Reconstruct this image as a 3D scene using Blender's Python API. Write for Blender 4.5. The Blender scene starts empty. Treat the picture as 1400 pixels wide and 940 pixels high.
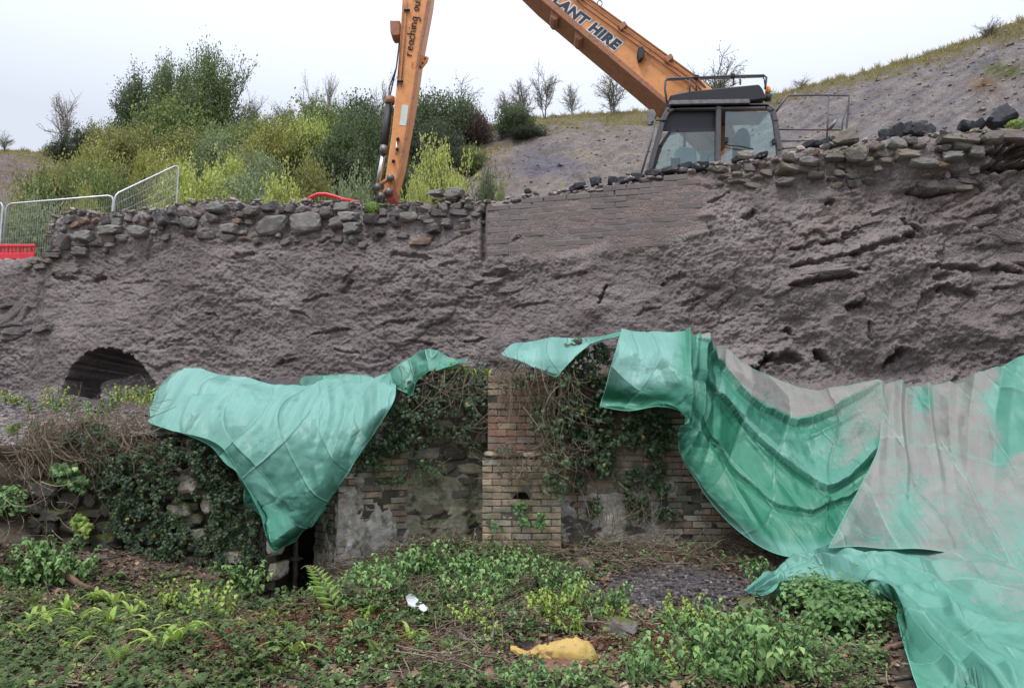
import bpy, bmesh, math, random
import numpy as np
from mathutils import Vector, Matrix, Euler
random.seed(7)
rng = np.random.default_rng(11)
S = bpy.context.scene
C = S.collection

# ------------------------------------------------------------------ camera
CAMZ = 1.6
F = 1080.0            # focal length in pixels of the 1400 wide photograph
PITCH = math.atan(130 / F)
cam_d = bpy.data.cameras.new('camera'); cam = bpy.data.objects.new('camera', cam_d); C.objects.link(cam)
cam.location = (0, 0, CAMZ)
cam.rotation_euler = (math.pi / 2 + PITCH, 0, 0)
cam_d.sensor_width = 36; cam_d.lens = 36 * F / 1400
cam_d.clip_start = 0.05; cam_d.clip_end = 4000
S.camera = cam
# ------------------------------------------------------------------ world, sun, exposure
W = bpy.data.worlds.new('World'); S.world = W; W.use_nodes = True
wn = W.node_tree.nodes; wl = W.node_tree.links
wn.clear()
SUN_EL, SUN_AZ = math.radians(64), math.radians(215)
sky = wn.new('ShaderNodeTexSky'); sky.sky_type = 'NISHITA'; sky.sun_disc = False
sky.sun_elevation = SUN_EL; sky.sun_rotation = SUN_AZ; sky.air_density = 1.0; sky.dust_density = 2.0
bg1 = wn.new('ShaderNodeBackground'); bg1.inputs[1].default_value = 0.10
wl.new(sky.outputs[0], bg1.inputs[0])
# the overcast: cloud sheet brighter towards the zenith, faintly mottled
tc = wn.new('ShaderNodeTexCoord'); sep = wn.new('ShaderNodeSeparateXYZ'); wl.new(tc.outputs['Generated'], sep.inputs[0])
mr = wn.new('ShaderNodeMapRange'); wl.new(sep.outputs[2], mr.inputs[0])
mr.inputs[1].default_value = 0.35; mr.inputs[2].default_value = 1.0; mr.inputs[3].default_value = 0.84; mr.inputs[4].default_value = 2.5
nz = wn.new('ShaderNodeTexNoise'); wl.new(tc.outputs['Generated'], nz.inputs[0]); nz.inputs['Scale'].default_value = 1.6; nz.inputs['Detail'].default_value = 4
mr2 = wn.new('ShaderNodeMapRange'); wl.new(nz.outputs[0], mr2.inputs[0]); mr2.inputs[1].default_value = .3; mr2.inputs[2].default_value = .7; mr2.inputs[3].default_value = .96; mr2.inputs[4].default_value = 1.04
mu = wn.new('ShaderNodeMath'); mu.operation = 'MULTIPLY'; wl.new(mr.outputs[0], mu.inputs[0]); wl.new(mr2.outputs[0], mu.inputs[1])
bg2 = wn.new('ShaderNodeBackground'); bg2.inputs[0].default_value = (0.83, 0.885, 1.0, 1); wl.new(mu.outputs[0], bg2.inputs[1])
mx = wn.new('ShaderNodeMixShader'); mx.inputs[0].default_value = 0.93
wl.new(bg1.outputs[0], mx.inputs[1]); wl.new(bg2.outputs[0], mx.inputs[2])
wo = wn.new('ShaderNodeOutputWorld'); wl.new(mx.outputs[0], wo.inputs[0])
sd = bpy.data.lights.new('sun', 'SUN'); sd.energy = 1.5; sd.angle = math.radians(12); sd.color = (1, .97, .92)
so = bpy.data.objects.new('sun', sd); C.objects.link(so)
# sky rotation 200 deg: the sun stands behind and to the left of the camera
sdir = Vector((math.sin(SUN_AZ) * math.cos(SUN_EL), math.cos(SUN_AZ) * math.cos(SUN_EL), math.sin(SUN_EL)))
so.rotation_euler = sdir.to_track_quat('Z', 'Y').to_euler()
S.view_settings.view_transform = 'Standard'; S.view_settings.look = 'None'
S.view_settings.exposure = 0.18; S.view_settings.gamma = 1.0; S.view_settings.use_curve_mapping = False
S.cycles.max_bounces = 6; S.cycles.diffuse_bounces = 3; S.cycles.transparent_max_bounces = 12

# ------------------------------------------------------------------ measuring helpers
CT, ST = math.cos(PITCH), math.sin(PITCH)
def ray(px, py):
    a = (np.asarray(px, float) - 700) / F; b = (470 - np.asarray(py, float)) / F
    return a, CT - b * ST, ST + b * CT
def P(px, py, Y):
    """the point at depth Y (metres in front of the camera) seen at photo pixel px, py"""
    x, y, z = ray(px, py); k = Y / y
    r = (x * k, y * k, CAMZ + z * k)
    if np.ndim(r[0]) == 0 and np.ndim(r[2]) == 0: return Vector((float(r[0]), float(r[1]), float(r[2])))
    return np.stack(np.broadcast_arrays(*r), -1)
def PX(x, y, z):
    zz = z - CAMZ
    d = y * CT + zz * ST; u = -y * ST + zz * CT
    return 700 + F * x / d, 470 - F * u / d
def interp(v, tab, col=1):
    return np.interp(v, [t[0] for t in tab], [t[col] for t in tab])
def sstep(a, b, v):
    t = np.clip((v - a) / (b - a), 0, 1); return t * t * (3 - 2 * t)

# ------------------------------------------------------------------ noise (numpy)
def _h(i, j, k):
    i = i.astype(np.int64) & 0xffffffff; j = j.astype(np.int64) & 0xffffffff; k = k.astype(np.int64) & 0xffffffff
    n = (i * 374761393 + j * 668265263 + k * 2147483647 + 144665) & 0xffffffff
    n = ((n ^ (n >> 13)) * 1274126177) & 0xffffffff
    n = ((n ^ (n >> 16)) * 2246822519) & 0xffffffff
    return n ^ (n >> 15)
_G = np.random.default_rng(5).normal(size=(256, 3)); _G /= np.linalg.norm(_G, axis=1)[:, None]
def perlin(x, y, z=0.0):
    x, y, z = np.broadcast_arrays(np.asarray(x, float), np.asarray(y, float), np.asarray(z, float))
    xi, yi, zi = np.floor(x), np.floor(y), np.floor(z)
    fx, fy, fz = x - xi, y - yi, z - zi
    u, v, w = [t * t * t * (t * (t * 6 - 15) + 10) for t in (fx, fy, fz)]
    r = 0
    flat = np.all(fz == 0)
    for dz in ((0,) if flat else (0, 1)):
        for dy in (0, 1):
            for dx in (0, 1):
                g = _G[_h(xi + dx, yi + dy, zi + dz) & 255]
                d = g[..., 0] * (fx - dx) + g[..., 1] * (fy - dy) + g[..., 2] * (fz - dz)
                r = r + d * (u if dx else 1 - u) * (v if dy else 1 - v) * (w if dz else 1 - w)
    return r * 1.6
def fbm(x, y, z=0.0, o=4, g=.5):
    r = 0; a = 1; s = 1
    for k in range(o):
        r = r + a * perlin(x * s + 17.3 * k, y * s - 9.1 * k, z); a *= g; s *= 2.03
    return r
def worley(x, y, seed=0):
    x, y = np.broadcast_arrays(np.asarray(x, float), np.asarray(y, float))
    xi, yi = np.floor(x), np.floor(y)
    f1 = np.full(x.shape, 9.); f2 = np.full(x.shape, 9.); idd = np.zeros(x.shape)
    for dy in (-1, 0, 1):
        for dx in (-1, 0, 1):
            h = _h(xi + dx, yi + dy, np.full(x.shape, seed))
            px = xi + dx + ((h & 1023) / 1023.) * .9 + .05; py = yi + dy + (((h >> 10) & 1023) / 1023.) * .9 + .05
            d = np.hypot(px - x, py - y); new = d < f1
            f2 = np.where(new, f1, np.minimum(f2, d)); idd = np.where(new, ((h >> 20) & 4095) / 4095., idd); f1 = np.minimum(f1, d)
    return f1, f2, idd

# ------------------------------------------------------------------ object helpers
def tag(o, label=None, cat=None, group=None, kind=None):
    if label: o['label'] = label
    if cat: o['category'] = cat
    if group: o['group'] = group
    if kind: o['kind'] = kind
    return o
def empty(name, loc=(0, 0, 0), label=None, cat=None, group=None, rz=0):
    o = bpy.data.objects.new(name, None); o.empty_display_size = .1; C.objects.link(o)
    o.location = loc; o.rotation_euler = (0, 0, rz)
    return tag(o, label, cat, group)
def link(name, me, mat=None, parent=None):
    """link a mesh; world coordinates are kept when the parent sits elsewhere"""
    o = bpy.data.objects.new(name, me); C.objects.link(o)
    if mat is not None and len(me.materials) == 0: me.materials.append(mat)
    if parent is not None:
        o.parent = parent
        lp = parent.location.copy(); q = parent
        if parent.parent: lp = lp + parent.parent.location
        o.location = -lp
    return o
def np_mesh(name, V, F_, smooth=False, attrs=None, uv=None):
    V = np.asarray(V, np.float32).reshape(-1, 3)
    me = bpy.data.meshes.new(name)
    fl = F_ if isinstance(F_, list) else [F_]
    fl = [np.asarray(f, np.int32) for f in fl if len(f)]
    me.vertices.add(len(V)); me.vertices.foreach_set('co', V.ravel())
    nl = sum(f.size for f in fl); nf = sum(len(f) for f in fl)
    me.loops.add(nl); me.loops.foreach_set('vertex_index', np.concatenate([f.ravel() for f in fl]))
    tot = np.concatenate([np.full(len(f), f.shape[1], np.int32) for f in fl])
    st = np.concatenate([[0], np.cumsum(tot)[:-1]]).astype(np.int32)
    me.polygons.add(nf); me.polygons.foreach_set('loop_start', st); me.polygons.foreach_set('loop_total', tot)
    me.polygons.foreach_set('use_smooth', np.full(nf, smooth))
    for k, a in (attrs or {}).items():
        a = np.asarray(a, np.float32)
        if a.ndim == 2 and k == 'fold':
            at = me.attributes.new(k, 'FLOAT_VECTOR', 'POINT'); at.data.foreach_set('vector', a.ravel())
        elif a.ndim == 2:
            at = me.attributes.new(k, 'FLOAT_COLOR', 'POINT')
            if a.shape[1] == 3: a = np.concatenate([a, np.ones((len(a), 1), np.float32)], 1)
            at.data.foreach_set('color', a.ravel())
        else:
            at = me.attributes.new(k, 'FLOAT', 'POINT'); at.data.foreach_set('value', a.ravel())
    me.update(calc_edges=True); me.validate()
    return me
def grid_faces(nu, nv, mask=None):
    i = np.arange(nu * nv).reshape(nv, nu)
    f = np.stack([i[:-1, :-1], i[:-1, 1:], i[1:, 1:], i[1:, :-1]], -1).reshape(-1, 4)
    if mask is not None: f = f[mask.ravel()]
    return f
class MB:
    """collects boxes, bars, tubes and polygons and builds them as ONE mesh"""
    def __init__(s): s.V = []; s.F = []; s.n = 0
    def add(s, V, F_):
        V = np.asarray(V, float).reshape(-1, 3)
        s.V.append(V)
        for f in F_: s.F.append([int(i) + s.n for i in f])
        s.n += len(V); return s
    def box(s, a, b):
        x0, y0, z0 = a; x1, y1, z1 = b
        V = [(x0, y0, z0), (x1, y0, z0), (x1, y1, z0), (x0, y1, z0), (x0, y0, z1), (x1, y0, z1), (x1, y1, z1), (x0, y1, z1)]
        return s.add(V, [(0, 3, 2, 1), (4, 5, 6, 7), (0, 1, 5, 4), (1, 2, 6, 5), (2, 3, 7, 6), (3, 0, 4, 7)])
    def tube(s, pts, r, n=6, r1=None, cap=True):
        pts = [Vector(p) for p in pts]; m = len(pts)
        V = []; up = Vector((0, 0, 1)); prev = None
        for i, p in enumerate(pts):
            d = (pts[min(i + 1, m - 1)] - pts[max(i - 1, 0)])
            if d.length < 1e-9: d = Vector((0, 0, 1))
            d.normalize()
            if prev is None:
                a = d.cross(up if abs(d.z) < .9 else Vector((1, 0, 0))).normalized()
            else:
                a = (prev - d * prev.dot(d))
                a = a.normalized() if a.length > 1e-6 else d.orthogonal().normalized()
            prev = a; b = d.cross(a)
            rr = r if r1 is None else r + (r1 - r) * i / max(1, m - 1)
            if isinstance(r, (list, tuple)): rr = r[i]
            for k in range(n):
                t = 2 * math.pi * k / n
                V.append(p + a * (rr * math.cos(t)) + b * (rr * math.sin(t)))
        Fs = []
        for i in range(m - 1):
            for k in range(n):
                k2 = (k + 1) % n
                Fs.append((i * n + k, i * n + k2, (i + 1) * n + k2, (i + 1) * n + k))
        if cap: Fs.append(tuple(range(n))[::-1]); Fs.append(tuple((m - 1) * n + k for k in range(n)))
        return s.add([tuple(v) for v in V], Fs)
    def prism(s, front, back):
        """two matching outlines (lists of points) joined by sides"""
        n = len(front)
        V = [tuple(v) for v in front] + [tuple(v) for v in back]
        Fs = [tuple(range(n)), tuple(range(2 * n - 1, n - 1, -1))]
        for k in range(n): Fs.append((k, n + k, n + (k + 1) % n, (k + 1) % n))
        return s.add(V, Fs)
    def mesh(s, name, smooth=False, bevel=0, seg=1):
        me = bpy.data.meshes.new(name)
        V = np.concatenate(s.V)
        me.from_pydata([tuple(v) for v in V], [], s.F)
        bm = bmesh.new(); bm.from_mesh(me)
        bmesh.ops.recalc_face_normals(bm, faces=bm.faces)
        if bevel: bmesh.ops.bevel(bm, geom=list(bm.edges), offset=bevel, segments=seg, affect='EDGES', profile=.7)
        bm.to_mesh(me); bm.free()
        if smooth:
            me.polygons.foreach_set('use_smooth', [True] * len(me.polygons))
        me.update()
        return me
    def build(s, name, mat, parent=None, smooth=False, bevel=0, seg=1):
        return link(name, s.mesh(name, smooth, bevel, seg), mat, parent)

# ------------------------------------------------------------------ materials
def new_mat(name):
    m = bpy.data.materials.new(name); m.use_nodes = True
    nt = m.node_tree; nt.nodes.clear()
    out = nt.nodes.new('ShaderNodeOutputMaterial'); b = nt.nodes.new('ShaderNodeBsdfPrincipled')
    nt.links.new(b.outputs[0], out.inputs[0])
    return m, nt, b, out
def N(nt, t, ins=None, **kw):
    n = nt.nodes.new(t)
    for k, v in kw.items(): setattr(n, k, v)
    for k, v in (ins or {}).items():
        if isinstance(v, bpy.types.NodeSocket): nt.links.new(v, n.inputs[k])
        else: n.inputs[k].default_value = v
    return n
def col4(c): return (c[0], c[1], c[2], 1)
def ramp(nt, fac, stops, interp_='LINEAR'):
    r = nt.nodes.new('ShaderNodeValToRGB'); nt.links.new(fac, r.inputs[0]); r.color_ramp.interpolation = interp_
    e = r.color_ramp.elements
    while len(e) < len(stops): e.new(.5)
    for k, (p, c) in enumerate(stops):
        e[k].position = p; e[k].color = col4(c) if hasattr(c, '__len__') else (c, c, c, 1)
    return r.outputs[0]
def pos(nt, obj=False):
    if obj: return N(nt, 'ShaderNodeTexCoord').outputs['Object']
    return N(nt, 'ShaderNodeNewGeometry').outputs['Position']
def noise(nt, co, scale, detail=4, rough=.55, w=None):
    n = N(nt, 'ShaderNodeTexNoise', {'Scale': scale, 'Detail': detail, 'Roughness': rough})
    nt.links.new(co, n.inputs['Vector']); return n.outputs[0]
def mixc(nt, fac, a, b, mode='MIX'):
    m = nt.nodes.new('ShaderNodeMix'); m.data_type = 'RGBA'; m.blend_type = mode
    for i, v in ((0, fac), (6, a), (7, b)):
        if isinstance(v, bpy.types.NodeSocket): nt.links.new(v, m.inputs[i])
        elif i == 0: m.inputs[0].default_value = v
        else: m.inputs[i].default_value = col4(v)
    return m.outputs[2]
def bump(nt, b, h, strength=.4, dist=.02, prev=None):
    n = N(nt, 'ShaderNodeBump', {'Strength': strength, 'Distance': dist, 'Height': h})
    if prev: nt.links.new(prev, n.inputs['Normal'])
    nt.links.new(n.outputs[0], b.inputs['Normal']); return n.outputs[0]
def thr(nt, v, a, b):
    return N(nt, 'ShaderNodeMapRange', {0: v, 1: a, 2: b}, interpolation_type='SMOOTHSTEP').outputs[0]

def mat_simple(name, c, rough=.5, metal=0, var=.25, scale=6, bmp=.1, bscale=60, dirt=None, dirt_amt=.5, spec=.5):
    m, nt, b, _ = new_mat(name); p = pos(nt)
    n1 = noise(nt, p, scale, 5)
    c0 = tuple(v * (1 - var) for v in c); c1 = tuple(min(1, v * (1 + var)) for v in c)
    cc = ramp(nt, n1, [(.3, c0), (.7, c1)])
    if dirt:
        n2 = noise(nt, p, scale * 2.3, 6, .7)
        cc = mixc(nt, thr(nt, n2, .62 - .25 * dirt_amt, .75), cc, dirt)
    nt.links.new(cc, b.inputs['Base Color'])
    b.inputs['Roughness'].default_value = rough; b.inputs['Metallic'].default_value = metal
    b.inputs['Specular IOR Level'].default_value = spec
    if bmp: bump(nt, b, noise(nt, p, bscale, 3), bmp, .01)
    return m
def mat_stone(name, cols, dust=None, dust_amt=0., moss=0., scale=9, obj_rand=True, bmp=.5, dustcol=None):
    """stone or brick: colour by object random, mottling, specks, moss on faces that look up"""
    m, nt, b, _ = new_mat(name); p = pos(nt)
    n1 = noise(nt, p, scale, 6, .65)
    if obj_rand:
        oi = N(nt, 'ShaderNodeObjectInfo').outputs['Random']
        k = len(cols)
        base = ramp(nt, oi, [((i + .5) / k, c) for i, c in enumerate(cols)], 'CONSTANT' if k > 3 else 'LINEAR')
    else:
        base = ramp(nt, noise(nt, p, scale * .25, 4), [(.3 + .4 * i / max(1, len(cols) - 1), c) for i, c in enumerate(cols)])
    sh = ramp(nt, n1, [(.25, .55), (.5, 1.0), (.78, 1.35)])
    base = mixc(nt, 1.0, base, sh, 'MULTIPLY')
    if dustcol:
        d = thr(nt, noise(nt, p, 3.1, 6, .7), .62 - .35 * dust_amt, .70 - .15 * dust_amt)
        base = mixc(nt, d, base, dustcol)
    if moss > 0:
        g = N(nt, 'ShaderNodeSeparateXYZ', {0: N(nt, 'ShaderNodeNewGeometry').outputs['Normal']}).outputs[2]
        mm = N(nt, 'ShaderNodeMath', {0: noise(nt, p, 5, 5, .7), 1: g}, operation='MULTIPLY_ADD'); mm.inputs[2].default_value = 0
        mm2 = N(nt, 'ShaderNodeMath', {0: mm.outputs[0], 1: N(nt, 'ShaderNodeMath', {0: noise(nt, p, 2.2, 3), 1: .8}, operation='MULTIPLY').outputs[0]}, operation='ADD')
        base = mixc(nt, thr(nt, mm2.outputs[0], .78 - .35 * moss, .9 - .2 * moss), base, mixc(nt, noise(nt, p, 30), (.05, .07, .015), (.13, .14, .03)))
    nt.links.new(base, b.inputs['Base Color']); b.inputs['Roughness'].default_value = .82
    b.inputs['Specular IOR Level'].default_value = .35
    h = N(nt, 'ShaderNodeMath', {0: noise(nt, p, 26, 6, .7), 1: noise(nt, p, 110, 2)}, operation='ADD').outputs[0]
    bump(nt, b, h, bmp, .02)
    return m
def mat_leaf(name, stops, rough=.5, trans=.25, spec=.4):
    m, nt, b, out = new_mat(name)
    a = N(nt, 'ShaderNodeAttribute', attribute_name='tint').outputs['Fac']
    c = ramp(nt, a, stops)
    nt.links.new(c, b.inputs['Base Color']); b.inputs['Roughness'].default_value = rough
    b.inputs['Specular IOR Level'].default_value = spec
    if trans:
        t = N(nt, 'ShaderNodeBsdfTranslucent', {0: c})
        x = N(nt, 'ShaderNodeMixShader', {0: trans, 1: b.outputs[0], 2: t.outputs[0]})
        nt.links.new(x.outputs[0], out.inputs[0])
    return m
M = {}
# ------------------------------------------------------------------ shared layout
WY0, WS, WB = 11.2, 0.25, 0.10            # upper wall: Y = WY0 - WS*X + WB*(z-2.4)
def wall_pt(px, py):
    x, y, z = ray(px, py)
    k = (WY0 + WB * (CAMZ - 2.4)) / (y + WS * x - WB * z)
    return x * k, y * k, CAMZ + z * k
CREST = [(-400, 352), (0, 352), (58, 349), (66, 325), (74, 298), (95, 290), (160, 291), (230, 287), (244, 278), (300, 275), (400, 277), (470, 276), (505, 284), (560, 279), (640, 270), (665, 276), (750, 266), (830, 254), (900, 240), (960, 228), (1050, 215), (1100, 206), (1150, 200), (1200, 190), (1300, 186), (1345, 180), (1400, 172), (1700, 140)]
PLAT = 4.62                               # level of the yard behind the upper wall
# ================================================================== UPPER WALL (sprayed mud-grey rubble)
def mat_shotcrete():
    m, nt, b, _ = new_mat('sprayed_wall'); p = pos(nt)
    big = noise(nt, p, .9, 5, .6)
    c = ramp(nt, big, [(.32, (.145, .120, .115)), (.5, (.205, .173, .166)), (.68, (.262, .228, .216))])
    mid = noise(nt, p, 7, 6, .7)
    c = mixc(nt, 1.0, c, ramp(nt, mid, [(.3, (.78, .77, .78)), (.7, (1.18, 1.17, 1.15))]), 'MULTIPLY')
    pt = thr(nt, noise(nt, p, 1.7, 5, .65), .56, .68)
    c = mixc(nt, N(nt, 'ShaderNodeMath', {0: pt, 1: .45}, operation='MULTIPLY').outputs[0], c, (.22, .212, .19))
    sp = noise(nt, p, 55, 4, .8)
    c = mixc(nt, 1.0, c, ramp(nt, sp, [(.33, (.52, .50, .52)), (.5, (1, 1, 1)), (.68, (1.5, 1.48, 1.46))]), 'MULTIPLY')
    a = N(nt, 'ShaderNodeAttribute', attribute_name='rust').outputs['Fac']
    c = mixc(nt, a, c, (.28, .205, .18))
    nt.links.new(c, b.inputs['Base Color'])
    b.inputs['Roughness'].default_value = .8; b.inputs['Specular IOR Level'].default_value = .3
    v = N(nt, 'ShaderNodeTexVoronoi', {'Vector': p, 'Scale': 46.}).outputs[0]
    h = N(nt, 'ShaderNodeMath', {0: noise(nt, p, 60, 4, .7), 1: v}, operation='SUBTRACT').outputs[0]
    bump(nt, b, h, .75, .018)
    return m
M['shot'] = mat_shotcrete()

CR = [  # dark clefts seen in the sprayed face: x0 y0 x1 y1 halfwidth(px) depth(m)
 (533, 346, 588, 354, 3.5, .13), (600, 364, 628, 357, 2.5, .10), (398, 424, 418, 431, 3, .10), (522, 442, 570, 437, 2.5, .10),
 (634, 468, 662, 463, 2.6, .12), (660, 374, 702, 370, 2.5, .10), (636, 392, 668, 386, 2.5, .1), (818, 416, 829, 390, 3, .18), (790, 378, 800, 372, 2.5, .1), (908, 386, 938, 374, 4, .12),
 (1074, 393, 1168, 379, 3.5, .17), (1076, 345, 1146, 330, 2.5, .12), (1160, 350, 1252, 320, 4, .16), (1078, 366, 1180, 346, 2.5, .10), (1244, 260, 1285, 264, 3.2, .15), (1285, 264, 1322, 252, 3.5, .15),
 (1154, 422, 1178, 416, 4.5, .20), (1072, 448, 1080, 458, 3, .15), (1006, 516, 1036, 504, 3.5, .20), (1034, 502, 1050, 490, 6, .22), (1050, 492, 1090, 490, 6, .20), (1112, 482, 1130, 492, 5.5, .25), (1210, 498, 1236, 480, 6, .24),
 (1268, 363, 1345, 365, 3, .13), (1356, 364, 1408, 373, 3.5, .16), (1362, 392, 1380, 394, 2.5, .1), (1235, 300, 1262, 312, 3, .12), (1150, 325, 1178, 318, 3.5, .12), (1130, 282, 1142, 272, 3.5, .12),
 (1345, 232, 1420, 226, 5, .22), (1350, 216, 1420, 208, 14, .34), (70, 378, 98, 381, 4.5, .16), (120, 384, 140, 378, 4.5, .14), (196, 352, 206, 326, 3, .10), (322, 352, 348, 344, 5.5, .16), (284, 430, 298, 434, 2.5, .10),
 (380, 496, 404, 490, 3.5, .12), (426, 456, 478, 448, 3, .12), (455, 478, 492, 484, 2.5, .1), (468, 402, 484, 384, 4, .13), (415, 412, 450, 402, 3, .09), (560, 466, 590, 470, 3, .1), (205, 300, 214, 292, 3.5, .12),
 (160, 386, 205, 382, 2.5, .08), (590, 420, 640, 412, 2.5, .07), (700, 420, 750, 412, 2.5, .08), (756, 380, 800, 372, 2.5, .08), (870, 430, 905, 420, 2.5, .08), (930, 418, 960, 404, 3, .1), (985, 440, 1020, 430, 3, .08),
 (968, 275, 1000, 262, 2.5, .1), (1010, 300, 1032, 292, 3, .11), (965, 300, 974, 330, 2.5, .08), (700, 330, 712, 322, 2.5, .07), (290, 456, 300, 470, 3, .08), (316, 470, 326, 452, 3, .08), (40, 420, 30, 440, 3, .1), (0, 470, 44, 450, 2.5, .1),
 (226, 470, 262, 462, 2, .05), (560, 392, 574, 372, 3, .08), (486, 368, 470, 388, 3, .1), (1190, 470, 1186, 440, 3, .08), (1254, 420, 1290, 392, 7, .12), (1290, 392, 1340, 404, 7, .12), (1278, 380, 1300, 374, 5, .10)]
_r = random.Random(3)
for _ in range(6):   # lesser pocks
    x = _r.uniform(20, 1390); y = _r.uniform(330, 515) if x < 1000 else _r.uniform(250, 500)
    l = _r.uniform(5, 26); a = _r.gauss(-.18, .25)
    CR.append((x, y, x + l * math.cos(a), y + l * math.sin(a), _r.uniform(1.6, 3.0), _r.uniform(.05, .12)))

def panel_mask(px, py):
    """1 where the sprayed brick panel stays flat"""
    xr = 968 + fbm(py / 18., 3.3, o=3) * 14 - np.maximum(0, py - 300) * .9
    yl = 355 - (px - 665) * .08 + fbm(px / 30., 1.7, o=3) * 9
    return sstep(661, 666, px) * sstep(xr + 14, xr - 14, px) * sstep(yl + 10, yl - 8, py)
def disp(px, py, fine=True):
    """metres the sprayed face stands proud of its mean plane"""
    px = np.asarray(px, float); py = np.asarray(py, float)
    a = px / 86.; z = -py / 86.                       # about one metre per unit
    pm = panel_mask(px, py)
    right = sstep(880, 1120, px)
    wx = fbm(a * 1.1, z * 1.1, 3.1, 3) * .22; wz = fbm(a * .8 + 9, z * .8, 7.7, 2) * .16 + .035 * fbm(a * 5, z * 5, 2.7, 3)
    d = .14 * fbm(a * .55, z * .8, 1.5, 4) + right * .20 * fbm(a * .5 + 4, z * .8, 8.5, 2)
    za = z - .05 * a - .17 * np.maximum(0, a - 10.8 + .5 * np.tanh((a - 12))) 
    # ledges: sudden step out, slowly falling back upwards
    q = (za + wz) / (.40 + .0 * a); f = q - np.floor(q)
    lay = np.floor(q)
    lm = np.clip(perlin(a * .9 + lay * 5.3, lay * 3.1 + .5, 2.2) * 1.6 + .05, 0, 1)
    d = d + (.020 + .028 * right) * lm * (1 - f) * sstep(0, .09, f)
    # stones under the coat
    f1, f2, idd = worley((a + wx) / .42, (za + wz) / .24, 3)
    e = np.clip((f2 - f1) * 2.2, 0, 1)
    zone = np.clip(perlin(a * .7, z * .9, 5.5) * 1.3 + .35 + .25 * right, 0, 1)
    d = d + zone * ((idd - .5) * (.055 + .045 * right) + .035 * np.sqrt(e) - .03)
    f1, f2, idd = worley((a + wx * .6) / .17, (za + wz) / .10, 9)
    z2 = np.clip(perlin(a * 1.3, z * 1.6, 9.5) * 1.5 + .2, 0, 1)
    d = d + z2 * ((idd - .5) * .022 + .010 * np.clip((f2 - f1) * 2.5, 0, 1)) + .034 * fbm(a / .34, z / .26, 3.3, 3) * (.45 + .55 * right)
    big = d
    if fine:
        rough = .55 + .45 * np.clip(perlin(a * .8 + 3, z * .8, 4.4) * 1.5 + .5, 0, 1)
        d = d + rough * (.019 * fbm(a / .16, z / .13, .7, 3) + .020 * fbm(a / .055, z / .045, 2.9, 2) - .036 * worley(a / .060, z / .052, 21)[0] - .030 * worley(a / .12, z / .10, 23)[0] * np.clip(perlin(a * 1.1, z * 1.3, 14) * 2 + .7, 0, 1.2))
        # lumpy clods dripping on the right
        g1, g2, gi = worley(a / .11, z / .085, 17)
        d = d + (.25 + .75 * right) * .05 * np.clip(.55 - g1, 0, 1) * np.clip(perlin(a * 1.7, z * 1.9, 12) * 2 + .6, 0, 1)
    # brick panel: flat, with thin running spray
    flat = -.020 + .009 * fbm(a * 2, z * 2, 4, 4) + .006 * fbm(a / .07, z / .05, .7, 3)
    # the groove at the panel's left end, and the pilaster-like step
    d = d * (1 - pm) + flat * pm
    g = np.exp(-((px - 661 + .4 * fbm(py / 9., 2.)) / 3.2) ** 2) * sstep(272, 280, py) * sstep(362, 350, py)
    d = d - .16 * g
    jit = fbm(px / 16., py / 12., 6.6, 3) * 3.2
    for x0, y0, x1, y1, w, dep in CR:
        if x0 < 1000: w, dep = w * .75, dep * .5
        mnx, mxx = min(x0, x1) - 4 * w - 8, max(x0, x1) + 4 * w + 8; mny, mxy = min(y0, y1) - 4 * w - 8, max(y0, y1) + 4 * w + 8
        sel = (px > mnx) & (px < mxx) & (py > mny) & (py < mxy)
        if not sel.any(): continue
        X = px[sel]; Y = py[sel] + jit[sel]
        L2 = (x1 - x0) ** 2 + (y1 - y0) ** 2; t = np.clip(((X - x0) * (x1 - x0) + (Y - y0) * (y1 - y0)) / L2, 0, 1)
        ex = X - (x0 + t * (x1 - x0)); ey = Y - (y0 + t * (y1 - y0))
        r = np.hypot(ex, ey) + w * .9 * fbm(X / 7., Y / 5., 4.4, 2) ; taper = .35 + .65 * np.sqrt(np.clip(4 * t * (1 - t), 0, 1)) 
        ww = w * taper
        cut = dep * sstep(ww * 1.25, ww * .55, r)
        lip = .35 * dep * np.exp(-((ey + ww * 2.2) / (ww * 1.9)) ** 2) * np.exp(-(ex / (ww * 2 + 3)) ** 2) * (r < 6 * w)   # the stone above the cleft juts
        d[sel] = d[sel] - cut + lip
    return d
ARCH = [(-.2, 545), (86, 536), (90, 520), (102, 500), (118, 484), (138, 476), (160, 477), (182, 486), (198, 503), (214, 524), (219, 540)]
def arch_in(px, py):
    top = np.interp(px, [86, 90, 102, 118, 138, 160, 182, 198, 214, 219], [540, 520, 500, 484, 476, 477, 486, 503, 524, 540])
    top = top + fbm(px / 7., 5., 2., 3) * 3.5
    return (px > 86) & (px < 217 + 3 * fbm(py / 6., 3., 1, 2)) & (py > top)

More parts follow.
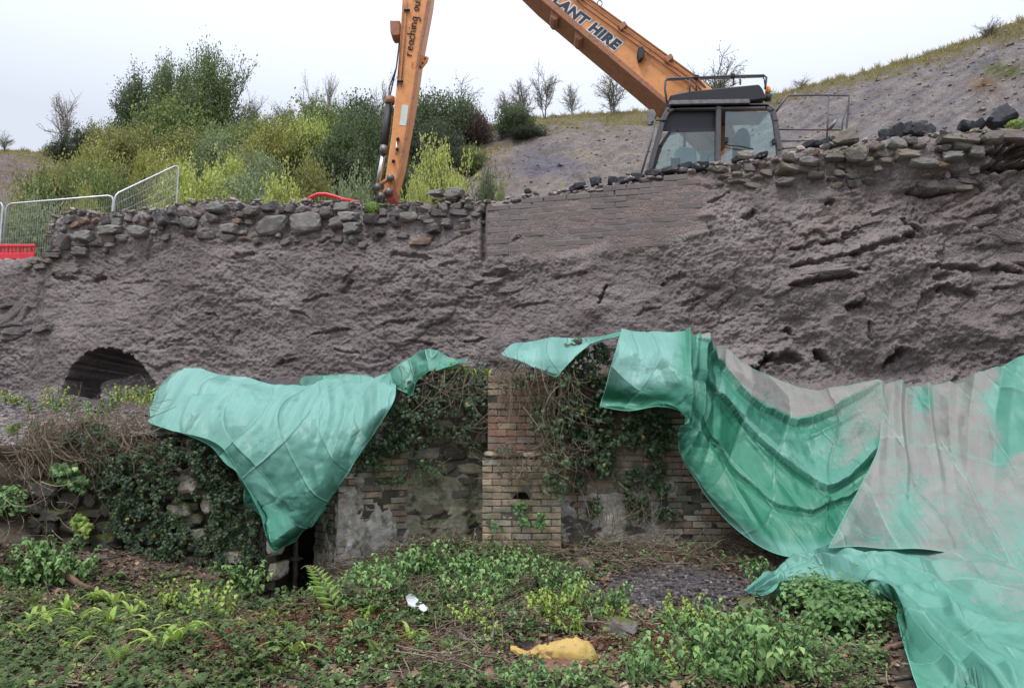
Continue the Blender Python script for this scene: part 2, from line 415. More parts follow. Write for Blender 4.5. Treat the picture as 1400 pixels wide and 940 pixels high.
uw = empty('retaining_wall', (0, 11.2, 2.4), 'long rubble and brick wall coated in grey-brown sprayed concrete under the excavator', 'wall')
def build_upper():
    NX, NZ = 1290, 262
    X = np.concatenate([np.linspace(-14.5, -9.7, 120)[:-1], np.linspace(-9.7, 7.0, 1120), np.linspace(7.0, 9.2, 52)[1:]])
    # crest height per column (solve px for each X at crest)
    Yc = WY0 - WS * X
    pxc = PX(X, Yc, 4.8)[0]
    for _ in range(3):
        pyc = interp(pxc, CREST)
        x_, y_, z_ = ray(pxc, pyc); k = (WY0 + WB * (CAMZ - 2.4)) / (y_ + WS * x_ - WB * z_)
        zc = CAMZ + z_ * k; pxc = PX(X, WY0 - WS * X + WB * (zc - 2.4), zc)[0]
    zc = zc + .05 * fbm(X / .35, 3.3, o=3) + .03 * fbm(X / .1, 1.3, o=2)
    t = np.linspace(0, 1, NZ)[:, None]
    Z = 1.2 + (zc[None, :] - 1.2) * t
    XX = np.broadcast_to(X, Z.shape)
    YY = WY0 - WS * XX + WB * (Z - 2.4)
    px, py = PX(XX, YY, Z)
    d = disp(px, py)
    # round over the top
    dz = (zc[None, :] - Z)
    d = d - .25 * np.exp(-dz / .05) * .4
    ins = arch_in(px, py)
    # a barrel behind the arch, with slumped debris lower right
    deb = np.clip((px - 140) / 70., 0, 1) * 1.0
    depth = np.where(ins, 7.0 + 1.2 * fbm(px / 12., py / 9., 3, 3), 0.)
    lowdeb = ins & (py > 514 - (px - 150) * .34 + fbm(px / 8., py / 8., o=3) * 5) & (px > 140)
    depth = np.where(lowdeb, .35 + .9 * np.clip((540 - py) / 30., 0, 1) + .12 * fbm(px / 5., py / 4., 8, 3), depth)
    # the wall thins to the left end where ground shows: talus at the foot
    foot = .35 * np.exp(-np.maximum(0, Z - 2.15) / .12)
    YY = YY - d + depth - foot * (~ins) * .5
    V = np.stack([XX, YY, Z], -1)
    rows = [V]
    prev = V[-1]
    for j in range(1, 10):     # the wall head runs back to the yard
        b = j * .11
        hz = zc + .05 * fbm(X / .22 + j * .31, j * .5, o=3) * (j > 1) - np.clip(j - 6, 0, 9) * .16
        rows.append(np.stack([X, prev[:, 1] + b, hz], -1)[None])
    V = np.concatenate(rows, 0); nr = V.shape[0]
    pmx = np.zeros(V.shape[:2]); pmx[:NZ] = panel_mask(px, py) * np.clip(.15 + .7 * perlin(px / 60., py / 22., 1) + (330 - py) / 120., 0, .75)
    pmx[:NZ] = np.maximum(pmx[:NZ], .35 * np.clip(perlin(px / 120., py / 60., 8) * 1.8 - .2, 0, 1) * sstep(420, 300, py))
    me = np_mesh('sprayed_face', V.reshape(-1, 3), grid_faces(NX, nr), True, {'rust': pmx.ravel()})
    link('sprayed_face', me, M['shot'], uw)
build_upper()

# ------------------------------------------------------------------ stone shapes (shared)
def stone_mesh(seed, boxy=True, sub=2, cuts=7, sharp=1.0):
    r = random.Random(seed); cuts += 0
    bm = bmesh.new(); bmesh.ops.create_icosphere(bm, subdivisions=sub, radius=1)
    planes = []
    if boxy:
        for ax in range(3):
            for s in (-1, 1):
                n = Vector((0, 0, 0)); n[ax] = s; n += Vector((r.gauss(0, .10), r.gauss(0, .10), r.gauss(0, .10)))
                planes.append((n.normalized(), r.uniform(.86, 1.0)))
    for _ in range(cuts):
        n = Vector((r.gauss(0, 1), r.gauss(0, 1), r.gauss(0, 1))).normalized(); planes.append((n, r.uniform(.92, 1.25) if boxy else r.uniform(.6, .95)))
    for v in bm.verts:
        dr = v.co.normalized(); k = 9
        for n, dd in planes:
            q = n.dot(dr)
            if q > .05: k = min(k, dd / q)
        k = min(k, 1.55)
        v.co = dr * k * (1 + r.gauss(0, .018))
    me = bpy.data.meshes.new('stone'); bm.to_mesh(me); bm.free()
    co = np.array([v.co[:] for v in me.vertices]); ext = np.abs(co).max(0)
    me.vertices.foreach_set('co', (co / ext).ravel().astype(np.float32))
    me.update()
    return me
M['stone_grey'] = mat_stone('weathered_rubble', [(.13, .115, .11), (.155, .13, .115), (.08, .076, .076), (.15, .13, .125), (.11, .098, .086)], dustcol=(.215, .185, .18), dust_amt=.45, moss=.02)
M['stone_big'] = mat_stone('bare_block_stone', [(.22, .21, .19), (.19, .185, .17), (.23, .215, .19)], dustcol=(.20, .17, .165), dust_amt=.3, moss=.0)
M['stone_moss'] = mat_stone('mossy_rubble', [(.19, .165, .15), (.22, .18, .15), (.15, .14, .135), (.21, .17, .155)], dustcol=(.20, .17, .165), dust_amt=.45, moss=.5)
M['stone_black'] = mat_stone('black_lump', [(.035, .036, .042), (.05, .05, .058), (.028, .03, .034)], dustcol=(.12, .11, .115), dust_amt=.25, moss=.05, scale=14)
M['stone_orange'] = mat_stone('rusty_rubble', [(.26, .17, .12), (.22, .16, .13), (.20, .165, .15)], dustcol=(.20, .17, .165), dust_amt=.3)
SB = [stone_mesh(100 + i, True, 3, 8) for i in range(9)]
SR = [stone_mesh(200 + i, False, 3, 12) for i in range(7)]
SBIG = [stone_mesh(300 + i, True, 3, 9) for i in range(3)]
def slot(o, mat):
    o.material_slots[0].link = 'OBJECT'; o.material_slots[0].material = mat
for me in SB + SR + SBIG: me.materials.append(M['stone_grey'])
def put_stone(x, y, z, sx, sy, sz, mat, parent=None, boxy=True, tilt=0, name='stone', big=False, rr=random):
    me = rr.choice(SBIG if big else (SB if boxy else SR))
    o = bpy.data.objects.new(name, me); C.objects.link(o)
    o.location = (x, y, z)
    if parent is not None: o.parent = parent; o.location = Vector((x, y, z)) - parent.location
    o.scale = (sx * rr.choice((-1, 1)), sy, sz)
    o.rotation_euler = (rr.gauss(0, .12), tilt + rr.gauss(0, .10), rr.gauss(0, .16) + math.atan(-WS))
    slot(o, mat)
    return o
def on_wall(px, py, out=0.0):
    x, y, z = wall_pt(px, py)
    dd = float(disp(np.array([px], float), np.array([py], float), False)[0])
    return float(x), float(y) - dd - out, float(z)

# rubble courses at the wall head: explicit big blocks, then jittered rows around them
rs = random.Random(21)
n_st = 0
BIG = [(419, 304, 25, 17), (374, 305, 25, 16), (315, 312, 13, 8), (293, 300, 9, 7), (262, 306, 14, 9), (252, 293, 9, 6), (478, 296, 15, 9), (462, 306, 12, 9), (484, 311, 13, 10), (508, 300, 12, 9), (448, 292, 10, 7), (300, 286, 17, 8), (345, 288, 12, 8), (560, 296, 15, 8), (520, 316, 8, 6), (596, 312, 9, 7), (612, 305, 8, 6), (115, 322, 14, 9), (150, 312, 20, 8), (190, 316, 16, 9), (225, 300, 12, 11), (110, 345, 12, 7), (88, 330, 10, 12)]
BIGR = [(1170, 212, 16, 12), (1196, 205, 11, 6), (1222, 203, 14, 9), (1235, 217, 17, 8), (1184, 222, 12, 7), (1258, 228, 22, 7), (1294, 198, 19, 5), (1322, 194, 14, 9), (1312, 204, 18, 7), (1348, 196, 14, 10), (1385, 190, 24, 10), (1300, 218, 14, 8), (1330, 212, 12, 9), (1140, 216, 15, 6), (1105, 222, 14, 7), (1076, 247, 14, 6), (1075, 232, 16, 6), (1285, 207, 12, 6), (1358, 212, 12, 8), (1120, 238, 12, 5), (1150, 236, 10, 5)]
for i, (px, py, hw, hh) in enumerate(BIG + BIGR):
    right = px > 900
    x, y, z = on_wall(px, py)
    k = y / F
    mt = M['stone_moss'] if right and i % 3 != 1 else (M['stone_big'] if hw > 12 else M['stone_grey'])
    put_stone(x, y + .02, z, hw * k * .98, .14 + .04 * rs.random(), hh * k * .98, mt, uw, True, (.16 if right else .03) * 1.0, big=hw > 12, rr=rs); n_st += 1
def taken(px, py, f=.85):
    return any(abs(px - a) < (hw + 4) * f and abs(py - b) < (hh + 3) * f for a, b, hw, hh in BIG + BIGR)
def rows(x0, x1, depth_fn, prob, sl, mats, smin, smax, lim):
    global n_st
    row = 0; c = 0
    y_off = 3
    while y_off < 110:
        px = x0 + rs.uniform(0, 10)
        h = rs.uniform(6, 11)
        while px < x1:
            w = rs.uniform(smin, smax) * rs.choice((.7, 1, 1.2, 1.6))
            cy = float(interp(px + w / 2, CREST)) + y_off + h / 2 + rs.gauss(0, 1.2)
            if y_off < depth_fn(px) and rs.random() < prob(px, y_off) and not taken(px + w / 2, cy) and c < lim:
                x, y, z = on_wall(px + w / 2, cy); k = y / F
                put_stone(x, y + .03, z, w * .5 * k * 1.06, rs.uniform(.08, .12), h * .5 * k * rs.uniform(1.05, 1.35), rs.choice(mats), uw, rs.random() < .75, -sl, rr=rs); c += 1; n_st += 1
            px += w + rs.uniform(.5, 2)
        y_off += h + .6
rows(78, 655, lambda p: 50 if 235 < p < 640 else (58 if p < 140 else 40), lambda p, yo: .95 if yo < 26 else .42, -.02, [M['stone_grey']] * 4 + [M['stone_orange']] + [M['stone_big']], 9, 20, 165)
rows(975, 1360, lambda p: 26 + (p - 975) * .13, lambda p, yo: .75 if yo < 30 else .45, -.12, [M['stone_grey']] * 2 + [M['stone_moss']] * 3 + [M['stone_orange']], 10, 24, 75)
rows(-30, 60, lambda p: 100, lambda p, yo: .4, 0, [M['stone_moss'], M['stone_grey']], 14, 30, 20)
# stones half buried lower down in the right part and beside the arch
for px, py, hw, hh, t in [(1196, 300, 17, 6, .2), (1172, 318, 14, 6, .2), (1218, 330, 34, 11, .28), (1100, 340, 26, 7, .2), (1120, 374, 40, 9, .12), (1290, 252, 38, 9, .15), (688, 365, 12, 4, .05), (676, 384, 16, 5, .05), (96, 366, 16, 11, 0), (132, 370, 12, 8, 0), (1310, 345, 60, 12, .04), (1210, 285, 16, 6, .3), (1390, 352, 34, 10, .05), (1130, 300, 14, 6, .2), (1340, 300, 34, 10, .1), (700, 395, 22, 6, .05), (1050, 300, 18, 7, .2), (20, 425, 36, 8, .75), (1380, 320, 30, 12, .1)]:
    x, y, z = on_wall(px, py); k = y / F
    o = put_stone(x, y + .095, z, hw * k, .13, hh * k, M['shot'], uw, True, -t, big=True, rr=rs)

# ------------------------------------------------------------------ brick shapes (shared)
def brick_mesh(seed, bev=.006, dim=(.2150, .1025, .065)):
    r = random.Random(seed); bm = bmesh.new(); bmesh.ops.create_cube(bm, size=1)
    for v in bm.verts: v.co = Vector((v.co.x * dim[0], v.co.y * dim[1], v.co.z * dim[2])) + Vector((r.gauss(0, .0022), r.gauss(0, .0035), r.gauss(0, .0018)))
    bmesh.ops.bevel(bm, geom=list(bm.edges), offset=bev, segments=1, affect='EDGES')
    for v in bm.verts: v.co += Vector((r.gauss(0, .0012), r.gauss(0, .0015), r.gauss(0, .001)))
    me = bpy.data.meshes.new('brick'); bm.to_mesh(me); bm.free(); return me
M['brick_spray'] = mat_stone('sprayed_brick', [(.185, .152, .146), (.195, .16, .15), (.17, .14, .135), (.205, .148, .13), (.185, .15, .145), (.165, .14, .14)], dustcol=(.195, .164, .157), dust_amt=.9, scale=7, bmp=.5)
M['brick_red'] = mat_stone('red_brown_brick', [(.33, .20, .145), (.28, .19, .145), (.36, .21, .145), (.29, .215, .17), (.25, .19, .15)], dustcol=(.19, .15, .115), dust_amt=.5, moss=.2)
M['brick_tan'] = mat_stone('tan_brick', [(.42, .325, .225), (.38, .295, .205), (.45, .345, .24), (.40, .28, .20), (.36, .29, .21), (.43, .335, .25)], dustcol=(.20, .18, .11), dust_amt=.5, moss=.05)
M['brick_grey'] = mat_stone('limewashed_brick', [(.40, .35, .28), (.33, .29, .24), (.45, .40, .33), (.35, .25, .19), (.30, .26, .215)], dustcol=(.19, .18, .13), dust_amt=.5, moss=.15)
M['mortar'] = mat_stone('dirty_mortar', [(.10, .09, .075), (.15, .135, .11), (.075, .07, .055)], obj_rand=False, scale=6, bmp=.8)
BRK = [brick_mesh(i) for i in range(6)]
BSM = [brick_mesh(30 + i, .004) for i in range(3)]
for me in BRK + BSM: me.materials.append(M['brick_spray'])
def put_brick(x, y, z, s, mat, parent, rz=0, tilt=0, rr=random, meshes=None):
    o = bpy.data.objects.new('brick', rr.choice(meshes or BRK)); C.objects.link(o)
    o.parent = parent; o.location = Vector((x, y, z)) - parent.location; o.scale = s
    o.rotation_euler = (rr.gauss(0, .015), tilt + rr.gauss(0, .006), rz + rr.gauss(0, .012))
    slot(o, mat); return o
# the sprayed brick panel (courses run level in the wall, so they rise to the right in the picture)
def panel():
    zt, zb = 4.55, 3.75
    x0 = -.42; c = 0
    ang = math.atan(-WS)
    z = 3.90; row = 0
    L = .34; H = .088
    while z < 5.8:
        xx = x0 + (.5 * L if row % 2 else 0) + .05
        while xx < 3.4:
            Y = WY0 - WS * xx + WB * (z - 2.4)
            px, py = PX(xx, Y, z)
            cr = float(interp(px, CREST))
            if py > cr + 4 and float(panel_mask(np.array([px - 8.]), np.array([py]))[0]) > .9 and float(panel_mask(np.array([px + 12.]), np.array([py + 3.]))[0]) > .6 and c < 300 - 4 and rs.random() > .06 + .5 * max(0., (py - 320 + (px - 700) * .05) / 40.):
                put_brick(xx, Y + .068 + rs.gauss(0, .005), z, (L * .992 / .215, 1.0, H * .945 / .065), M['brick_spray'], uw, ang, rr=rs); c += 1
            xx += L
        z += H; row += 1
    return c
N_PANEL = panel()
print('stones', n_st, 'panel bricks', N_PANEL)
# ================================================================== GROUND, TERRACE, YARD, HILL
def g(x, y):
    """height of the lower ground"""
    x = np.asarray(x, float); y = np.asarray(y, float)
    h = .10 * fbm(x / 1.1, y / 1.1, 2.2, 4) + .03 * fbm(x / .25, y / .25, 4.2, 3)
    h = h + .34 * np.exp(-((x - 1.4) / 2.3) ** 2 - ((y - 9.7) / 1.1) ** 2)
    h = h + .30 * np.exp(-((x + .85) / .75) ** 2 - ((y - 9.35) / .62) ** 2)
    h = h - .62 * np.exp(-((x + 2.6) / .5) ** 2 - ((y - 9.9) / .8) ** 2)
    h = h + .12 * np.exp(-((x + 1.5) / 1.5) ** 2 - ((y - 7.9) / .7) ** 2)
    h = h + .30 * np.exp(-((x + 4.6) / 1.3) ** 2 - ((y - 9.0) / .6) ** 2)
    h = h - .34 * np.exp(-((x + 2.42) / .42) ** 2 - ((y - 8.7) / .9) ** 2)
    # mud heap in front of the right wall
    h = h + .22 * np.exp(-((x - 1.6) / .7) ** 2 - ((y - 7.5) / .5) ** 2) + .05 * sstep(.2, .8, np.exp(-((x - 1.5) / 1.1) ** 2 - ((y - 7.6) / .7) ** 2)) * fbm(x / .12, y / .12, 7, 3)
    bk = sstep(2.35, 3.5, x + .25 * np.maximum(0, 7.6 - y))
    rp = np.interp(y, [3.5, 5.2, 6.6, 7.6, 8.5, 9.0, 9.5, 9.9, 10.4, 12], [0, .0, .15, .28, .60, .90, 1.28, 1.55, 1.85, 2.1])
    h = h * (1 - .7 * bk) + bk * rp
    lf = sstep(-4.9, -6.0, x + .35 * (y - 9))
    h = h + lf * np.interp(y, [6, 8.3, 9.3, 11, 14], [0, .25, .9, 1.0, 1.0])
    return h
_gx = np.linspace(-14, 12, 1041); _gy = np.linspace(0, 13, 521)
_GT = None
def gf(x, y):
    """quick lookup of g"""
    global _GT
    if _GT is None: _GT = g(*np.meshgrid(_gx, _gy))
    u = np.clip((x + 14) / .025, 0, 1039.99); v = np.clip(y / .025, 0, 519.99); i = u.astype(int); j = v.astype(int); a = u - i; b = v - j
    return (_GT[j, i] * (1 - a) + _GT[j, i + 1] * a) * (1 - b) + (_GT[j + 1, i] * (1 - a) + _GT[j + 1, i + 1] * a) * b
def gp(px, py, off=0.0):
    """where the ray through a photo pixel meets the lower ground raised by off"""
    px = np.atleast_1d(np.asarray(px, float)); py = np.atleast_1d(np.asarray(py, float))
    x, y, z = ray(px, py); t = np.full(px.shape, 2.2); done = np.zeros(px.shape, bool)
    for _ in range(260):
        k = t / y
        below = (CAMZ + z * k) < gf(x * k, t) + off
        done |= below; t = np.where(done, t, t + .04)
    t = np.where(t > 11.5, 9.2, t)
    k = t / y
    return np.stack([x * k, t, gf(x * k, t)], -1)
def tz(x, y):
    """terrace between the lower and the upper wall"""
    x = np.asarray(x, float); y = np.asarray(y, float)
    zl = np.interp(x, [-9, -6.2, -5.2, -3.6, -2.9, -2.4, -1.6, -1.3, 2.6, 3.2, 3.8, 4.3, 4.9, 6], [1.05, 1.15, 1.55, 1.70, 1.76, 1.80, 1.95, 2.30, 2.36, 2.1, 1.75, 1.85, 2.1, 2.15])
    foot = WY0 - WS * x
    t = np.clip((y - 9.3) / (foot - 9.5), 0, 1)
    back = np.interp(x, [-9, -5.0, -4.3, -3.4, 2.6, 3.2, 3.8, 4.3, 4.9, 6], [2.20, 2.20, 2.30, 2.42, 2.42, 2.2, 1.85, 1.95, 2.25, 2.3])
    return zl + (back - zl) * t ** .8 + .06 * fbm(x / .5, y / .5, 3, 4) * (.4 + t) + .04 * t * t
def mat_ground():
    m, nt, b, _ = new_mat('damp_soil'); p = pos(nt)
    n1 = noise(nt, p, 2.2, 8, .65)
    c = ramp(nt, n1, [(.3, (.055, .040, .027)), (.5, (.095, .070, .048)), (.62, (.14, .105, .072)), (.75, (.07, .075, .03))])
    n2 = noise(nt, p, 22, 6, .75)
    c = mixc(nt, 1., c, ramp(nt, n2, [(.3, .5), (.5, 1.), (.72, 1.7)]), 'MULTIPLY')
    mud = N(nt, 'ShaderNodeAttribute', attribute_name='mud').outputs['Fac']
    mc = ramp(nt, noise(nt, p, 9, 6, .7), [(.3, (.055, .047, .050)), (.6, (.10, .088, .09)), (.75, (.20, .175, .17))])
    c = mixc(nt, mud, c, mc)
    red = N(nt, 'ShaderNodeAttribute', attribute_name='red').outputs['Fac']
    c = mixc(nt, red, c, ramp(nt, noise(nt, p, 16, 5, .7), [(.3, (.12, .045, .025)), (.7, (.26, .095, .05))]))
    nt.links.new(c, b.inputs['Base Color']); b.inputs['Roughness'].default_value = .75
    h = N(nt, 'ShaderNodeMath', {0: noise(nt, p, 30, 8, .75), 1: noise(nt, p, 8, 4)}, operation='ADD').outputs[0]
    bump(nt, b, h, .9, .04)
    return m
M['soil'] = mat_ground()
def build_ground():
    nx, ny = 400, 260
    X = np.linspace(-13, 11, nx); Y = np.concatenate([np.linspace(1.0, 4, 30), np.linspace(4.03, 10.2, 200), np.linspace(10.3, 12.5, 30)])
    XX, YY = np.meshgrid(X, Y); Z = g(XX, YY)
    px, py = PX(XX, YY, Z)
    nzz = fbm(XX / .5, YY / .5, 6.1, 4)
    mud = np.exp(-((px - 935) / 120.) ** 2 - ((py - 812) / 34.) ** 2) * 1.6 + nzz * .35 - .35
    mud = np.maximum(mud, sstep(70, 10, px + nzz * 25) * sstep(700, 640, py))
    mud = np.maximum(mud, np.exp(-((px - 1210) / 60.) ** 2 - ((py - 850) / 50.) ** 2) * 1.3 + nzz * .3 - .4)
    red = np.exp(-((px - 885) / 60.) ** 2 - ((py - 898) / 24.) ** 2) * 1.8 + nzz * .6 - .6
    red = np.maximum(red, np.exp(-((px - 755) / 80.) ** 2 - ((py - 912) / 16.) ** 2) * 1.8 + nzz * .6 - .6)
    red = np.maximum(red, .6 * (np.exp(-((px - 430) / 80.) ** 2 - ((py - 890) / 40.) ** 2) + nzz * .8 - .6))
    me = np_mesh('ground', np.stack([XX, YY, Z], -1).reshape(-1, 3), grid_faces(nx, len(Y)), True, {'mud': np.clip(mud, 0, 1).ravel(), 'red': np.clip(red, 0, 1).ravel()})
    tag(link('ground', me, M['soil']), kind='structure')
    # terrace
    nx, ny = 420, 70
    X = np.linspace(-13, 6.5, nx); T = np.linspace(0, 1, ny)
    XX, TT = np.meshgrid(X, T); Y0 = np.where(XX < -2.7, 9.42, 9.85); Y0 = np.interp(XX, [-2.9, -2.3, -1.7, 2.7, 3.2], [9.42, 9.8, 10.16, 10.16, 9.95])
    YY = Y0 + TT * (WY0 - WS * XX + .5 - Y0)
    Z = tz(XX, YY)
    Z = Z + .06 * fbm(XX / .2, YY / .2, 1, 4)
    px, py = PX(XX, YY, Z)
    mud = np.maximum(sstep(2.4, 2.9, XX), np.maximum(sstep(120, 40, px + 30 * fbm(XX / .6, YY / .6, 2, 3)), sstep(.35, .75, TT + .2 * fbm(XX / .5, YY / .4, 5, 3))))
    V = np.stack([XX, YY, Z], -1)
    low = V[:1].copy(); low[..., 2] = -.2; low[..., 1] += .12 + 1.8 * ((X > -2.98) & (X < -2.28))[None]         # front skirt behind the walls
    V = np.concatenate([low, V], 0)
    mud = np.concatenate([mud[:1] * 0, mud], 0)
    me = np_mesh('terrace_ground', V.reshape(-1, 3), grid_faces(nx, ny + 1), True, {'mud': np.clip(mud, 0, 1).ravel(), 'red': np.zeros(V.shape[0] * V.shape[1])})
    tag(link('terrace_ground', me, M['soil']), kind='structure')
    # the lower ground on all sides, out to the horizon (behind the camera and beside the walls)
    mb = MB(); mb.box((-900, -900, -.6), (900, 1.2, -.05)); mb.box((-900, 1.2, -.6), (-12.9, 12.4, -.05)); mb.box((10.9, 1.2, -.6), (900, 12.4, -.05))
    me = mb.mesh('outer_ground'); tag(link('outer_ground', me, M['soil']), kind='structure')
build_ground()

# ------------------------------------------------------------------ hill
SKYL = [(-900, 185, 46), (-300, 188, 46), (0, 205, 46), (60, 209, 46), (200, 205, 45), (350, 190, 44), (500, 185, 43), (640, 178, 42), (700, 166, 41), (760, 158, 40), (870, 152, 38), (960, 152, 36), (1060, 129, 33), (1130, 110, 31), (1200, 94, 30), (1290, 66, 29), (1400, 26, 28), (1550, -34, 27), (1900, -120, 27), (2500, -160, 27)]
YF = [(-900, 21), (0, 21), (600, 20.5), (900, 19.5), (1060, 17.5), (1400, 16.5), (2500, 16)]
_az = []
for q in SKYL:
    v = P(q[0], q[1], q[2]); _az.append((v.x / v.y, v.z, q[2]))
_az = np.array(_az)
def hill(x, y):
    az = x / np.maximum(y, 1)
    zs = np.interp(az, _az[:, 0], _az[:, 1]); ys = np.interp(az, _az[:, 0], _az[:, 2])
    pxa = 700 + az * F * 1.02
    yf = interp(pxa, YF)
    t = (y - yf) / (ys - yf)
    tc_ = np.clip(t, 0, 1)
    z = PLAT + (zs - PLAT) * (tc_ ** .92)
    amp = sstep(-.05, .2, t) * sstep(1.02, .8, t)
    z = z + amp * (.9 * fbm(x / 6., y / 6., 4, 4) + .35 * fbm(x / 1.5, y / 1.5, 4, 3)) * .6 + .10 * fbm(x / .5, y / .5, 2, 3) * (t > 0)
    z = z + np.where(t > 1, -(y - ys) * .12 * (y < 120), 0)
    return z
def mat_hill():
    m, nt, b, _ = new_mat('spoil_slope'); p = pos(nt)
    ca = N(nt, 'ShaderNodeAttribute', attribute_name='cover').outputs['Color']
    n = noise(nt, p, 2.6, 8, .72)
    c = mixc(nt, 1., ca, ramp(nt, n, [(.3, .62), (.5, 1.), (.7, 1.38)]), 'MULTIPLY')
    c = mixc(nt, 1., c, ramp(nt, noise(nt, p, 14, 5, .8), [(.3, .6), (.5, 1.), (.7, 1.5)]), 'MULTIPLY')
    nt.links.new(c, b.inputs['Base Color']); b.inputs['Roughness'].default_value = .9; b.inputs['Specular IOR Level'].default_value = .2
    bump(nt, b, N(nt, 'ShaderNodeMath', {0: noise(nt, p, 5, 8, .75), 1: noise(nt, p, 25, 3)}, operation='ADD').outputs[0], 1.0, .25)
    return m
M['hill'] = mat_hill()
def hill_cover(px, py, x, y):
    nA = fbm(x / 3.5, y / 3.5, 5, 4); nB = fbm(x / 1.1, y / 1.1, 9, 4); nC = fbm(x / .5, y / .5, 3, 3)
    base = np.array([.35, .295, .265]); col = np.ones(px.shape + (3,)) * base
    def mixin(c, f):
        nonlocal col; f = np.clip(f, 0, 1)[..., None]; col = col * (1 - f) + np.array(c) * f
    right = sstep(900, 1100, px)
    mixin((.335, .295, .28), right * .9)
    # sloping strata of paler and bluish shale
    st = fbm((py + .62 * (px - 1100)) / 9., (px - py) / 120., 2, 4)
    mixin((.235, .22, .25), right * sstep(.1, .5, st) * .7); mixin((.45, .385, .345), right * sstep(-.1, -.5, st) * .6)
    mixin((.225, .205, .24), np.exp(-((px - 745) / 52.) ** 2 - ((py - 222) / 26.) ** 2) * 1.7 + nB * .5 - .4)
    mixin((.52, .37, .25), np.exp(-((px - 668) / 34.) ** 2 - ((py - 206) / 16.) ** 2) * 1.6 + nB * .7 - .5)
    mixin((.48, .39, .28), (np.exp(-((px - 800) / 70.) ** 2 - ((py - 212) / 14.) ** 2) * 1.2 + nB * .8 - .6) * .8)
    mixin((.12, .13, .06), (nB * .9 + nA * .5 - .25 + .15 * (px < 640)) * .55 * (1 - .6 * right))
    mixin((.28, .20, .17), sstep(80, 40, px + 10 * nC) * .6)
    # rough grass near the skyline
    sk = interp(px, SKYL)
    dd = py - sk
    w = np.interp(px, [0, 60, 640, 700, 880, 1060, 1200, 1400, 1700], [10, 16, 18, 14, 24, 14, 14, 22, 40])
    mixin((.27, .22, .09), (1.25 - dd / w + nB * .7) * 1.0)
    mixin((.22, .215, .07), (nC * .8 + .2) * sstep(0, .6, 1.2 - dd / w + nB * .6))
    mixin((.26, .15, .07), right * (np.exp(-((px - 1345) / 32.) ** 2 - ((py - 118) / 18.) ** 2) * 1.3 + nB * .6 - .5))
    mixin((.17, .19, .055), right * (np.exp(-((px - 1372) / 34.) ** 2 - ((py - 96) / 14.) ** 2) * 1.5 + nB * .6 - .5))
    return col
def build_hill():
    # columns fan out with azimuth; rows run from the wall head to far beyond the skyline
    pa = np.concatenate([np.linspace(-1500, -100, 50)[:-1], np.linspace(-100, 1500, 360), np.linspace(1500, 2900, 50)[1:]])
    az = (pa - 700) / F * 1.0
    s = np.concatenate([np.linspace(0, .28, 60)[:-1], np.linspace(.28, 1.0, 170), np.linspace(1.0, 1.12, 20)[1:], [1.3, 1.8, 3, 8, 25]])
    ys = np.interp(az, _az[:, 0], _az[:, 2])
    # start just behind the upper wall
    y0 = (WY0 + .85) / (1 + WS * az)
    YY = y0[None] + s[:, None] * (ys - y0)[None]
    XX = az[None] * YY
    Z = hill(XX, YY)
    # far ground past the crest stays level
    Z = Z + 0
    front = sstep(0.0, .5, YY - y0[None])
    px, py = PX(XX, YY, Z)
    # a bank of spoil against the wall head
    crest = interp(px[0], CREST)
    x_, y_, z_ = ray(px[0], crest); zc = CAMZ + z_ * (y0 / y_)
    lift = np.maximum(0, zc - PLAT - .12)
    Z = Z + lift[None] * np.exp(-((YY - y0[None]) / 1.1) ** 2) 
    px, py = PX(XX, YY, Z)
    col = hill_cover(px, py, XX, YY)
    me = np_mesh('hillside', np.stack([XX, YY, Z], -1).reshape(-1, 3), grid_faces(len(az), len(s)), True, {'cover': col.reshape(-1, 3)})
    tag(link('hillside', me, M['hill']), kind='structure')
build_hill()
# loose stones on the slope: nobody could count them
def rock_scatter(name, pts, sizes, mat, seed=0, kind='stuff', parent=None, squash=.6, attrs=False):
    r = np.random.default_rng(seed); n = len(pts)
    bm = bmesh.new(); bmesh.ops.create_icosphere(bm, subdivisions=1, radius=1)
    T = np.array([v.co[:] for v in bm.verts]); Fc = np.array([[v.index for v in f.verts] for f in bm.faces]); bm.free()
    V = T[None] * (1 + r.uniform(-.35, .25, (n, len(T), 1)))
    a = r.uniform(0, 6.28, n); ca, sa = np.cos(a)[:, None], np.sin(a)[:, None]
    sc = np.stack([sizes * r.uniform(.8, 1.5, n), sizes * r.uniform(.7, 1.1, n), sizes * squash * r.uniform(.6, 1.2, n)], -1)
    V = V * sc[:, None]
    V = np.stack([V[..., 0] * ca - V[..., 1] * sa, V[..., 0] * sa + V[..., 1] * ca, V[..., 2]], -1) + np.asarray(pts)[:, None]
    Fs = (Fc[None] + (np.arange(n) * len(T))[:, None, None]).reshape(-1, 3)
    at = {'tint': np.repeat(r.random(n), len(T))}
    me = np_mesh(name, V.reshape(-1, 3), Fs, False, at)
    o = link(name, me, mat, parent)
    if kind: o['kind'] = kind
    return o
def mat_tint_rock(name, stops):
    m, nt, b, _ = new_mat(name); p = pos(nt)
    c = ramp(nt, N(nt, 'ShaderNodeAttribute', attribute_name='tint').outputs['Fac'], stops)
    c = mixc(nt, 1., c, ramp(nt, noise(nt, p, 20, 4, .7), [(.3, .7), (.7, 1.3)]), 'MULTIPLY')
    nt.links.new(c, b.inputs['Base Color']); b.inputs['Roughness'].default_value = .85; b.inputs['Specular IOR Level'].default_value = .25
    return m
M['scree'] = mat_tint_rock('scree_stone', [(0, (.20, .17, .165)), (.4, (.27, .23, .215)), (.7, (.23, .205, .215)), (.92, (.33, .28, .23)), (1, (.42, .37, .32))])
r_ = np.random.default_rng(4)
n = 5000
pp = r_.uniform([-60, 0], [1560, 1], (n, 2)); azz = (pp[:, 0] - 700) / F
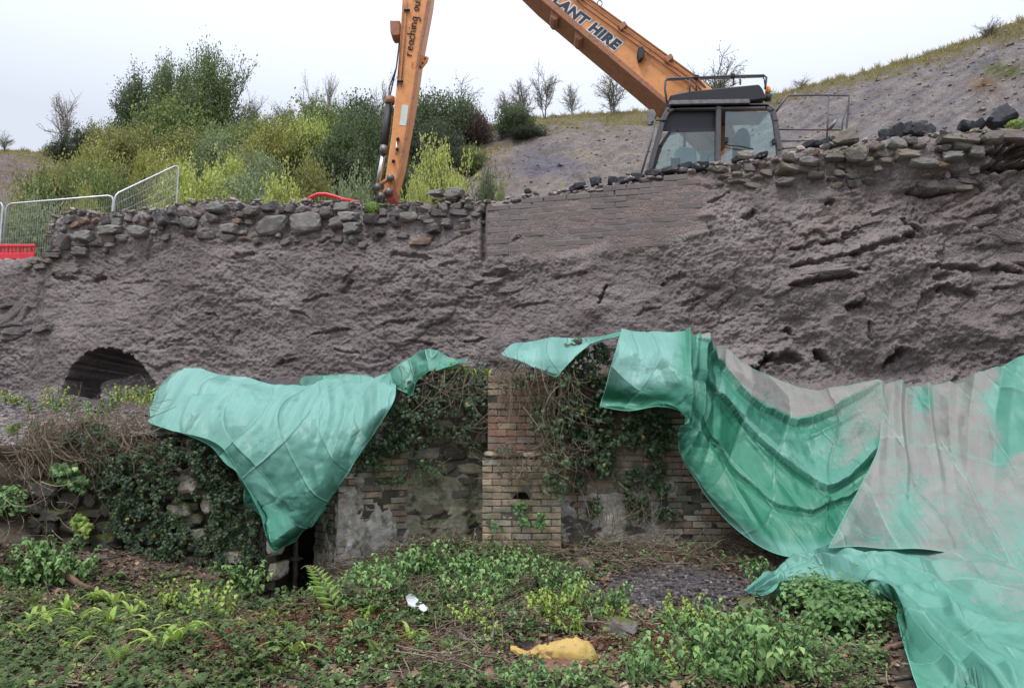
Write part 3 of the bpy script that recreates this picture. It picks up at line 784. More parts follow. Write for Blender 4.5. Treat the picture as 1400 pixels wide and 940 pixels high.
yss = np.interp(azz, _az[:, 0], _az[:, 2]); yff = interp(pp[:, 0], YF)
tt = pp[:, 1] ** 1.2; yy = yff - 2 + (yss - yff + 2) * tt; xx = azz * yy
keep = (fbm(xx / 3, yy / 3, 1, 3) + .25 + .2 * (pp[:, 0] > 640)) > r_.uniform(-.2, .6, n)
xx, yy = xx[keep], yy[keep]
rock_scatter('scree', np.stack([xx, yy, hill(xx, yy)], -1), r_.uniform(.03, .085, len(xx)) * (1 + (r_.random(len(xx)) < .05) * 1.2), M['scree'], 5)
# ================================================================== LOWER RUIN: five walls
def seg_frame(a, b):
    (pa, ya), (pb, yb) = a, b
    A = Vector(((pa - 700) / F * ya, ya)); B = Vector(((pb - 700) / F * yb, yb))
    d = (B - A); L = d.length; d.normalize(); n = Vector((d.y, -d.x))      # n faces the camera side
    return A, d, n, L, math.atan2(d.y, d.x)
def face_sheet(parent, name, a, b, z0, z1, mat, out, res=.022, attrs=None, back=.25):
    """a masonry face as a relief sheet with closed sides; out(px,py,s,z) = metres proud"""
    A, d, n, L, ang = seg_frame(a, b)
    nu = max(3, int(L / res)); nv = max(3, int((z1 - z0) / res))
    S_, Z = np.meshgrid(np.linspace(0, L, nu), np.linspace(z0, z1, nv))
    X = A.x + d.x * S_; Y = A.y + d.y * S_
    px, py = PX(X, Y, Z); o = out(px, py, S_, Z)
    V = np.stack([X + n.x * o, Y + n.y * o, Z], -1)
    # returns: push an outer ring back
    def bk(v): 
        w = v.copy(); w[..., 0] -= n.x * back; w[..., 1] -= n.y * back; return w
    V = np.concatenate([bk(V[:, :1]), V, bk(V[:, -1:])], 1); V = np.concatenate([bk(V[:1]), V, bk(V[-1:])], 0)
    me = np_mesh(name, V.reshape(-1, 3), grid_faces(nu + 2, nv + 2), True)
    return link(name, me, mat, parent)
def bricks(parent, a, b, z0, z1, mats, skip, L=.232, H=.078, proud=.0, rr=None, lim=300, seed=1, lean=0, red=None):
    rr = random.Random(seed); A, d, n, LL, ang = seg_frame(a, b)
    z = z0; row = 0; c = 0; todo = []
    while z < z1:
        s = (.5 * L if row % 2 else 0) - .5 * L * 0
        while s < LL + .02:
            w = L
            if s + L * .5 > LL: w = max(.0, (LL - s) * 2)
            if s - L * .5 < 0: s0 = 0
            cx = s; hw = L * .5
            lo, hi = max(0, cx - hw), min(LL, cx + hw)
            if hi - lo > .05:
                cc = (lo + hi) / 2; x = A.x + d.x * cc; y = A.y + d.y * cc
                px, py = PX(x, y, z + H / 2)
                if not skip(px, py, rr): todo.append((x, y, z + H / 2, hi - lo, px, py))
            s += L
        z += H * rr.uniform(.985, 1.015); row += 1
    for x, y, zz, w, px, py in todo:
        mt = rr.choice(mats if red is None or not red(px, py) else [M['brick_red']])
        if c >= lim: break
        pr = proud + rr.gauss(0, .005)
        put_brick(x - n.x * (.051 - pr - .012), y - n.y * (.051 - pr - .012), zz, (w * .962 / .215, 1, H * .88 / .065), mt, parent, ang, 0, rr); c += 1
    return c
M['limewash'] = mat_stone('old_lime_render', [(.24, .22, .175), (.52, .49, .44), (.38, .35, .30), (.70, .67, .62)], obj_rand=False, scale=13, bmp=.7, dustcol=(.15, .145, .095), dust_amt=.35)
M['stone_dark'] = mat_stone('dark_damp_stone', [(.11, .095, .08), (.145, .12, .10), (.09, .08, .07), (.16, .135, .105)], dustcol=(.05, .055, .03), dust_amt=.4, moss=.3)
M['stone_pale'] = mat_stone('pale_stone', [(.36, .32, .275), (.33, .30, .25), (.40, .35, .285)], dustcol=(.12, .11, .08), dust_amt=.35, moss=.2)
M['stone_block'] = mat_stone('greenish_block', [(.33, .30, .21), (.26, .245, .175), (.36, .33, .24), (.24, .23, .185)], dustcol=(.07, .08, .04), dust_amt=.45, moss=.3)
def rugged(amp, sc, seed=0):
    return lambda px, py, s, z: amp * fbm(s / sc + seed, z / sc, seed, 4)

# --- the pier beside the doorway: a wedge whose arris points at the camera
pier = empty('brick_pier', P(465, 800, 9.4), 'weathered brick pier right of the dark doorway, with flaking whitish limewash', 'wall')
sA = ((437, 9.85), (465, 9.42)); sB = ((465, 9.42), (562, 9.98))
face_sheet(pier, 'mortar_core', *sA, -.6, 1.72, M['mortar'], rugged(.02, .3, 1))
face_sheet(pier, 'mortar_core', *sB, -.6, 1.98, M['mortar'], rugged(.02, .3, 2))
nA = bricks(pier, *sA, -.55, 1.32, [M['brick_grey'], M['stone_block'], M['brick_grey']], lambda px, py, r: r.random() < .06, seed=3, H=.08)
nB = bricks(pier, *sB, -.2, 1.85, [M['brick_grey'], M['brick_red'], M['brick_tan'], M['brick_grey']], lambda px, py, r: py < 560 or (px > 500 and 655 < py < 664) or r.random() < .05, seed=4)
face_sheet(pier, 'limewash_patch', *sB, -.5, 1.15, M['limewash'],
    lambda px, py, s, z: -.04 + .062 * sstep(-.12, .12, fbm(s / .35, z / .5, 4, 4) * .8 + .45 - ((py - 735) / 75.) ** 2 * .5 - np.abs(px - 505) / 110.) + .012 * fbm(s / .1, z / .1, 3, 4), res=.012)
face_sheet(pier, 'limewash_patch', *sA, -.55, 1.0, M['limewash'],
    lambda px, py, s, z: -.035 + .05 * sstep(-.1, .15, fbm(s / .25, z / .35, 14, 4) * .8 - .02) + .012 * fbm(s / .08, z / .08, 3, 4), res=.012)
# --- recess wall behind the overgrown heap
rec = empty('block_wall', P(600, 720, 10.0), 'recessed stone block wall stained green and black between the two brick piers', 'wall')
sR = ((556, 9.99), (668, 10.06))
face_sheet(rec, 'mortar_core', *sR, -.1, 2.5, M['mortar'], rugged(.03, .3, 5))
rr = random.Random(12); A_, d_, n_, L_, a_ = seg_frame(*sR)
z = .1; row = 0
while z < 2.35:
    h = rr.uniform(.13, .2); s = rr.uniform(-.2, 0)
    while s < L_:
        w = rr.uniform(.18, .36); lo, hi = max(0, s), min(L_, s + w)
        if hi - lo > .06:
            c = (lo + hi) / 2; zz = z + h / 2
            o = put_stone(A_.x + d_.x * c + n_.x * (-.04 + rr.gauss(0, .012)), A_.y + d_.y * c + n_.y * (-.04), zz, (hi - lo) / 2 * 1.0, .09, h / 2 * .98, rr.choice([M['stone_block']] * 3 + [M['stone_dark']]), rec, True, 0, rr=rr, big=w > .25)
            o.rotation_euler = (0, rr.gauss(0, .02), a_)
        s += w + .008
    z += h + .008; row += 1
face_sheet(rec, 'render_patch', *sR, .2, 1.5, M['stone_block'],
    lambda px, py, s, z: -.05 + .09 * sstep(-.1, .15, fbm(s / .4, z / .4, 24, 4) * .7 + .5 - ((py - 690) / 55.) ** 2 * .6) + .012 * fbm(s / .1, z / .1, 3, 4), res=.014)
# --- brick pillar
pil = empty('brick_pillar', P(710, 745, 9.45), 'square tan brick pillar with a small arched vent hole, ivy over its top', 'wall')
sP = ((660, 9.45), (766, 9.45)); sPu = ((667, 9.58), (760, 9.58))
hole = lambda px, py: ((px - 713) / 11.) ** 2 + ((py - 686) / 13.) ** 2 < 1
face_sheet(pil, 'mortar_core', *sP, 0, 1.38, M['mortar'], lambda px, py, s, z: .012 * fbm(s / .2, z / .2, 1, 4) - .3 * hole(px, py), res=.012, back=.5)
face_sheet(pil, 'mortar_core', *sPu, 1.3, 2.32, M['mortar'], rugged(.012, .2, 7), back=.5)
nP = bricks(pil, *sP, .12, 1.36, [M['brick_tan']] * 5 + [M['brick_grey']], lambda px, py, r: hole(px, py), seed=8, lim=160)
nPu = bricks(pil, *sPu, 1.385, 2.30, [M['brick_red']] * 3 + [M['brick_tan']], lambda px, py, r: r.random() < .03, seed=9, lim=100, H=.082)
# plinth course between them
mb = MB()
for i in range(4):
    x0 = (662 - 700) / F * 9.45 + i * .235; put_stone(x0 + .11, 9.53, 1.405, .115, .13, .032, M['brick_tan'], pil, True, 0, rr=rr)
# --- right-hand brick wall
rw = empty('brick_wall', P(900, 745, 9.75), 'long low brick wall under ivy and limewash, running behind the hanging green tarp', 'wall')
sW = ((762, 9.75), (1085, 9.75))
h1 = lambda px, py: (abs(px - 953) < 14 and abs(py - 680) < 10) or (abs(px - 946) < 14 and abs(py - 733) < 6)
hm = lambda px, py: ((np.abs(px - 953) < 13) & (np.abs(py - 680) < 9)) | ((np.abs(px - 946) < 13) & (np.abs(py - 733) < 5))
face_sheet(rw, 'mortar_core', (986, 9.76), (1085, 9.76), .1, 1.7, M['mortar'], rugged(.015, .2, 3), back=.3)
face_sheet(rw, 'mortar_core', (762, 9.75), (984, 9.75), .1, 2.34, M['mortar'], lambda px, py, s, z: .018 * fbm(s / .25, z / .25, 1, 4) - .35 * hm(px, py), res=.018, back=.3)
M['old_brickwork'] = mat_stone('old_brickwork', [(.22, .16, .12), (.34, .26, .19), (.28, .235, .18), (.36, .23, .16)], obj_rand=False, scale=18, bmp=.8, dustcol=(.13, .12, .09), dust_amt=.5)
def courses(s, z, L=.232, H=.078):
    r = np.floor(z / H); fz = z / H - r; u = s / L + .5 * (r % 2); fu = u - np.floor(u); idd = (_h(np.floor(u), r, r * 0 + 5) & 1023) / 1023.
    return sstep(0, .14, fz) * sstep(1, .86, fz) * sstep(0, .05, fu) * sstep(1, .95, fu) * (.012 + .014 * idd)
bw_ = face_sheet(rw, 'brickwork', (762, 9.75), (908, 9.75), .95, 2.36, M['old_brickwork'], lambda px, py, s, z: -.004 + courses(s, z) + .008 * fbm(s / .2, z / .2, 1, 4), res=.009, back=.25); bw_['kind'] = 'stuff'
# the bricks you can see first, the rest up to the limit
nW = bricks(rw, *sW, .30, 2.40, [M['brick_tan'], M['brick_grey'], M['brick_red'], M['brick_grey']],
            lambda px, py, r: h1(px, py) or px > 1060 or (px < 890 and (py < 640 or py > 700)) or py > 752 or (px > 975 and py < 600), seed=10, lim=298)
face_sheet(rw, 'limewash_patch', *sW, .15, 1.35, M['limewash'],
    lambda px, py, s, z: -.05 + .075 * sstep(-.12, .12, fbm(s / .45, z / .3, 34, 4) * .75 + .22 - np.maximum(0, (675 - py) / 50.) - np.maximum(0, (px - 905) / 50.) * .9) - .1 * hm(px, py) + .014 * fbm(s / .1, z / .1, 3, 4), res=.012)
print('bricks', nA, nB, nP, nPu, nW)
# --- left stone wall
lw = empty('stone_wall', P(200, 790, 9.3), 'low rough stone wall overhung by dry brambles and dark ivy, left of the doorway', 'wall')
LW = [(-160, 8.9), (-20, 9.0), (60, 9.3), (160, 9.36), (260, 9.3), (340, 9.35), (370, 9.55), (384, 9.9)]
rr = random.Random(31)
ztop = lambda px: float(np.interp(px, [-160, 0, 60, 160, 250, 392], [1.0, 1.1, 1.5, 1.66, 1.72, 1.6]))
for (a, b) in zip(LW[:-1], LW[1:]):
    face_sheet(lw, 'earth_core', a, b, -.6, max(ztop(a[0]), ztop(b[0])) + .03, M['soil'], lambda px, py, s, z: -.06 + .04 * fbm(px / 20., py / 20., 2, 4) - .14 * sstep(1.55, 1.95, z), res=.03, back=.3)
    A_, d_, n_, L_, a_ = seg_frame(a, b)
    z = -.35
    while z < min(ztop(a[0]), ztop(b[0])) - .05:
        h = rr.uniform(.09, .2); s = rr.uniform(-.15, .05)
        while s < L_:
            w = rr.uniform(.14, .42); c = s + w / 2
            if c < L_ + .05:
                x = A_.x + d_.x * c; y = A_.y + d_.y * c; px, py = PX(x, y, z + h / 2)
                pale = px > 215 and rr.random() < .45 or px > 345
                o = put_stone(x + n_.x * (-.07 + rr.gauss(0, .02)), y + n_.y * (-.07) + 0, z + h / 2, w / 2 * 1.0, .13, h / 2 * 1.0, M['stone_pale'] if pale else M['stone_dark'], lw, True, 0, rr=rr, big=w > .3)
                o.rotation_euler = (0, rr.gauss(0, .04), a_)
            s += w + .01
        z += h + .012
for px, py, hw, hh, mt in [(54, 668, 24, 13, 'stone_dark'), (88, 640, 16, 10, 'stone_dark'), (36, 655, 10, 7, 'stone_dark'), (256, 664, 14, 16, 'stone_pale'), (243, 697, 17, 12, 'stone_pale'), (284, 694, 12, 12, 'stone_pale'), (140, 742, 20, 14, 'stone_dark'), (70, 705, 20, 9, 'stone_dark'), (232, 630, 12, 8, 'stone_pale'), (372, 745, 9, 15, 'stone_pale'), (375, 782, 8, 14, 'stone_pale'), (232, 775, 16, 9, 'stone_pale'), (318, 760, 14, 10, 'stone_pale')]:
    q = P(px, py, 9.2); put_stone(q.x, q.y + .14, q.z, hw / F * 9.2, .14, hh / F * 9.2, M[mt], lw, True, 0, rr=rr, big=True)
# --- the doorway: lining, back wall, iron stanchion
dw = empty('doorway_passage', P(412, 820, 10.0), 'dark low doorway between the stone wall and the brick pier, partly behind the green tarp', 'doorway')
xl, xr = (384 - 700) / F * 9.9, (441 - 700) / F * 9.9
def lin(nm, a, b): MB().box(a, b).build(nm, M['stone_dark'], dw, bevel=.02)
lin('side_wall', (xl - .25, 9.75, -.7), (xl, 11.6, 1.9)); lin('side_wall', (xr, 9.95, -.7), (xr + .25, 11.6, 1.9))
lin('back_wall', (xl - .2, 11.6, -.7), (xr + .2, 11.8, 1.9)); lin('roof_slab', (xl - .25, 9.7, 1.35), (xr + .25, 11.7, 1.6))
mtl = mat_simple('rusty_iron', (.045, .035, .032), .7, .3, .4, 14, .4, 50, dirt=(.12, .06, .035), dirt_amt=.6)
sp = empty('iron_prop', P(403, 822, 9.55), 'thin rusty iron prop standing in the dark doorway under the tarp tip', 'iron prop')
q0, q1 = P(402, 832, 9.55), P(405, 715, 9.55)
MB().tube([q0, q0.lerp(q1, .5), q1], .032, 12).build('shaft', mtl, sp, True)
qq = P(403.5, 763, 9.55); MB().tube([qq - Vector((0, 0, .02)), qq + Vector((0, 0, .02))], .065, 12).build('collar', mtl, sp)
MB().tube([qq - Vector((.09, 0, .0)), qq + Vector((.09, 0, .0))], .014, 8).build('locking_pin', mtl, sp)
qb = P(402, 815, 9.55); MB().box((qb.x - .045, qb.y - .05, qb.z - .10), (qb.x + .05, qb.y + .05, qb.z + .08)).build('foot', mtl, sp, bevel=.01)
# ================================================================== TARPAULINS
def cr(A, n, axis):
    """Catmull-Rom resampling of an array along one axis"""
    A = np.moveaxis(np.asarray(A, float), axis, 0); m = A.shape[0]
    Pd = np.concatenate([2 * A[:1] - A[1:2], A, 2 * A[-1:] - A[-2:-1]], 0)
    t = np.linspace(0, m - 1 - 1e-9, n); i = np.floor(t).astype(int); f = (t - i).reshape((-1,) + (1,) * (A.ndim - 1))
    p0, p1, p2, p3 = Pd[i], Pd[i + 1], Pd[i + 2], Pd[i + 3]
    r = .5 * (2 * p1 + (p2 - p0) * f + (2 * p0 - 5 * p1 + 4 * p2 - p3) * f ** 2 + (3 * p1 - p0 - 3 * p2 + p3) * f ** 3)
    return np.moveaxis(r, 0, axis)
def hash1(i, s=0):
    return (_h(np.asarray(i), np.full(np.shape(i), s), np.full(np.shape(i), 7)) & 4095) / 2047.5 - 1
def tent(x):
    x = np.abs(x); return np.where(x < 1.6, 1 - x / 1.6, 0) ** 1.15
def lin1(u, s):
    i = np.floor(u); f = u - i; return hash1(i, s) * (1 - f) + hash1(i + 1, s) * f
def lat2(u, v, s):
    i, j = np.floor(u), np.floor(v); f, h = u - i, v - j
    H = lambda a, b: (_h(a, b, np.full(a.shape, s)) & 4095) / 2047.5 - 1
    # two flat triangles per cell, so the facets stay sharp
    z00, z10, z01, z11 = H(i, j), H(i + 1, j), H(i, j + 1), H(i + 1, j + 1)
    up = f + h <= 1
    return np.where(up, z00 + f * (z10 - z00) + h * (z01 - z00), z11 + (1 - f) * (z01 - z11) + (1 - h) * (z10 - z11))
def mat_tarp():
    m, nt, b, out = new_mat('green_polyethylene'); p = pos(nt)
    c = ramp(nt, noise(nt, p, 1.6, 4), [(.3, (.045, .225, .145)), (.7, (.07, .295, .20))])
    paleness = N(nt, 'ShaderNodeAttribute', attribute_name='paleness').outputs['Fac']
    c = mixc(nt, paleness, c, (.21, .43, .37))  # mixes in a paler green by each sheet's own mask
    ba = N(nt, 'ShaderNodeAttribute', attribute_name='bare').outputs['Fac']
    c = mixc(nt, ba, c, (.02, .20, .10))
    d = N(nt, 'ShaderNodeAttribute', attribute_name='dirt').outputs['Fac']
    sv_ = N(nt, 'ShaderNodeVectorMath', {0: p, 1: (3.4, 3.4, .9)}, operation='MULTIPLY').outputs[0]; n1 = noise(nt, sv_, 1.0, 8, .75); n2 = noise(nt, p, 30, 9, .95)
    s = N(nt, 'ShaderNodeMath', {0: d, 1: N(nt, 'ShaderNodeMath', {0: n1, 1: .5}, operation='SUBTRACT').outputs[0]}, operation='ADD')
    s2 = N(nt, 'ShaderNodeMath', {0: s.outputs[0], 1: N(nt, 'ShaderNodeMath', {0: N(nt, 'ShaderNodeMath', {0: n2, 1: .5}, operation='SUBTRACT').outputs[0], 1: 3.4}, operation='MULTIPLY').outputs[0]}, operation='ADD')
    k = N(nt, 'ShaderNodeMapRange', {0: s2.outputs[0], 1: .36, 2: .62}).outputs[0]
    dc = mixc(nt, noise(nt, p, 5, 4), (.24, .215, .20), (.37, .335, .31))
    c = mixc(nt, k, c, dc)
    fo = N(nt, 'ShaderNodeAttribute', attribute_name='fold').outputs['Vector']
    sp_ = N(nt, 'ShaderNodeSeparateXYZ', {0: fo}); LN_ = []
    for ax in (0, 1):      # pale worn line along each pressed fold
        fr_ = N(nt, 'ShaderNodeMath', {0: sp_.outputs[ax], 1: .5}, operation='PINGPONG').outputs[0]
        LN_.append(N(nt, 'ShaderNodeMapRange', {0: fr_, 1: 0., 2: .022, 3: 1., 4: 0.}).outputs[0])
    lm_ = N(nt, 'ShaderNodeMath', {0: LN_[0], 1: LN_[1]}, operation='MAXIMUM').outputs[0]
    lm_ = N(nt, 'ShaderNodeMath', {0: lm_, 1: thr(nt, noise(nt, p, 5, 3), .35, .7)}, operation='MULTIPLY').outputs[0]
    c = mixc(nt, N(nt, 'ShaderNodeMath', {0: lm_, 1: .55}, operation='MULTIPLY').outputs[0], c, (.32, .55, .46))
    nt.links.new(c, b.inputs['Base Color'])
    rg = N(nt, 'ShaderNodeMapRange', {0: k, 1: 0., 2: 1., 3: .43, 4: .9}).outputs[0]
    nt.links.new(rg, b.inputs['Roughness']); b.inputs['Specular IOR Level'].default_value = .5
    n3 = noise(nt, p, 16, 5, .65); n4 = noise(nt, p, 70, 3)
    h = N(nt, 'ShaderNodeMath', {0: n3, 1: N(nt, 'ShaderNodeMath', {0: n4, 1: .25}, operation='MULTIPLY').outputs[0]}, operation='ADD').outputs[0]
    # fold lattice and crumples: every panel is its own flat facet, so the creases stay straight and crisp
    def facets(vec, scale, k, vor):
        sc = N(nt, 'ShaderNodeVectorMath', {0: vec, 1: (scale, scale, 0)}, operation='MULTIPLY').outputs[0]
        if vor:
            v = N(nt, 'ShaderNodeTexVoronoi', {'Vector': sc, 'Scale': 1.0}); cpos = v.outputs['Position']; rc = v.outputs['Color']
        else:
            cpos = N(nt, 'ShaderNodeVectorMath', {0: sc}, operation='FLOOR').outputs[0]
            rc = N(nt, 'ShaderNodeTexWhiteNoise', {0: cpos}, noise_dimensions='3D').outputs['Color']
            cpos = N(nt, 'ShaderNodeVectorMath', {0: cpos, 1: (.5, .5, 0)}, operation='ADD').outputs[0]
        dl = N(nt, 'ShaderNodeVectorMath', {0: sc, 1: cpos}, operation='SUBTRACT').outputs[0]
        rr_ = N(nt, 'ShaderNodeVectorMath', {0: rc, 1: (.5, .5, .5)}, operation='SUBTRACT').outputs[0]
        dd = N(nt, 'ShaderNodeVectorMath', {0: dl, 1: rr_}, operation='DOT_PRODUCT').outputs['Value']
        return N(nt, 'ShaderNodeMath', {0: dd, 1: k / scale}, operation='MULTIPLY').outputs[0]
    fz = N(nt, 'ShaderNodeSeparateXYZ', {0: fo}).outputs[2]
    fm = N(nt, 'ShaderNodeVectorMath', {0: fo, 'Scale': fz}, operation='SCALE').outputs[0]
    H = N(nt, 'ShaderNodeMath', {0: facets(fo, 1.0, 3.1, False), 1: fz}, operation='MULTIPLY').outputs[0]
    mk = thr(nt, noise(nt, p, 1.3, 3), .38, .62)
    for sc_, k_ in ((1.7, 1.2), (4.2, .85), (9., .45)):
        f_ = N(nt, 'ShaderNodeMath', {0: facets(fm, sc_, k_, True), 1: mk}, operation='MULTIPLY').outputs[0]
        H = N(nt, 'ShaderNodeMath', {0: H, 1: f_}, operation='ADD').outputs[0]
    sp_ = N(nt, 'ShaderNodeSeparateXYZ', {0: fo})
    for ax in (0, 1):      # the pressed fold line itself
        fr_ = N(nt, 'ShaderNodeMath', {0: sp_.outputs[ax], 1: 1.0}, operation='PINGPONG').outputs[0] if False else N(nt, 'ShaderNodeMath', {0: sp_.outputs[ax], 1: .5}, operation='PINGPONG').outputs[0]
        ln_ = N(nt, 'ShaderNodeMapRange', {0: fr_, 1: 0., 2: .035, 3: .035, 4: 0.}).outputs[0]
        H = N(nt, 'ShaderNodeMath', {0: H, 1: ln_}, operation='ADD').outputs[0]
    b2 = N(nt, 'ShaderNodeBump', {'Strength': 1.0, 'Distance': .16, 'Height': H})
    bump(nt, b, h, .14, .010, b2.outputs[0])
    t = N(nt, 'ShaderNodeBsdfTranslucent', {0: c})
    x = N(nt, 'ShaderNodeMixShader', {0: .15, 1: b.outputs[0], 2: t.outputs[0]}); nt.links.new(x.outputs[0], out.inputs[0])
    return m
M['tarp'] = mat_tarp()
M['hem'] = mat_simple('tarp_hem', (.14, .42, .31), .5, 0, .15)
M['rope'] = mat_simple('tarp_cord', (.45, .5, .42), .7)
def tarp_sheet(name, net, nu, nv, ang=0., per=.42, A1=.02, A2=.03, crum=.012, seed=0, dirt=None, paleness=None, extra=None, parent=None, hem=(1, 1, 1, 1), bare=None, phase=(0, 0)):
    net = np.asarray(net, float)                    # rows (v) x cols (u) x (px, py, Y)
    G = cr(cr(net, nv, 0), nu, 1)
    V = P(G[..., 0], G[..., 1], G[..., 2])
    px, py = G[..., 0], G[..., 1]
    U, Vv = np.meshgrid(np.linspace(0, 1, nu), np.linspace(0, 1, nv))
    k = G[..., 2] / F
    a = (px - 700) * k; bcoord = -py * k
    ca, sa = math.cos(ang), math.sin(ang)
    s = (a * ca + bcoord * sa) / per + phase[0]; t = (-a * sa + bcoord * ca) / per + phase[1]
    s = s + .035 * fbm(a / .9, bcoord / .9, seed + 1, 2); t = t + .035 * fbm(a / .9, bcoord / .9, seed + 5, 2)
    A1 = A1 * 1.5; A2 = A2 * 2.0; crum = crum * 1.5
    d = A1 * (lin1(s, seed) + lin1(t, seed + 3)) + A2 * lat2(s, t, seed + 11) + .45 * A2 * lat2(s * 2.3 + .3, t * 2.3 + .7, seed + 19) * np.clip(perlin(a * 1.5, bcoord * 1.5, seed) * 2 + .5, 0, 1)
    for q, w in ((s, seed + 41), (t, seed + 47)):
        i = np.round(q); dd = np.abs(q - i) * per
        d = d + .010 * hash1(i, w) * np.clip(1 - dd / .016, 0, 1)
    # crisp crumples: flat triangles at three sizes and three bearings, denser in some places
    msk = .35 + np.clip(perlin(a * 1.1, bcoord * 1.1, seed + 9.) * 1.8 + .5, 0, 1.2)
    wq = .05 * fbm(a / .3, bcoord / .3, seed + 3, 2)
    for per_, th_, am in ((.27, .5, 1.25), (.15, 1.3, .75), (.085, 2.2, .40), (.05, .2, .16)):
        c_, s_ = math.cos(th_ + ang), math.sin(th_ + ang)
        d = d + crum * am * msk * lat2((a * c_ + bcoord * s_ + wq) / per_, (-a * s_ + bcoord * c_ + wq) / (per_ * 1.4), seed + int(per_ * 1000))
    if extra is not None: d = d + extra(px, py, U, Vv, a, bcoord)
    ed_ = np.minimum(np.minimum(U, 1 - U), 1 - Vv); d = d * (.35 + .65 * sstep(0, .07, ed_))
    du = np.gradient(V, axis=1); dv = np.gradient(V, axis=0)
    nn = np.cross(du, dv); ln = np.linalg.norm(nn, axis=-1, keepdims=True); nn = nn / np.maximum(ln, 1e-9)
    nn = np.where(nn[..., 1:2] > 0, -nn, nn)        # towards the camera side
    # smooth the normals so displacement stays clean
    for _ in range(8):
        nn[1:-1] = (nn[:-2] + nn[1:-1] + nn[2:]) / 3; nn[:, 1:-1] = (nn[:, :-2] + nn[:, 1:-1] + nn[:, 2:]) / 3
    nn /= np.maximum(np.linalg.norm(nn, axis=-1, keepdims=True), 1e-6)
    V = V + nn * d[..., None]
    at = {'fold': np.stack([s, t, 0 * s + per / .44], -1).reshape(-1, 3) , 'dirt': (dirt(px, py, U, Vv) if dirt else np.zeros_like(px) - .25).ravel(), 'paleness': np.clip((paleness(px, py, U, Vv) if paleness else np.zeros_like(px) + .15), 0, 1).ravel(), 'bare': np.clip(bare(px, py, U, Vv) if bare else np.zeros_like(px), 0, 1).ravel()}
    fc_ = grid_faces(nu, nv); nm_ = np.cross(np.gradient(V, axis=1), np.gradient(V, axis=0)); fc_ = fc_[:, ::-1] if nm_[..., 1].mean() > 0 else fc_
    me = np_mesh(name, V.reshape(-1, 3), fc_, True, at)
    o = link(name, me, M['tarp'], parent)
    mb = MB(); any_ = False
    for flag, line in zip(hem, (V[0], V[-1], V[:, 0], V[:, -1])):
        if flag:
            pts = [Vector(p) for p in line[::3]] ; pts = [p for i, p in enumerate(pts) if i == 0 or (p - pts[i - 1]).length > .004]
            if len(pts) > 3: mb.tube(pts, .0035, 5, cap=True); any_ = True
    if any_: mb.build('hem', M['hem'], parent, True)
    return V
def addY(net, f):
    return [[(x, y, f(x, y, i, j)) for j, (x, y) in enumerate(r)] for i, r in enumerate(net)]

# --- left tarp
tl = empty('tarpaulin', P(372, 755, 9.1), 'pale green tarpaulin hanging to a point over the dark doorway, left of the brick pillar', 'tarpaulin', 'green tarpaulins draped over the old walls')
net = [[(207, 556), (228, 524), (256, 511), (310, 513), (365, 519), (412, 524), (470, 521), (520, 516), (543, 516)],
       [(205, 570), (238, 548), (275, 540), (320, 540), (368, 545), (412, 546), (465, 544), (512, 538), (541, 528)],
       [(206, 579), (246, 572), (285, 572), (325, 574), (370, 578), (414, 578), (458, 576), (502, 566), (538, 548)],
       [(238, 589), (275, 598), (308, 606), (340, 614), (374, 620), (412, 622), (450, 617), (486, 602), (520, 578)],
       [(292, 604), (316, 632), (335, 650), (355, 662), (380, 670), (410, 670), (440, 660), (470, 644), (496, 614)],
       [(322, 640), (336, 672), (348, 694), (362, 706), (382, 712), (404, 710), (428, 700), (450, 680), (474, 648)],
       [(346, 690), (354, 712), (361, 726), (369, 736), (382, 738), (398, 733), (415, 722), (433, 706), (452, 680)],
       [(366, 738), (368, 745), (371, 750), (374, 754), (381, 752), (389, 747), (400, 741), (412, 729), (428, 712)]]
Yl = [10.35, 9.62, 9.18, 9.03, 8.98, 9.0, 9.05, 9.1]
def fl(px, py, U, V, a, b):
    d = .05 * np.exp(-((px - 275 - .2 * (py - 540)) / 26.) ** 2) * sstep(600, 560, py)
    d = d - .09 * np.exp(-((px - 278) / 15.) ** 2 - ((py - 536) / 6.) ** 2)                 # the dimple
    d = d + .05 * np.exp(-((px - 330) / 30.) ** 2 - ((py - 533) / 7.) ** 2)
    # a bunched bright pleat falling through the middle
    c = 470 - (py - 540) * .12
    for o_, w, h in ((0, 7, .05), (-22, 5, .035), (24, 6, -.03), (48, 6, .03)):
        d = d + h * tent((px - c - o_ + 6 * np.sin(py / 19.)) / w) * sstep(500, 560, py) * sstep(700, 640, py)
    d = d + .010 * np.sin(px / 9. + py / 40.) * sstep(560, 530, py) * sstep(380, 460, px)
    return d
tarp_sheet('sheet', addY(net, lambda x, y, i, j: Yl[i] + .06 * math.sin(j * 1.3 + i)), 260, 220, math.radians(-52), .40, .016, .026, .014, 1, paleness=lambda px, py, U, V: .95 - V * 1.05 + .0 * px, extra=fl, parent=tl, dirt=lambda px, py, U, V: -.42 + 0 * px)  # green turns paler towards the top edge
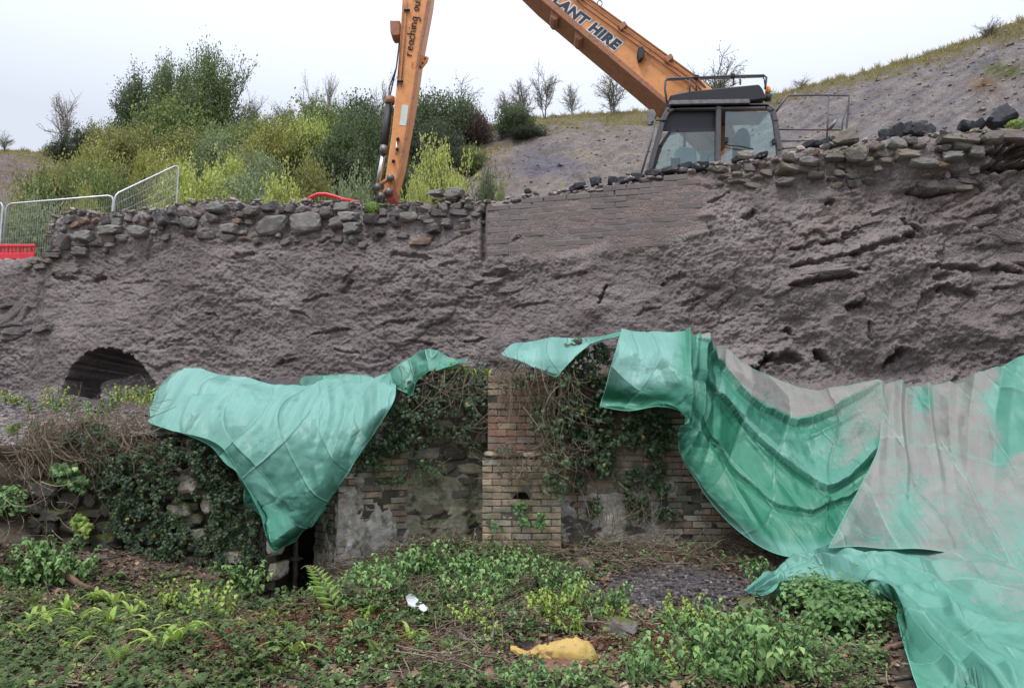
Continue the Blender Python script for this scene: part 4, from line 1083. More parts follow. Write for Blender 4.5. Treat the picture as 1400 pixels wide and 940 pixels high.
# the strip folded behind, and the twisted tail
net = [[(413, 516), (430, 514), (452, 513), (475, 512), (500, 514), (520, 520)], [(411, 524), (430, 524), (452, 523), (476, 521), (500, 519), (524, 521)], [(424, 532), (440, 533), (458, 532), (478, 530), (500, 527), (522, 524)]]
tarp_sheet('folded_strip', addY(net, lambda x, y, i, j: 10.55 - i * .04), 60, 24, .1, .5, .004, .008, .006, 5, paleness=lambda px, py, U, V: .55 + 0 * px, dirt=lambda px, py, U, V: sstep(470, 400, px) * .35 - .1, parent=tl)
net = [[(520, 518), (540, 505), (560, 493), (575, 483), (588, 476), (600, 480), (618, 485), (640, 490)],
       [(526, 524), (545, 514), (562, 504), (578, 496), (588, 492), (600, 493), (618, 492), (638, 492)],
       [(538, 529), (552, 524), (566, 516), (574, 506), (587, 500), (600, 500), (614, 496), (632, 494)],
       [(545, 532), (556, 537), (563, 540), (570, 522), (586, 508), (598, 506), (610, 500), (626, 495)]]
tarp_sheet('twisted_tail', addY(net, lambda x, y, i, j: 9.95 - i * .10 - .05 * math.sin(j * 1.9)), 130, 60, .6, .26, .014, .022, .01, 8, paleness=lambda px, py, U, V: .25 + 0 * px, bare=lambda px, py, U, V: sstep(.55, 1, V) * .6, parent=tl, dirt=lambda px, py, U, V: -.4 + 0 * px)

# --- small middle tarp
tm = empty('tarpaulin', P(762, 517, 9.4), 'small pale green tarpaulin corner pointing down over the ivy above the brick pillar', 'tarpaulin', 'green tarpaulins draped over the old walls')
net = [[(686, 483), (705, 471), (735, 467), (765, 463), (795, 461), (822, 459), (850, 454)],
       [(687, 485), (706, 478), (735, 477), (764, 475), (790, 470), (815, 463), (848, 457)],
       [(692, 487), (712, 489), (738, 489), (764, 486), (785, 478), (806, 469), (838, 461)],
       [(702, 490), (722, 498), (742, 501), (763, 499), (778, 490), (797, 477), (822, 464)],
       [(718, 496), (734, 504), (748, 510), (760, 515), (768, 507), (783, 491), (806, 470)]]
tarp_sheet('sheet', addY(net, lambda x, y, i, j: [9.95, 9.6, 9.38, 9.3, 9.28][i] + .25 * max(0, (x - 800) / 50)), 170, 90, math.radians(42), .28, .006, .016, .008, 21, paleness=lambda px, py, U, V: .95 - .35 * V * (np.abs(px - 755) < 22) - .75 * sstep(795, 835, px), parent=tm, dirt=lambda px, py, U, V: -.35 + .35 * np.exp(-((px - 750) / 14.) ** 2 - ((py - 476) / 8.) ** 2))

# --- the big hanging sweep
ta = empty('tarpaulin', P(930, 600, 9.3), 'large hanging green tarpaulin sweeping down across the right end of the brick wall', 'tarpaulin', 'green tarpaulins draped over the old walls')
net = [
 [(850, 449), (882, 450), (915, 453), (938, 457), (962, 466), (988, 480), (1022, 500), (1062, 517), (1110, 532), (1156, 531), (1202, 519)],
 [(843, 476), (877, 478), (912, 481), (938, 490), (958, 500), (988, 522), (1027, 546), (1067, 568), (1112, 584), (1163, 574), (1210, 552)],
 [(835, 503), (868, 508), (906, 511), (936, 521), (955, 545), (985, 575), (1025, 608), (1065, 632), (1115, 650), (1172, 636), (1225, 600)],
 [(828, 530), (862, 537), (903, 535), (934, 546), (945, 580), (972, 615), (1010, 645), (1050, 672), (1100, 690), (1165, 680), (1225, 640)],
 [(823, 546), (859, 551), (901, 548), (934, 558), (936, 598), (960, 640), (996, 678), (1035, 708), (1080, 726), (1145, 720), (1210, 690)],
 [(820, 556), (857, 562), (900, 556), (936, 567), (929, 612), (952, 655), (984, 700), (1022, 735), (1066, 758), (1118, 762), (1180, 745)]]
Ya = [[9.9, 9.9, 9.9, 9.9, 9.9, 9.98, 10.02, 10.0, 9.98, 9.85, 9.66],
      [9.34, 9.34, 9.34, 9.34, 9.50, 9.60, 9.60, 9.5, 9.4, 9.35, 9.3],
      [9.20, 9.20, 9.20, 9.15, 9.30, 9.35, 9.30, 9.2, 9.0, 9.05, 9.0],
      [9.18, 9.15, 9.18, 9.12, 9.22, 9.20, 9.10, 8.9, 8.7, 8.8, 8.9],
      [9.24, 9.20, 9.25, 9.13, 9.22, 9.15, 9.00, 8.75, 8.5, 8.5, 8.6],
      [9.20, 9.15, 9.22, 9.15, 9.30, 9.22, 9.05, 8.8, 8.35, 8.1, 8.0]]
L1A = [(948, 462), (975, 492), (1010, 530), (1050, 560), (1087, 580), (1130, 570), (1170, 548), (1205, 522)]
L2A = [(965, 520), (1000, 560), (1045, 606), (1090, 645), (1128, 674), (1160, 655), (1205, 615)]
L3A = [(950, 560), (1000, 640), (1060, 690), (1110, 700), (1160, 680), (1205, 650)]
def fa(px, py, U, V, a, b):
    d = 0
    # the sharp vertical pleats where the sheet turns the corner
    m = sstep(.26, .34, U)
    for u0, w, h in ((.305, .010, .07), (.345, .010, -.05), (.40, .016, .075), (.46, .014, -.05)):
        d = d + h * tent((U - u0 - .05 * (V)) / w) * (1 - .5 * V)
    # heavy folds: each upper layer laps over the one below along a V-shaped edge
    for tab, h, run in ((L1A, .085, 46.), (L2A, .08, 50.), (L3A, .035, 30.)):
        yl = interp(px, tab) + 2.5 * fbm(px / 17., 3., 2., 3); w_ = yl - py
        inside = sstep(tab[0][0] - 6, tab[0][0] + 26, px)
        d = d + h * inside * np.clip(1 - w_ / run, 0, 1) ** 1.3 * (w_ > 0)
        d = d - .03 * inside * tent((w_ + 7) / 6.) 
    for x0, y0, x1, y1, w, h in ((952, 500, 1060, 640, 4, .03), (945, 560, 1040, 720, 4, -.03), (985, 540, 1110, 720, 4, .025), (1000, 510, 1075, 560, 3, .05), (985, 500, 1050, 560, 3, -.04), (1120, 690, 1195, 640, 3, .03), (1100, 600, 1185, 560, 3, .03)):
        nx_, ny_ = (y1 - y0), -(x1 - x0); ln_ = math.hypot(nx_, ny_); q_ = ((px - x0) * nx_ + (py - y0) * ny_) / ln_; tt_ = ((px - x0) * (x1 - x0) + (py - y0) * (y1 - y0)) / ln_ ** 2
        d = d + h * tent(q_ / w) * sstep(-.1, .15, tt_) * sstep(1.1, .85, tt_)
    d = d + .02 * np.sin(V * 7 + U * 4) * (1 - m)
    return d
def da(px, py, U, V):
    a1 = interp(px, L1A) - py; a2 = interp(px, L2A) - py
    r_ = -.42 + 1.15 * sstep(-3, 6, a1) * (px > 955)
    r_ = np.maximum(r_, -.42 + .95 * sstep(1060, 1180, px) * sstep(-2, 26, a2) * (1 - .35 * sstep(1130, 1090, px)))
    r_ = np.maximum(r_, -.42 + .55 * sstep(936, 944, px) * sstep(985, 955, px) * sstep(660, 480, py))
    return np.maximum(r_, -.42 + .34 * sstep(880, 935, px) * sstep(520, 455, py))
tarp_sheet('sheet', addY(net, lambda x, y, i, j: Ya[i][j]), 350, 210, math.radians(-38), .44, .015, .024, .010, 31, extra=fa, parent=ta, dirt=da, paleness=lambda px, py, U, V: .85 * sstep(.30, .2, U) * sstep(.62, .45, V) + .5 * sstep(.86, .95, V) * (U > .3) + .25 * sstep(.42, .5, U) * sstep(30, 4, interp(px, L2A) - py) * (interp(px, L2A) - py > 0) + .04, bare=lambda px, py, U, V: sstep(.34, .5, U) * .55 * (interp(px, L2A) - py < 0) * sstep(.93, .85, V) + .35 * sstep(.55, .8, V) * (U < .28))

# --- the right-hand curtain
tb = empty('tarpaulin', P(1270, 745, 7.8), 'green tarpaulin curtain crusted with grey spray at the right edge, lying on the bank', 'tarpaulin', 'green tarpaulins draped over the old walls')
net = [[(1198, 521), (1222, 524), (1255, 529), (1290, 527), (1320, 523), (1346, 514), (1400, 489), (1490, 448)],
       [(1204, 570), (1228, 572), (1258, 575), (1290, 575), (1322, 572), (1350, 564), (1402, 548), (1492, 520)],
       [(1200, 615), (1226, 620), (1258, 622), (1290, 622), (1324, 620), (1352, 615), (1405, 605), (1495, 590)],
       [(1178, 662), (1210, 665), (1245, 668), (1285, 668), (1320, 668), (1350, 666), (1405, 662), (1495, 655)],
       [(1155, 705), (1190, 708), (1228, 710), (1270, 712), (1310, 714), (1345, 716), (1402, 720), (1495, 730)],
       [(1132, 750), (1170, 748), (1210, 750), (1262, 752), (1305, 758), (1345, 766), (1405, 790), (1495, 820)]]
Yb = [9.7, 9.22, 8.85, 8.5, 8.1, 7.75]
def fb(px, py, U, V, a, b):
    d = 0
    for p0, sl, w, h in ((1212, -.05, 5, -.06), (1233, 0, 5, .07), (1240, 0, 5, -.05), (1268, .05, 4, .06), (1297, .02, 6, .05), (1335, -.06, 8, .05), (1368, -.04, 9, -.06)):
        d = d + h * tent((px - p0 - sl * (py - 530) * 2.2 - 3 * np.sin(py / 33.)) / (w * 1.3)) * sstep(.85, .25, V)
    d = d + .02 * np.sin(py / 5.2 + .6 * np.sin(px / 20.)) * np.exp(-((py - 545) / 60.) ** 2) * sstep(1340, 1385, px) * .4
    d = d + .05 * np.exp(-((py - 690 - .12 * (px - 1300)) / 3.) ** 2) * .25
    return d + .05
tarp_sheet('sheet', addY(net, lambda x, y, i, j: Yb[i] - .0008 * max(0, x - 1200) + .03 * math.sin(j * 2.1 + i)), 240, 190, math.radians(-4), .52, .010, .018, .008, 51, extra=fb, parent=tb,
           dirt=lambda px, py, U, V: .66 - .95 * sstep(1345, 1385, px + 10 * np.sin(py / 14.)) * sstep(640, 610, py + 10 * np.sin(px / 11.)) - .16 * sstep(.55, .95, V) - .25 * np.exp(-((px - 1240) / 22.) ** 2 - ((py - 690) / 60.) ** 2) - .12 * sstep(1300, 1400, px) * sstep(.4, .8, V) - .5 * np.exp(-((px - 1262) / 14.) ** 2 - ((py - 552) / 16.) ** 2), paleness=lambda px, py, U, V: .35 + 0 * px)

# --- the sheet lying in front
tc_ = empty('tarpaulin', P(1215, 815, 6.8), 'crumpled green tarpaulin lying on the ground in the front right corner', 'tarpaulin', 'green tarpaulins draped over the old walls')
net = [[(1018, 806), (1055, 783), (1098, 762), (1150, 744), (1205, 737), (1262, 742), (1325, 752), (1395, 778), (1500, 828)],
       [(1022, 808), (1062, 792), (1104, 778), (1152, 766), (1210, 762), (1272, 770), (1340, 790), (1420, 826), (1520, 880)],
       [(1026, 809), (1068, 799), (1110, 792), (1156, 787), (1214, 788), (1276, 802), (1350, 834), (1432, 878), (1535, 940)],
       [(1030, 810), (1074, 803), (1116, 801), (1162, 802), (1218, 808), (1270, 836), (1335, 886), (1415, 946), (1530, 1010)],
       [(1034, 810), (1078, 805), (1122, 806), (1168, 808), (1216, 814), (1248, 860), (1300, 930), (1370, 1000), (1490, 1080)],
       [(1038, 811), (1080, 806), (1126, 808), (1172, 811), (1217, 816), (1236, 880), (1262, 960), (1310, 1040), (1420, 1140)]]
NT = np.array([[(x, y) for x, y in r] for r in net], float)
Gp = gp(NT[..., 0].ravel(), NT[..., 1].ravel(), .17)
Yc_ = Gp[:, 1].reshape(NT.shape[:2])
Yc_[0, 3:] = np.minimum(Yc_[0, 3:], 7.9)
def fc(px, py, U, V, a, b):
    d = .03 + .05 * np.sin(V * 14 + U * 9 + 1.5 * np.sin(U * 7)) * sstep(0, .2, V)
    d = d + .07 * tent((py - 790 - .30 * (px - 1180) ) / 6.) * sstep(1050, 1120, px)
    d = d - .05 * tent((py - 812 - .75 * (px - 1240)) / 9.) * sstep(1200, 1230, px)
    d = d + .08 * tent((py - 838 - .85 * (px - 1240)) / 10.) * sstep(1215, 1240, px)
    for x0, y0, x1, y1, w, h in ((1160, 790, 1400, 900, 5, .05), (1200, 800, 1330, 960, 6, .07), (1230, 760, 1400, 850, 4, -.04), (1100, 800, 1200, 772, 4, .04), (1180, 812, 1290, 800, 4, .05), (1280, 800, 1400, 960, 6, .05), (1300, 850, 1420, 920, 5, -.04), (1060, 800, 1100, 770, 4, .04)):
        nx_, ny_ = (y1 - y0), -(x1 - x0); ln_ = math.hypot(nx_, ny_); q_ = ((px - x0) * nx_ + (py - y0) * ny_) / ln_; tt_ = ((px - x0) * (x1 - x0) + (py - y0) * (y1 - y0)) / ln_ ** 2
        d = d + h * tent((q_ + 3 * fbm(tt_ * 3, x0 * .1, 1, 2)) / w) * sstep(-.1, .15, tt_) * sstep(1.1, .85, tt_)
    d = d + .06 * tent((py - 776 - .12 * (px - 1230)) / 4.) * sstep(1120, 1160, px)
    return d
tarp_sheet('sheet', [[(NT[i, j, 0], NT[i, j, 1], Yc_[i, j]) for j in range(NT.shape[1])] for i in range(NT.shape[0])], 270, 190, math.radians(25), .40, .016, .030, .016, 61, extra=fc, parent=tc_,
           dirt=lambda px, py, U, V: -.28 + .75 * sstep(1180, 1300, px) * sstep(.75, .15, V), paleness=lambda px, py, U, V: .35 + .3 * sstep(1250, 1150, px), bare=lambda px, py, U, V: sstep(.7, .95, V) * .5)
q = gp(1228, 938, .05)[0]
# ================================================================== EXCAVATOR
def paint(name, c, rough=.42, **k): return mat_simple(name, c, rough, 0, k.pop('var', .12), k.pop('scale', 5), .08, 40, **k)
M['orange'] = paint('orange_paint', (.74, .31, .10), .45, dirt=(.40, .16, .07), dirt_amt=.35)
M['orange_dark'] = paint('shaded_orange_paint', (.36, .155, .075), .6, dirt=(.12, .06, .04), dirt_amt=.6)  # orange with the shade of the boom's underside mixed in, plus dirt
M['cabgrey'] = paint('dark_grey_paint', (.085, .082, .088), .5, dirt=(.16, .14, .135), dirt_amt=.5)
M['black'] = paint('black_plastic', (.018, .018, .022), .55)
M['chrome'] = mat_simple('chromed_rod', (.62, .62, .64), .22, 1.0, .05, 8, 0)
M['seatgrey'] = paint('pale_cab_lining', (.42, .45, .47), .7)
M['rubberhose'] = paint('rubber_hose', (.025, .025, .028), .6)
M['redpaint'] = paint('red_end_paint', (.42, .07, .045), .5, dirt=(.15, .07, .05), dirt_amt=.5)
M['white_sticker'] = paint('sticker_white', (.62, .68, .62), .5)
M['letter_navy'] = paint('navy_lettering', (.012, .014, .03), .5, var=.05)
M['letter_white'] = paint('white_letter_edge', (.75, .76, .78), .5, var=.05)
M['steel'] = mat_simple('dull_steel', (.20, .19, .19), .5, .7, .3, 10, .2, dirt=(.12, .08, .06), dirt_amt=.4)
def mat_glass():
    m, nt, b, out = new_mat('cab_glass')
    t = N(nt, 'ShaderNodeBsdfTransparent', {0: (.74, .88, .88, 1)})
    gl = N(nt, 'ShaderNodeBsdfGlossy', {0: (1, 1, 1, 1), 1: .03})
    df = N(nt, 'ShaderNodeBsdfDiffuse', {0: (.45, .58, .60, 1)})
    fr = N(nt, 'ShaderNodeFresnel', {0: 1.5})
    f2 = N(nt, 'ShaderNodeMath', {0: fr.outputs[0], 1: .05}, operation='ADD')
    dn = thr(nt, noise(nt, pos(nt), 3.5, 5), .35, .75)
    film = N(nt, 'ShaderNodeMath', {0: dn, 1: .06}, operation='MULTIPLY')
    a = N(nt, 'ShaderNodeMixShader', {0: film.outputs[0], 1: t.outputs[0], 2: df.outputs[0]})
    x = N(nt, 'ShaderNodeMixShader', {0: f2.outputs[0], 1: a.outputs[0], 2: gl.outputs[0]})
    nt.links.new(x.outputs[0], out.inputs[0]); return m
M['glass'] = mat_glass()
ex = empty('excavator', P(975, 300, 15.2), 'orange high reach excavator with a dark grey cab standing behind the sprayed wall', 'excavator')
ex.location.z = PLAT
def YB(px, py=60):
    x, y, z = ray(px, py); return float(15.18 * y / (y + .26 * x))      # the boom's near face is one upright plane
def pl(pts, off=0): return [P(x, y, YB(x, y)) + Vector((0, off, 0)) for x, y in pts]
def plate(name, pts, off, th, mat, bevel=.012, parent=ex):
    f = pl(pts, off); b = [v + Vector((0, th, 0)) for v in f]
    return MB().prism(f, b).build(name, mat, parent, bevel=bevel)
# boom: runs from behind the cab up to its elbow above the frame
BW = .62
boom = plate('boom', [(985, 206), (930, 152), (909, 137), (751, 2), (668, -75), (640, -108), (655, -140), (700, -128), (806, -2), (951, 103), (985, 130), (1010, 190)], 0, BW, M['orange'], .02)
plate('boom_shaded_underside', [(984, 210), (929, 156), (907, 141), (737, -1), (660, -76), (668, -77), (752, 0), (911, 136), (932, 151), (988, 205)], -.03, BW + .06, M['orange_dark'], .008)  # band along the lower edge, its dark colour standing for underside shade
for k, (o_, r) in enumerate(((0, .022), (7, .018), (13, .018))):
    a = P(700 - o_ * .2, -118 + o_, YB(700) - .05); b = P(806 - o_ * .5, -1 + o_ * .8, YB(806) - .05); c = P(953 - o_ * .5, 106 + o_ * .8, YB(953) - .05)
    MB().tube([a, b, c, c + Vector((.25, .05, -.3))], r, 7).build('hydraulic_pipe', M['orange_dark'], ex, True)
for x, y in ((790, -1), (848, 40), (911, 84)):
    plate('pipe_clamp', [(x - 4, y - 2), (x + 5, y - 8), (x + 9, y - 2), (x, y + 5)], -.10, .09, M['orange_dark'], .01)
lamp = plate('work_lamp', [(871, 70), (877, 68), (880, 74), (878, 84), (872, 88), (870, 80)], -.16, .15, M['black'], .015)
MB().tube([P(879, 77, YB(880) - .1), P(889, 70, YB(889) - .03)], .012, 6).build('bracket', M['orange_dark'], lamp)
# cross tube slung below the boom
cs = MB().tube([P(760, 22, YB(760) + .2), P(795, 48, YB(795) + .2)], .045, 10).build('guard_tube', M['orange_dark'], ex, True)
for x, y in ((758, 19), (792, 46)):
    plate('lug', [(x - 5, y - 8), (x + 4, y - 6), (x + 7, y + 5), (x, y + 8), (x - 5, y + 3)], .05, .4, M['orange_dark'], .02)
mbr = MB(); ring = [P(820 + 3.2 * math.cos(t), 5 + 4.2 * math.sin(t), YB(820) + .1) for t in np.linspace(0, 6.28, 16)]
mbr.tube(ring, .012, 6).build('lifting_eye', M['steel'], ex, True)
# lettering on the boom
def text_mesh(s, size, off, ext=.0, shear=.0):
    cu = bpy.data.curves.new('lettering', 'FONT'); cu.body = s; cu.size = size; cu.offset = off; cu.extrude = ext; cu.shear = shear; cu.resolution_u = 3; cu.space_character = 1.12
    o = bpy.data.objects.new('t', cu); C.objects.link(o); bpy.context.view_layer.update()
    me = bpy.data.meshes.new_from_object(o.evaluated_get(bpy.context.evaluated_depsgraph_get())); bpy.data.objects.remove(o); me.name = 'lettering'; me.materials.clear(); return me
def place_on_plane(me, p0, p1, up, mat, name, off, parent=ex):
    """maps text x to p0->p1 (photo pixels on the boom's near face)"""
    A = P(*p0, YB(*p0)); B = P(*p1, YB(*p1)); U_ = P(*up, YB(*up))
    xa = (B - A).normalized(); n = xa.cross(U_ - A).normalized(); n = n if n.y < 0 else -n; ya = n.cross(xa)
    mt = Matrix((xa, ya, n)).transposed().to_4x4(); mt.translation = A + n * off
    me.transform(mt); return link(name, me, mat, parent)
L0, L1 = (746, -4), (838, 66.5)
w_ = (P(*L1, YB(840)) - P(*L0, YB(716))).length
t1 = text_mesh('PLANT HIRE', .27, .015, .002, .10)
xs = [v.co.x for v in t1.vertices]; sc_ = w_ / (max(xs) - min(xs)); print('text scale', sc_)
for me_, off, mt_, nm in ((text_mesh('PLANT HIRE', .27, .036, .001, .10), .003, M['letter_white'], 'letter_outline'), (t1, .006, M['letter_navy'], 'lettering')):
    me_.transform(Matrix.Diagonal((sc_, 1.0, 1, 1))); place_on_plane(me_, L0, L1, (870, 40), mt_, nm, off + .004)
# arm
ARM_ = [(551, -40), (551.5, 0), (544, 98), (535, 185), (525, 258), (529, 270), (537, 270), (541, 262), (550, 226), (569, 119), (575, 75), (589, 0), (597, -60), (560, -120)]
def YA(px): return 15.6
def pa_(pts, off=0): return [P(x, y, 15.6 + off) for x, y in pts]
def aplate(name, pts, off, th, mat, bevel=.012, parent=ex):
    f = pa_(pts, off); b = [v + Vector((0, th, 0)) for v in f]
    return MB().prism(f, b).build(name, mat, parent, bevel=bevel)
arm = aplate('arm', [(551, -40), (551.5, 0), (544, 98), (535, 185), (525, 256), (530, 268), (540, 262), (550, 226), (569, 119), (575, 75), (589, 0), (597, -60), (600, -120), (575, -130)], 0, .5, M['orange'], .02)
aplate('arm_edge', [(586, -10), (589, 0), (575, 75), (569, 119), (550, 226), (540, 262), (536.5, 262), (546, 226), (565, 119), (571, 75), (584, 0)], -.025, .03, M['orange_dark'], .004)
aplate('end_casting', [(528, 258), (541, 258), (540, 272), (534, 276), (527, 272)], -.04, .58, M['redpaint'], .02)
aplate('side_box', [(533, 28), (547, 28), (547, 48), (537, 49), (533.5, 44)], .05, .35, M['orange_dark'], .015)
lg = aplate('lug', [(573, 74), (586, 78), (584, 84), (577, 93), (570, 93)], .1, .06, M['orange'], .006)
for x, y in ((581, 80), (578, 86), (575, 91)): MB().tube([P(x, y, 15.67), P(x, y, 15.81)], .018, 8).build('lug_hole', M['black'], lg)
aplate('rating_plate', [(549.5, 143), (558.5, 144), (555, 172), (546, 171)], -.008, .01, M['white_sticker'], 0)
for x, y in ((544, 190), (543, 204), (538, 220)): MB().tube([P(x, y, 15.5), P(x, y, 15.62)], .035, 8).build('grease_boss', M['black'], ex, True)
MB().tube([P(542.5, 193, 15.54), P(541.5, 212, 15.54)], .018, 6).build('grease_pipe', M['chrome'], ex, True)
for x0, x1 in ((556, 548.5), (551, 543)):
    MB().tube([P(x0, 0, 15.57), P((x0 + x1) / 2 + .6, 60, 15.57), P(x1, 118, 15.57)], .013, 6).build('hydraulic_pipe', M['orange_dark'], ex, True)
for x, y in ((556.5, 14), (547, 111)): MB().tube([P(x - 4, y, 15.56), P(x + 4, y, 15.56)], .03, 6).build('pipe_clamp', M['black'], ex)
ram = MB().tube([P(533, 140, 15.85), P(528, 178, 15.85), P(524.5, 208, 15.85)], .078, 14).build('ram_barrel', M['black'], ex, True)
MB().tube([P(525, 206, 15.85), P(516, 255, 15.85)], .05, 12).build('ram_rod', M['chrome'], ram, True)
MB().tube([P(533.5, 133, 15.85), P(533, 142, 15.85)], .10, 12).build('ram_cap', M['orange_dark'], ram, True)
MB().tube([P(526, 200, 15.85), P(524, 210, 15.85)], .092, 12).build('gland_nut', M['steel'], ram, True)
for dx, r in ((0, .016), (3, .014)):
    MB().tube([P(546 + dx * .3, 58, 15.75), P(542, 92, 15.75), P(536 - dx, 118, 15.8), P(533 - dx * .6, 132, 15.8), P(537 + dx * .5, 150, 15.75), P(538, 180, 15.76)], r, 6).build('hose', M['rubberhose'], ex, True)
for nm, a, b, r in (('link', (534, 243), (516, 255), .045), ('link', (516, 256), (521, 268), .05), ('tipping_link', (521, 268), (530, 256), .04)):
    MB().tube([P(*a, 15.5), P(*b, 15.5)], r, 8).build(nm, M['orange_dark'], ex, True)
for x, y in ((534, 243), (516, 256), (521, 268), (532, 262)): MB().tube([P(x, y, 15.42), P(x, y, 15.62)], .075, 10).build('pin', M['steel'], ex, True)
# handwriting up the arm
GL = {'r': ([(0, .6), (.02, 0)], [(.02, .35), (.18, .58), (.38, .55)]), 'e': ([(.05, .3), (.42, .34), (.4, .52), (.22, .6), (.04, .42), (.06, .12), (.25, 0), (.46, .1)],),
 'a': ([(.45, .5), (.25, .6), (.05, .4), (.06, .12), (.22, 0), (.42, .2), (.46, .55), (.46, .1), (.56, 0)],), 'c': ([(.45, .5), (.25, .6), (.05, .35), (.1, .08), (.3, 0), (.48, .1)],),
 'h': ([(.02, 1), (0, 0)], [(0, .35), (.2, .6), (.4, .5), (.42, 0)]), 'i': ([(.1, .6), (.1, 0)], [(.1, .82), (.13, .88)]), 'n': ([(0, .6), (0, 0)], [(0, .35), (.2, .6), (.4, .5), (.42, 0)]),
 'g': ([(.45, .5), (.25, .6), (.05, .4), (.06, .12), (.22, 0), (.42, .2), (.46, .58), (.46, -.3), (.25, -.42), (.02, -.28)],), 'o': ([(.22, .6), (.04, .4), (.08, .1), (.25, 0), (.44, .2), (.42, .48), (.22, .6)],),
 'u': ([(0, .6), (.04, .12), (.2, 0), (.4, .2), (.42, .6), (.42, 0)],), 't': ([(.2, .95), (.18, .1), (.35, 0)], [(0, .6), (.4, .62)]), '.': ([(.1, 0), (.14, .05)],), ' ': ()}
def script_line(s, p0, p1, h, parent):
    A = P(*p0, 15.585); B = P(*p1, 15.585); d = (B - A).normalized(); up = Vector((0, -1, 0)).cross(d); up = (up - d * up.dot(d)).normalized()
    tot = sum(.62 if c != 'i' else .35 for c in s); u = (B - A).length / tot; x = 0; mb = MB()
    for c in s:
        for st in GL[c]: mb.tube([A + d * ((x + a) * u) + up * (b * h) for a, b in st], .0105, 5)
        x += .62 if c != 'i' else .35
    return mb.build('lettering', M['letter_navy'], parent, True)
script_line('reaching out', (563, 76), (576, -6), .17, ex)
script_line('...', (563.5, 92), (565, 84), .2, ex)
# ---- cab
YC = 13.35; CD = .82
def pc(x, y, off=0): return P(x, y, YC + off)
def cplate(name, pts, off, th, mat, bevel=.01, parent=None):
    f = [pc(x, y, off) for x, y in pts]; b = [v + Vector((0, th, 0)) for v in f]
    return MB().prism(f, b).build(name, mat, parent or cab, bevel=bevel)
cab = MB()
def bar(mb, pts, w, off, th):
    """a flat-sided post following pts, w pixels wide"""
    for (x0, y0), (x1, y1) in zip(pts[:-1], pts[1:]):
        dx, dy = x1 - x0, y1 - y0; L = math.hypot(dx, dy); nx, ny = -dy / L * w / 2, dx / L * w / 2; ex_, ey_ = dx / L * w * .22, dy / L * w * .22
        f = [pc(x0 + nx - ex_, y0 + ny - ey_, off), pc(x1 + nx + ex_, y1 + ny + ey_, off), pc(x1 - nx + ex_, y1 - ny + ey_, off), pc(x0 - nx - ex_, y0 - ny - ey_, off)]
        mb.prism(f, [v + Vector((0, th, 0)) for v in f])
for off in (0, CD - .09):
    bar(cab, [(884, 262), (886, 240), (906, 166), (913, 151), (922, 146), (1048, 145.5), (1057, 150), (1061, 165), (1066, 205), (1067, 258)], 7, off, .09)
    bar(cab, [(983, 146), (982, 240)], 7 if off == 0 else 4, off - .012, .08)
for x, y in ((886, 240), (914, 149), (1052, 147), (1066, 230), (983, 146)):
    a = pc(x, y, .05); cab.box((a.x - .04, a.y, a.z - .04), (a.x + .04, a.y + CD - .1, a.z + .04))
cab = cab.build('cab_frame', M['cabgrey'], ex, bevel=.012)
cplate('roof', [(916, 143), (1050, 141), (1054, 146), (914, 149)], .0, CD, M['cabgrey'])
cplate('roof_rail', [(916, 137), (1025, 135), (1026, 141), (915, 143)], -.06, .08, M['steel'])
cplate('roof_cover', [(916, 130), (945, 124), (1038, 115), (1043, 121), (1047, 131), (1048, 135), (1026, 138), (917, 139)], -.02, CD * .9, M['black'], .02)
cplate('lower_door', [(884, 262), (890, 231), (1068, 231), (1068, 262)], .01, CD - .05, M['cabgrey'])
# windows: the front (left) one with its top section open to a dark blind, the right one glazed
cplate('blind', [(912, 152), (979, 151), (979, 178), (905, 179)], .10, .03, M['black'])
ff = MB(); bar(ff, [(893, 232), (903, 200), (915, 182), (926, 178), (980, 178)], 5, .07, .06); ff.build('inner_frame', M['black'], cab, bevel=.006)
cplate('window', [(897, 230), (908, 196), (918, 181), (979, 180), (979, 232)], .05, .012, M['glass'], 0)
w2 = cplate('window', [(992, 153), (1052, 152), (1056, 160), (1062, 208), (990, 220)], .03, .012, M['glass'], 0)
fb_ = MB(); bar(fb_, [(989, 222), (992, 152), (1053, 150), (1057, 160), (1063, 206)], 2.2, .02, .04); fb_.build('window_seal', M['black'], w2)
MB().tube([pc(990, 198, -.02), pc(1012, 200, -.05), pc(1030, 204, -.02)], .012, 6).build('grab_rail', M['black'], cab, True)
for x, y in ((993, 192), (1058, 194)): a = pc(x, y, -.01); MB().box((a.x - .03, a.y - .04, a.z - .05), (a.x + .03, a.y + .03, a.z + .05)).build('latch', M['black'], cab, bevel=.008)
cplate('seat_back', [(1004, 262), (1006, 182), (1012, 174), (1022, 174), (1027, 184), (1028, 262)], .40, .25, M['cabgrey'], .04)
cplate('console', [(921, 232), (922, 206), (930, 200), (952, 202), (954, 232)], .25, .2, M['seatgrey'], .02)
cplate('steering_post', [(934, 202), (936, 178), (938, 178), (938, 202)], .3, .05, M['black'])
cplate('control_lever', [(919, 228), (918, 216), (930, 215), (931, 226)], .15, .1, M['black'], .02)
MB().tube([pc(967, 226, .2), pc(968, 213, .2), pc(978, 209, .2)], .015, 6).build('armrest', M['black'], cab, True)
cplate('rear_lining', [(957, 232), (957, 206), (980, 206), (980, 232)], .7, .04, M['seatgrey'])
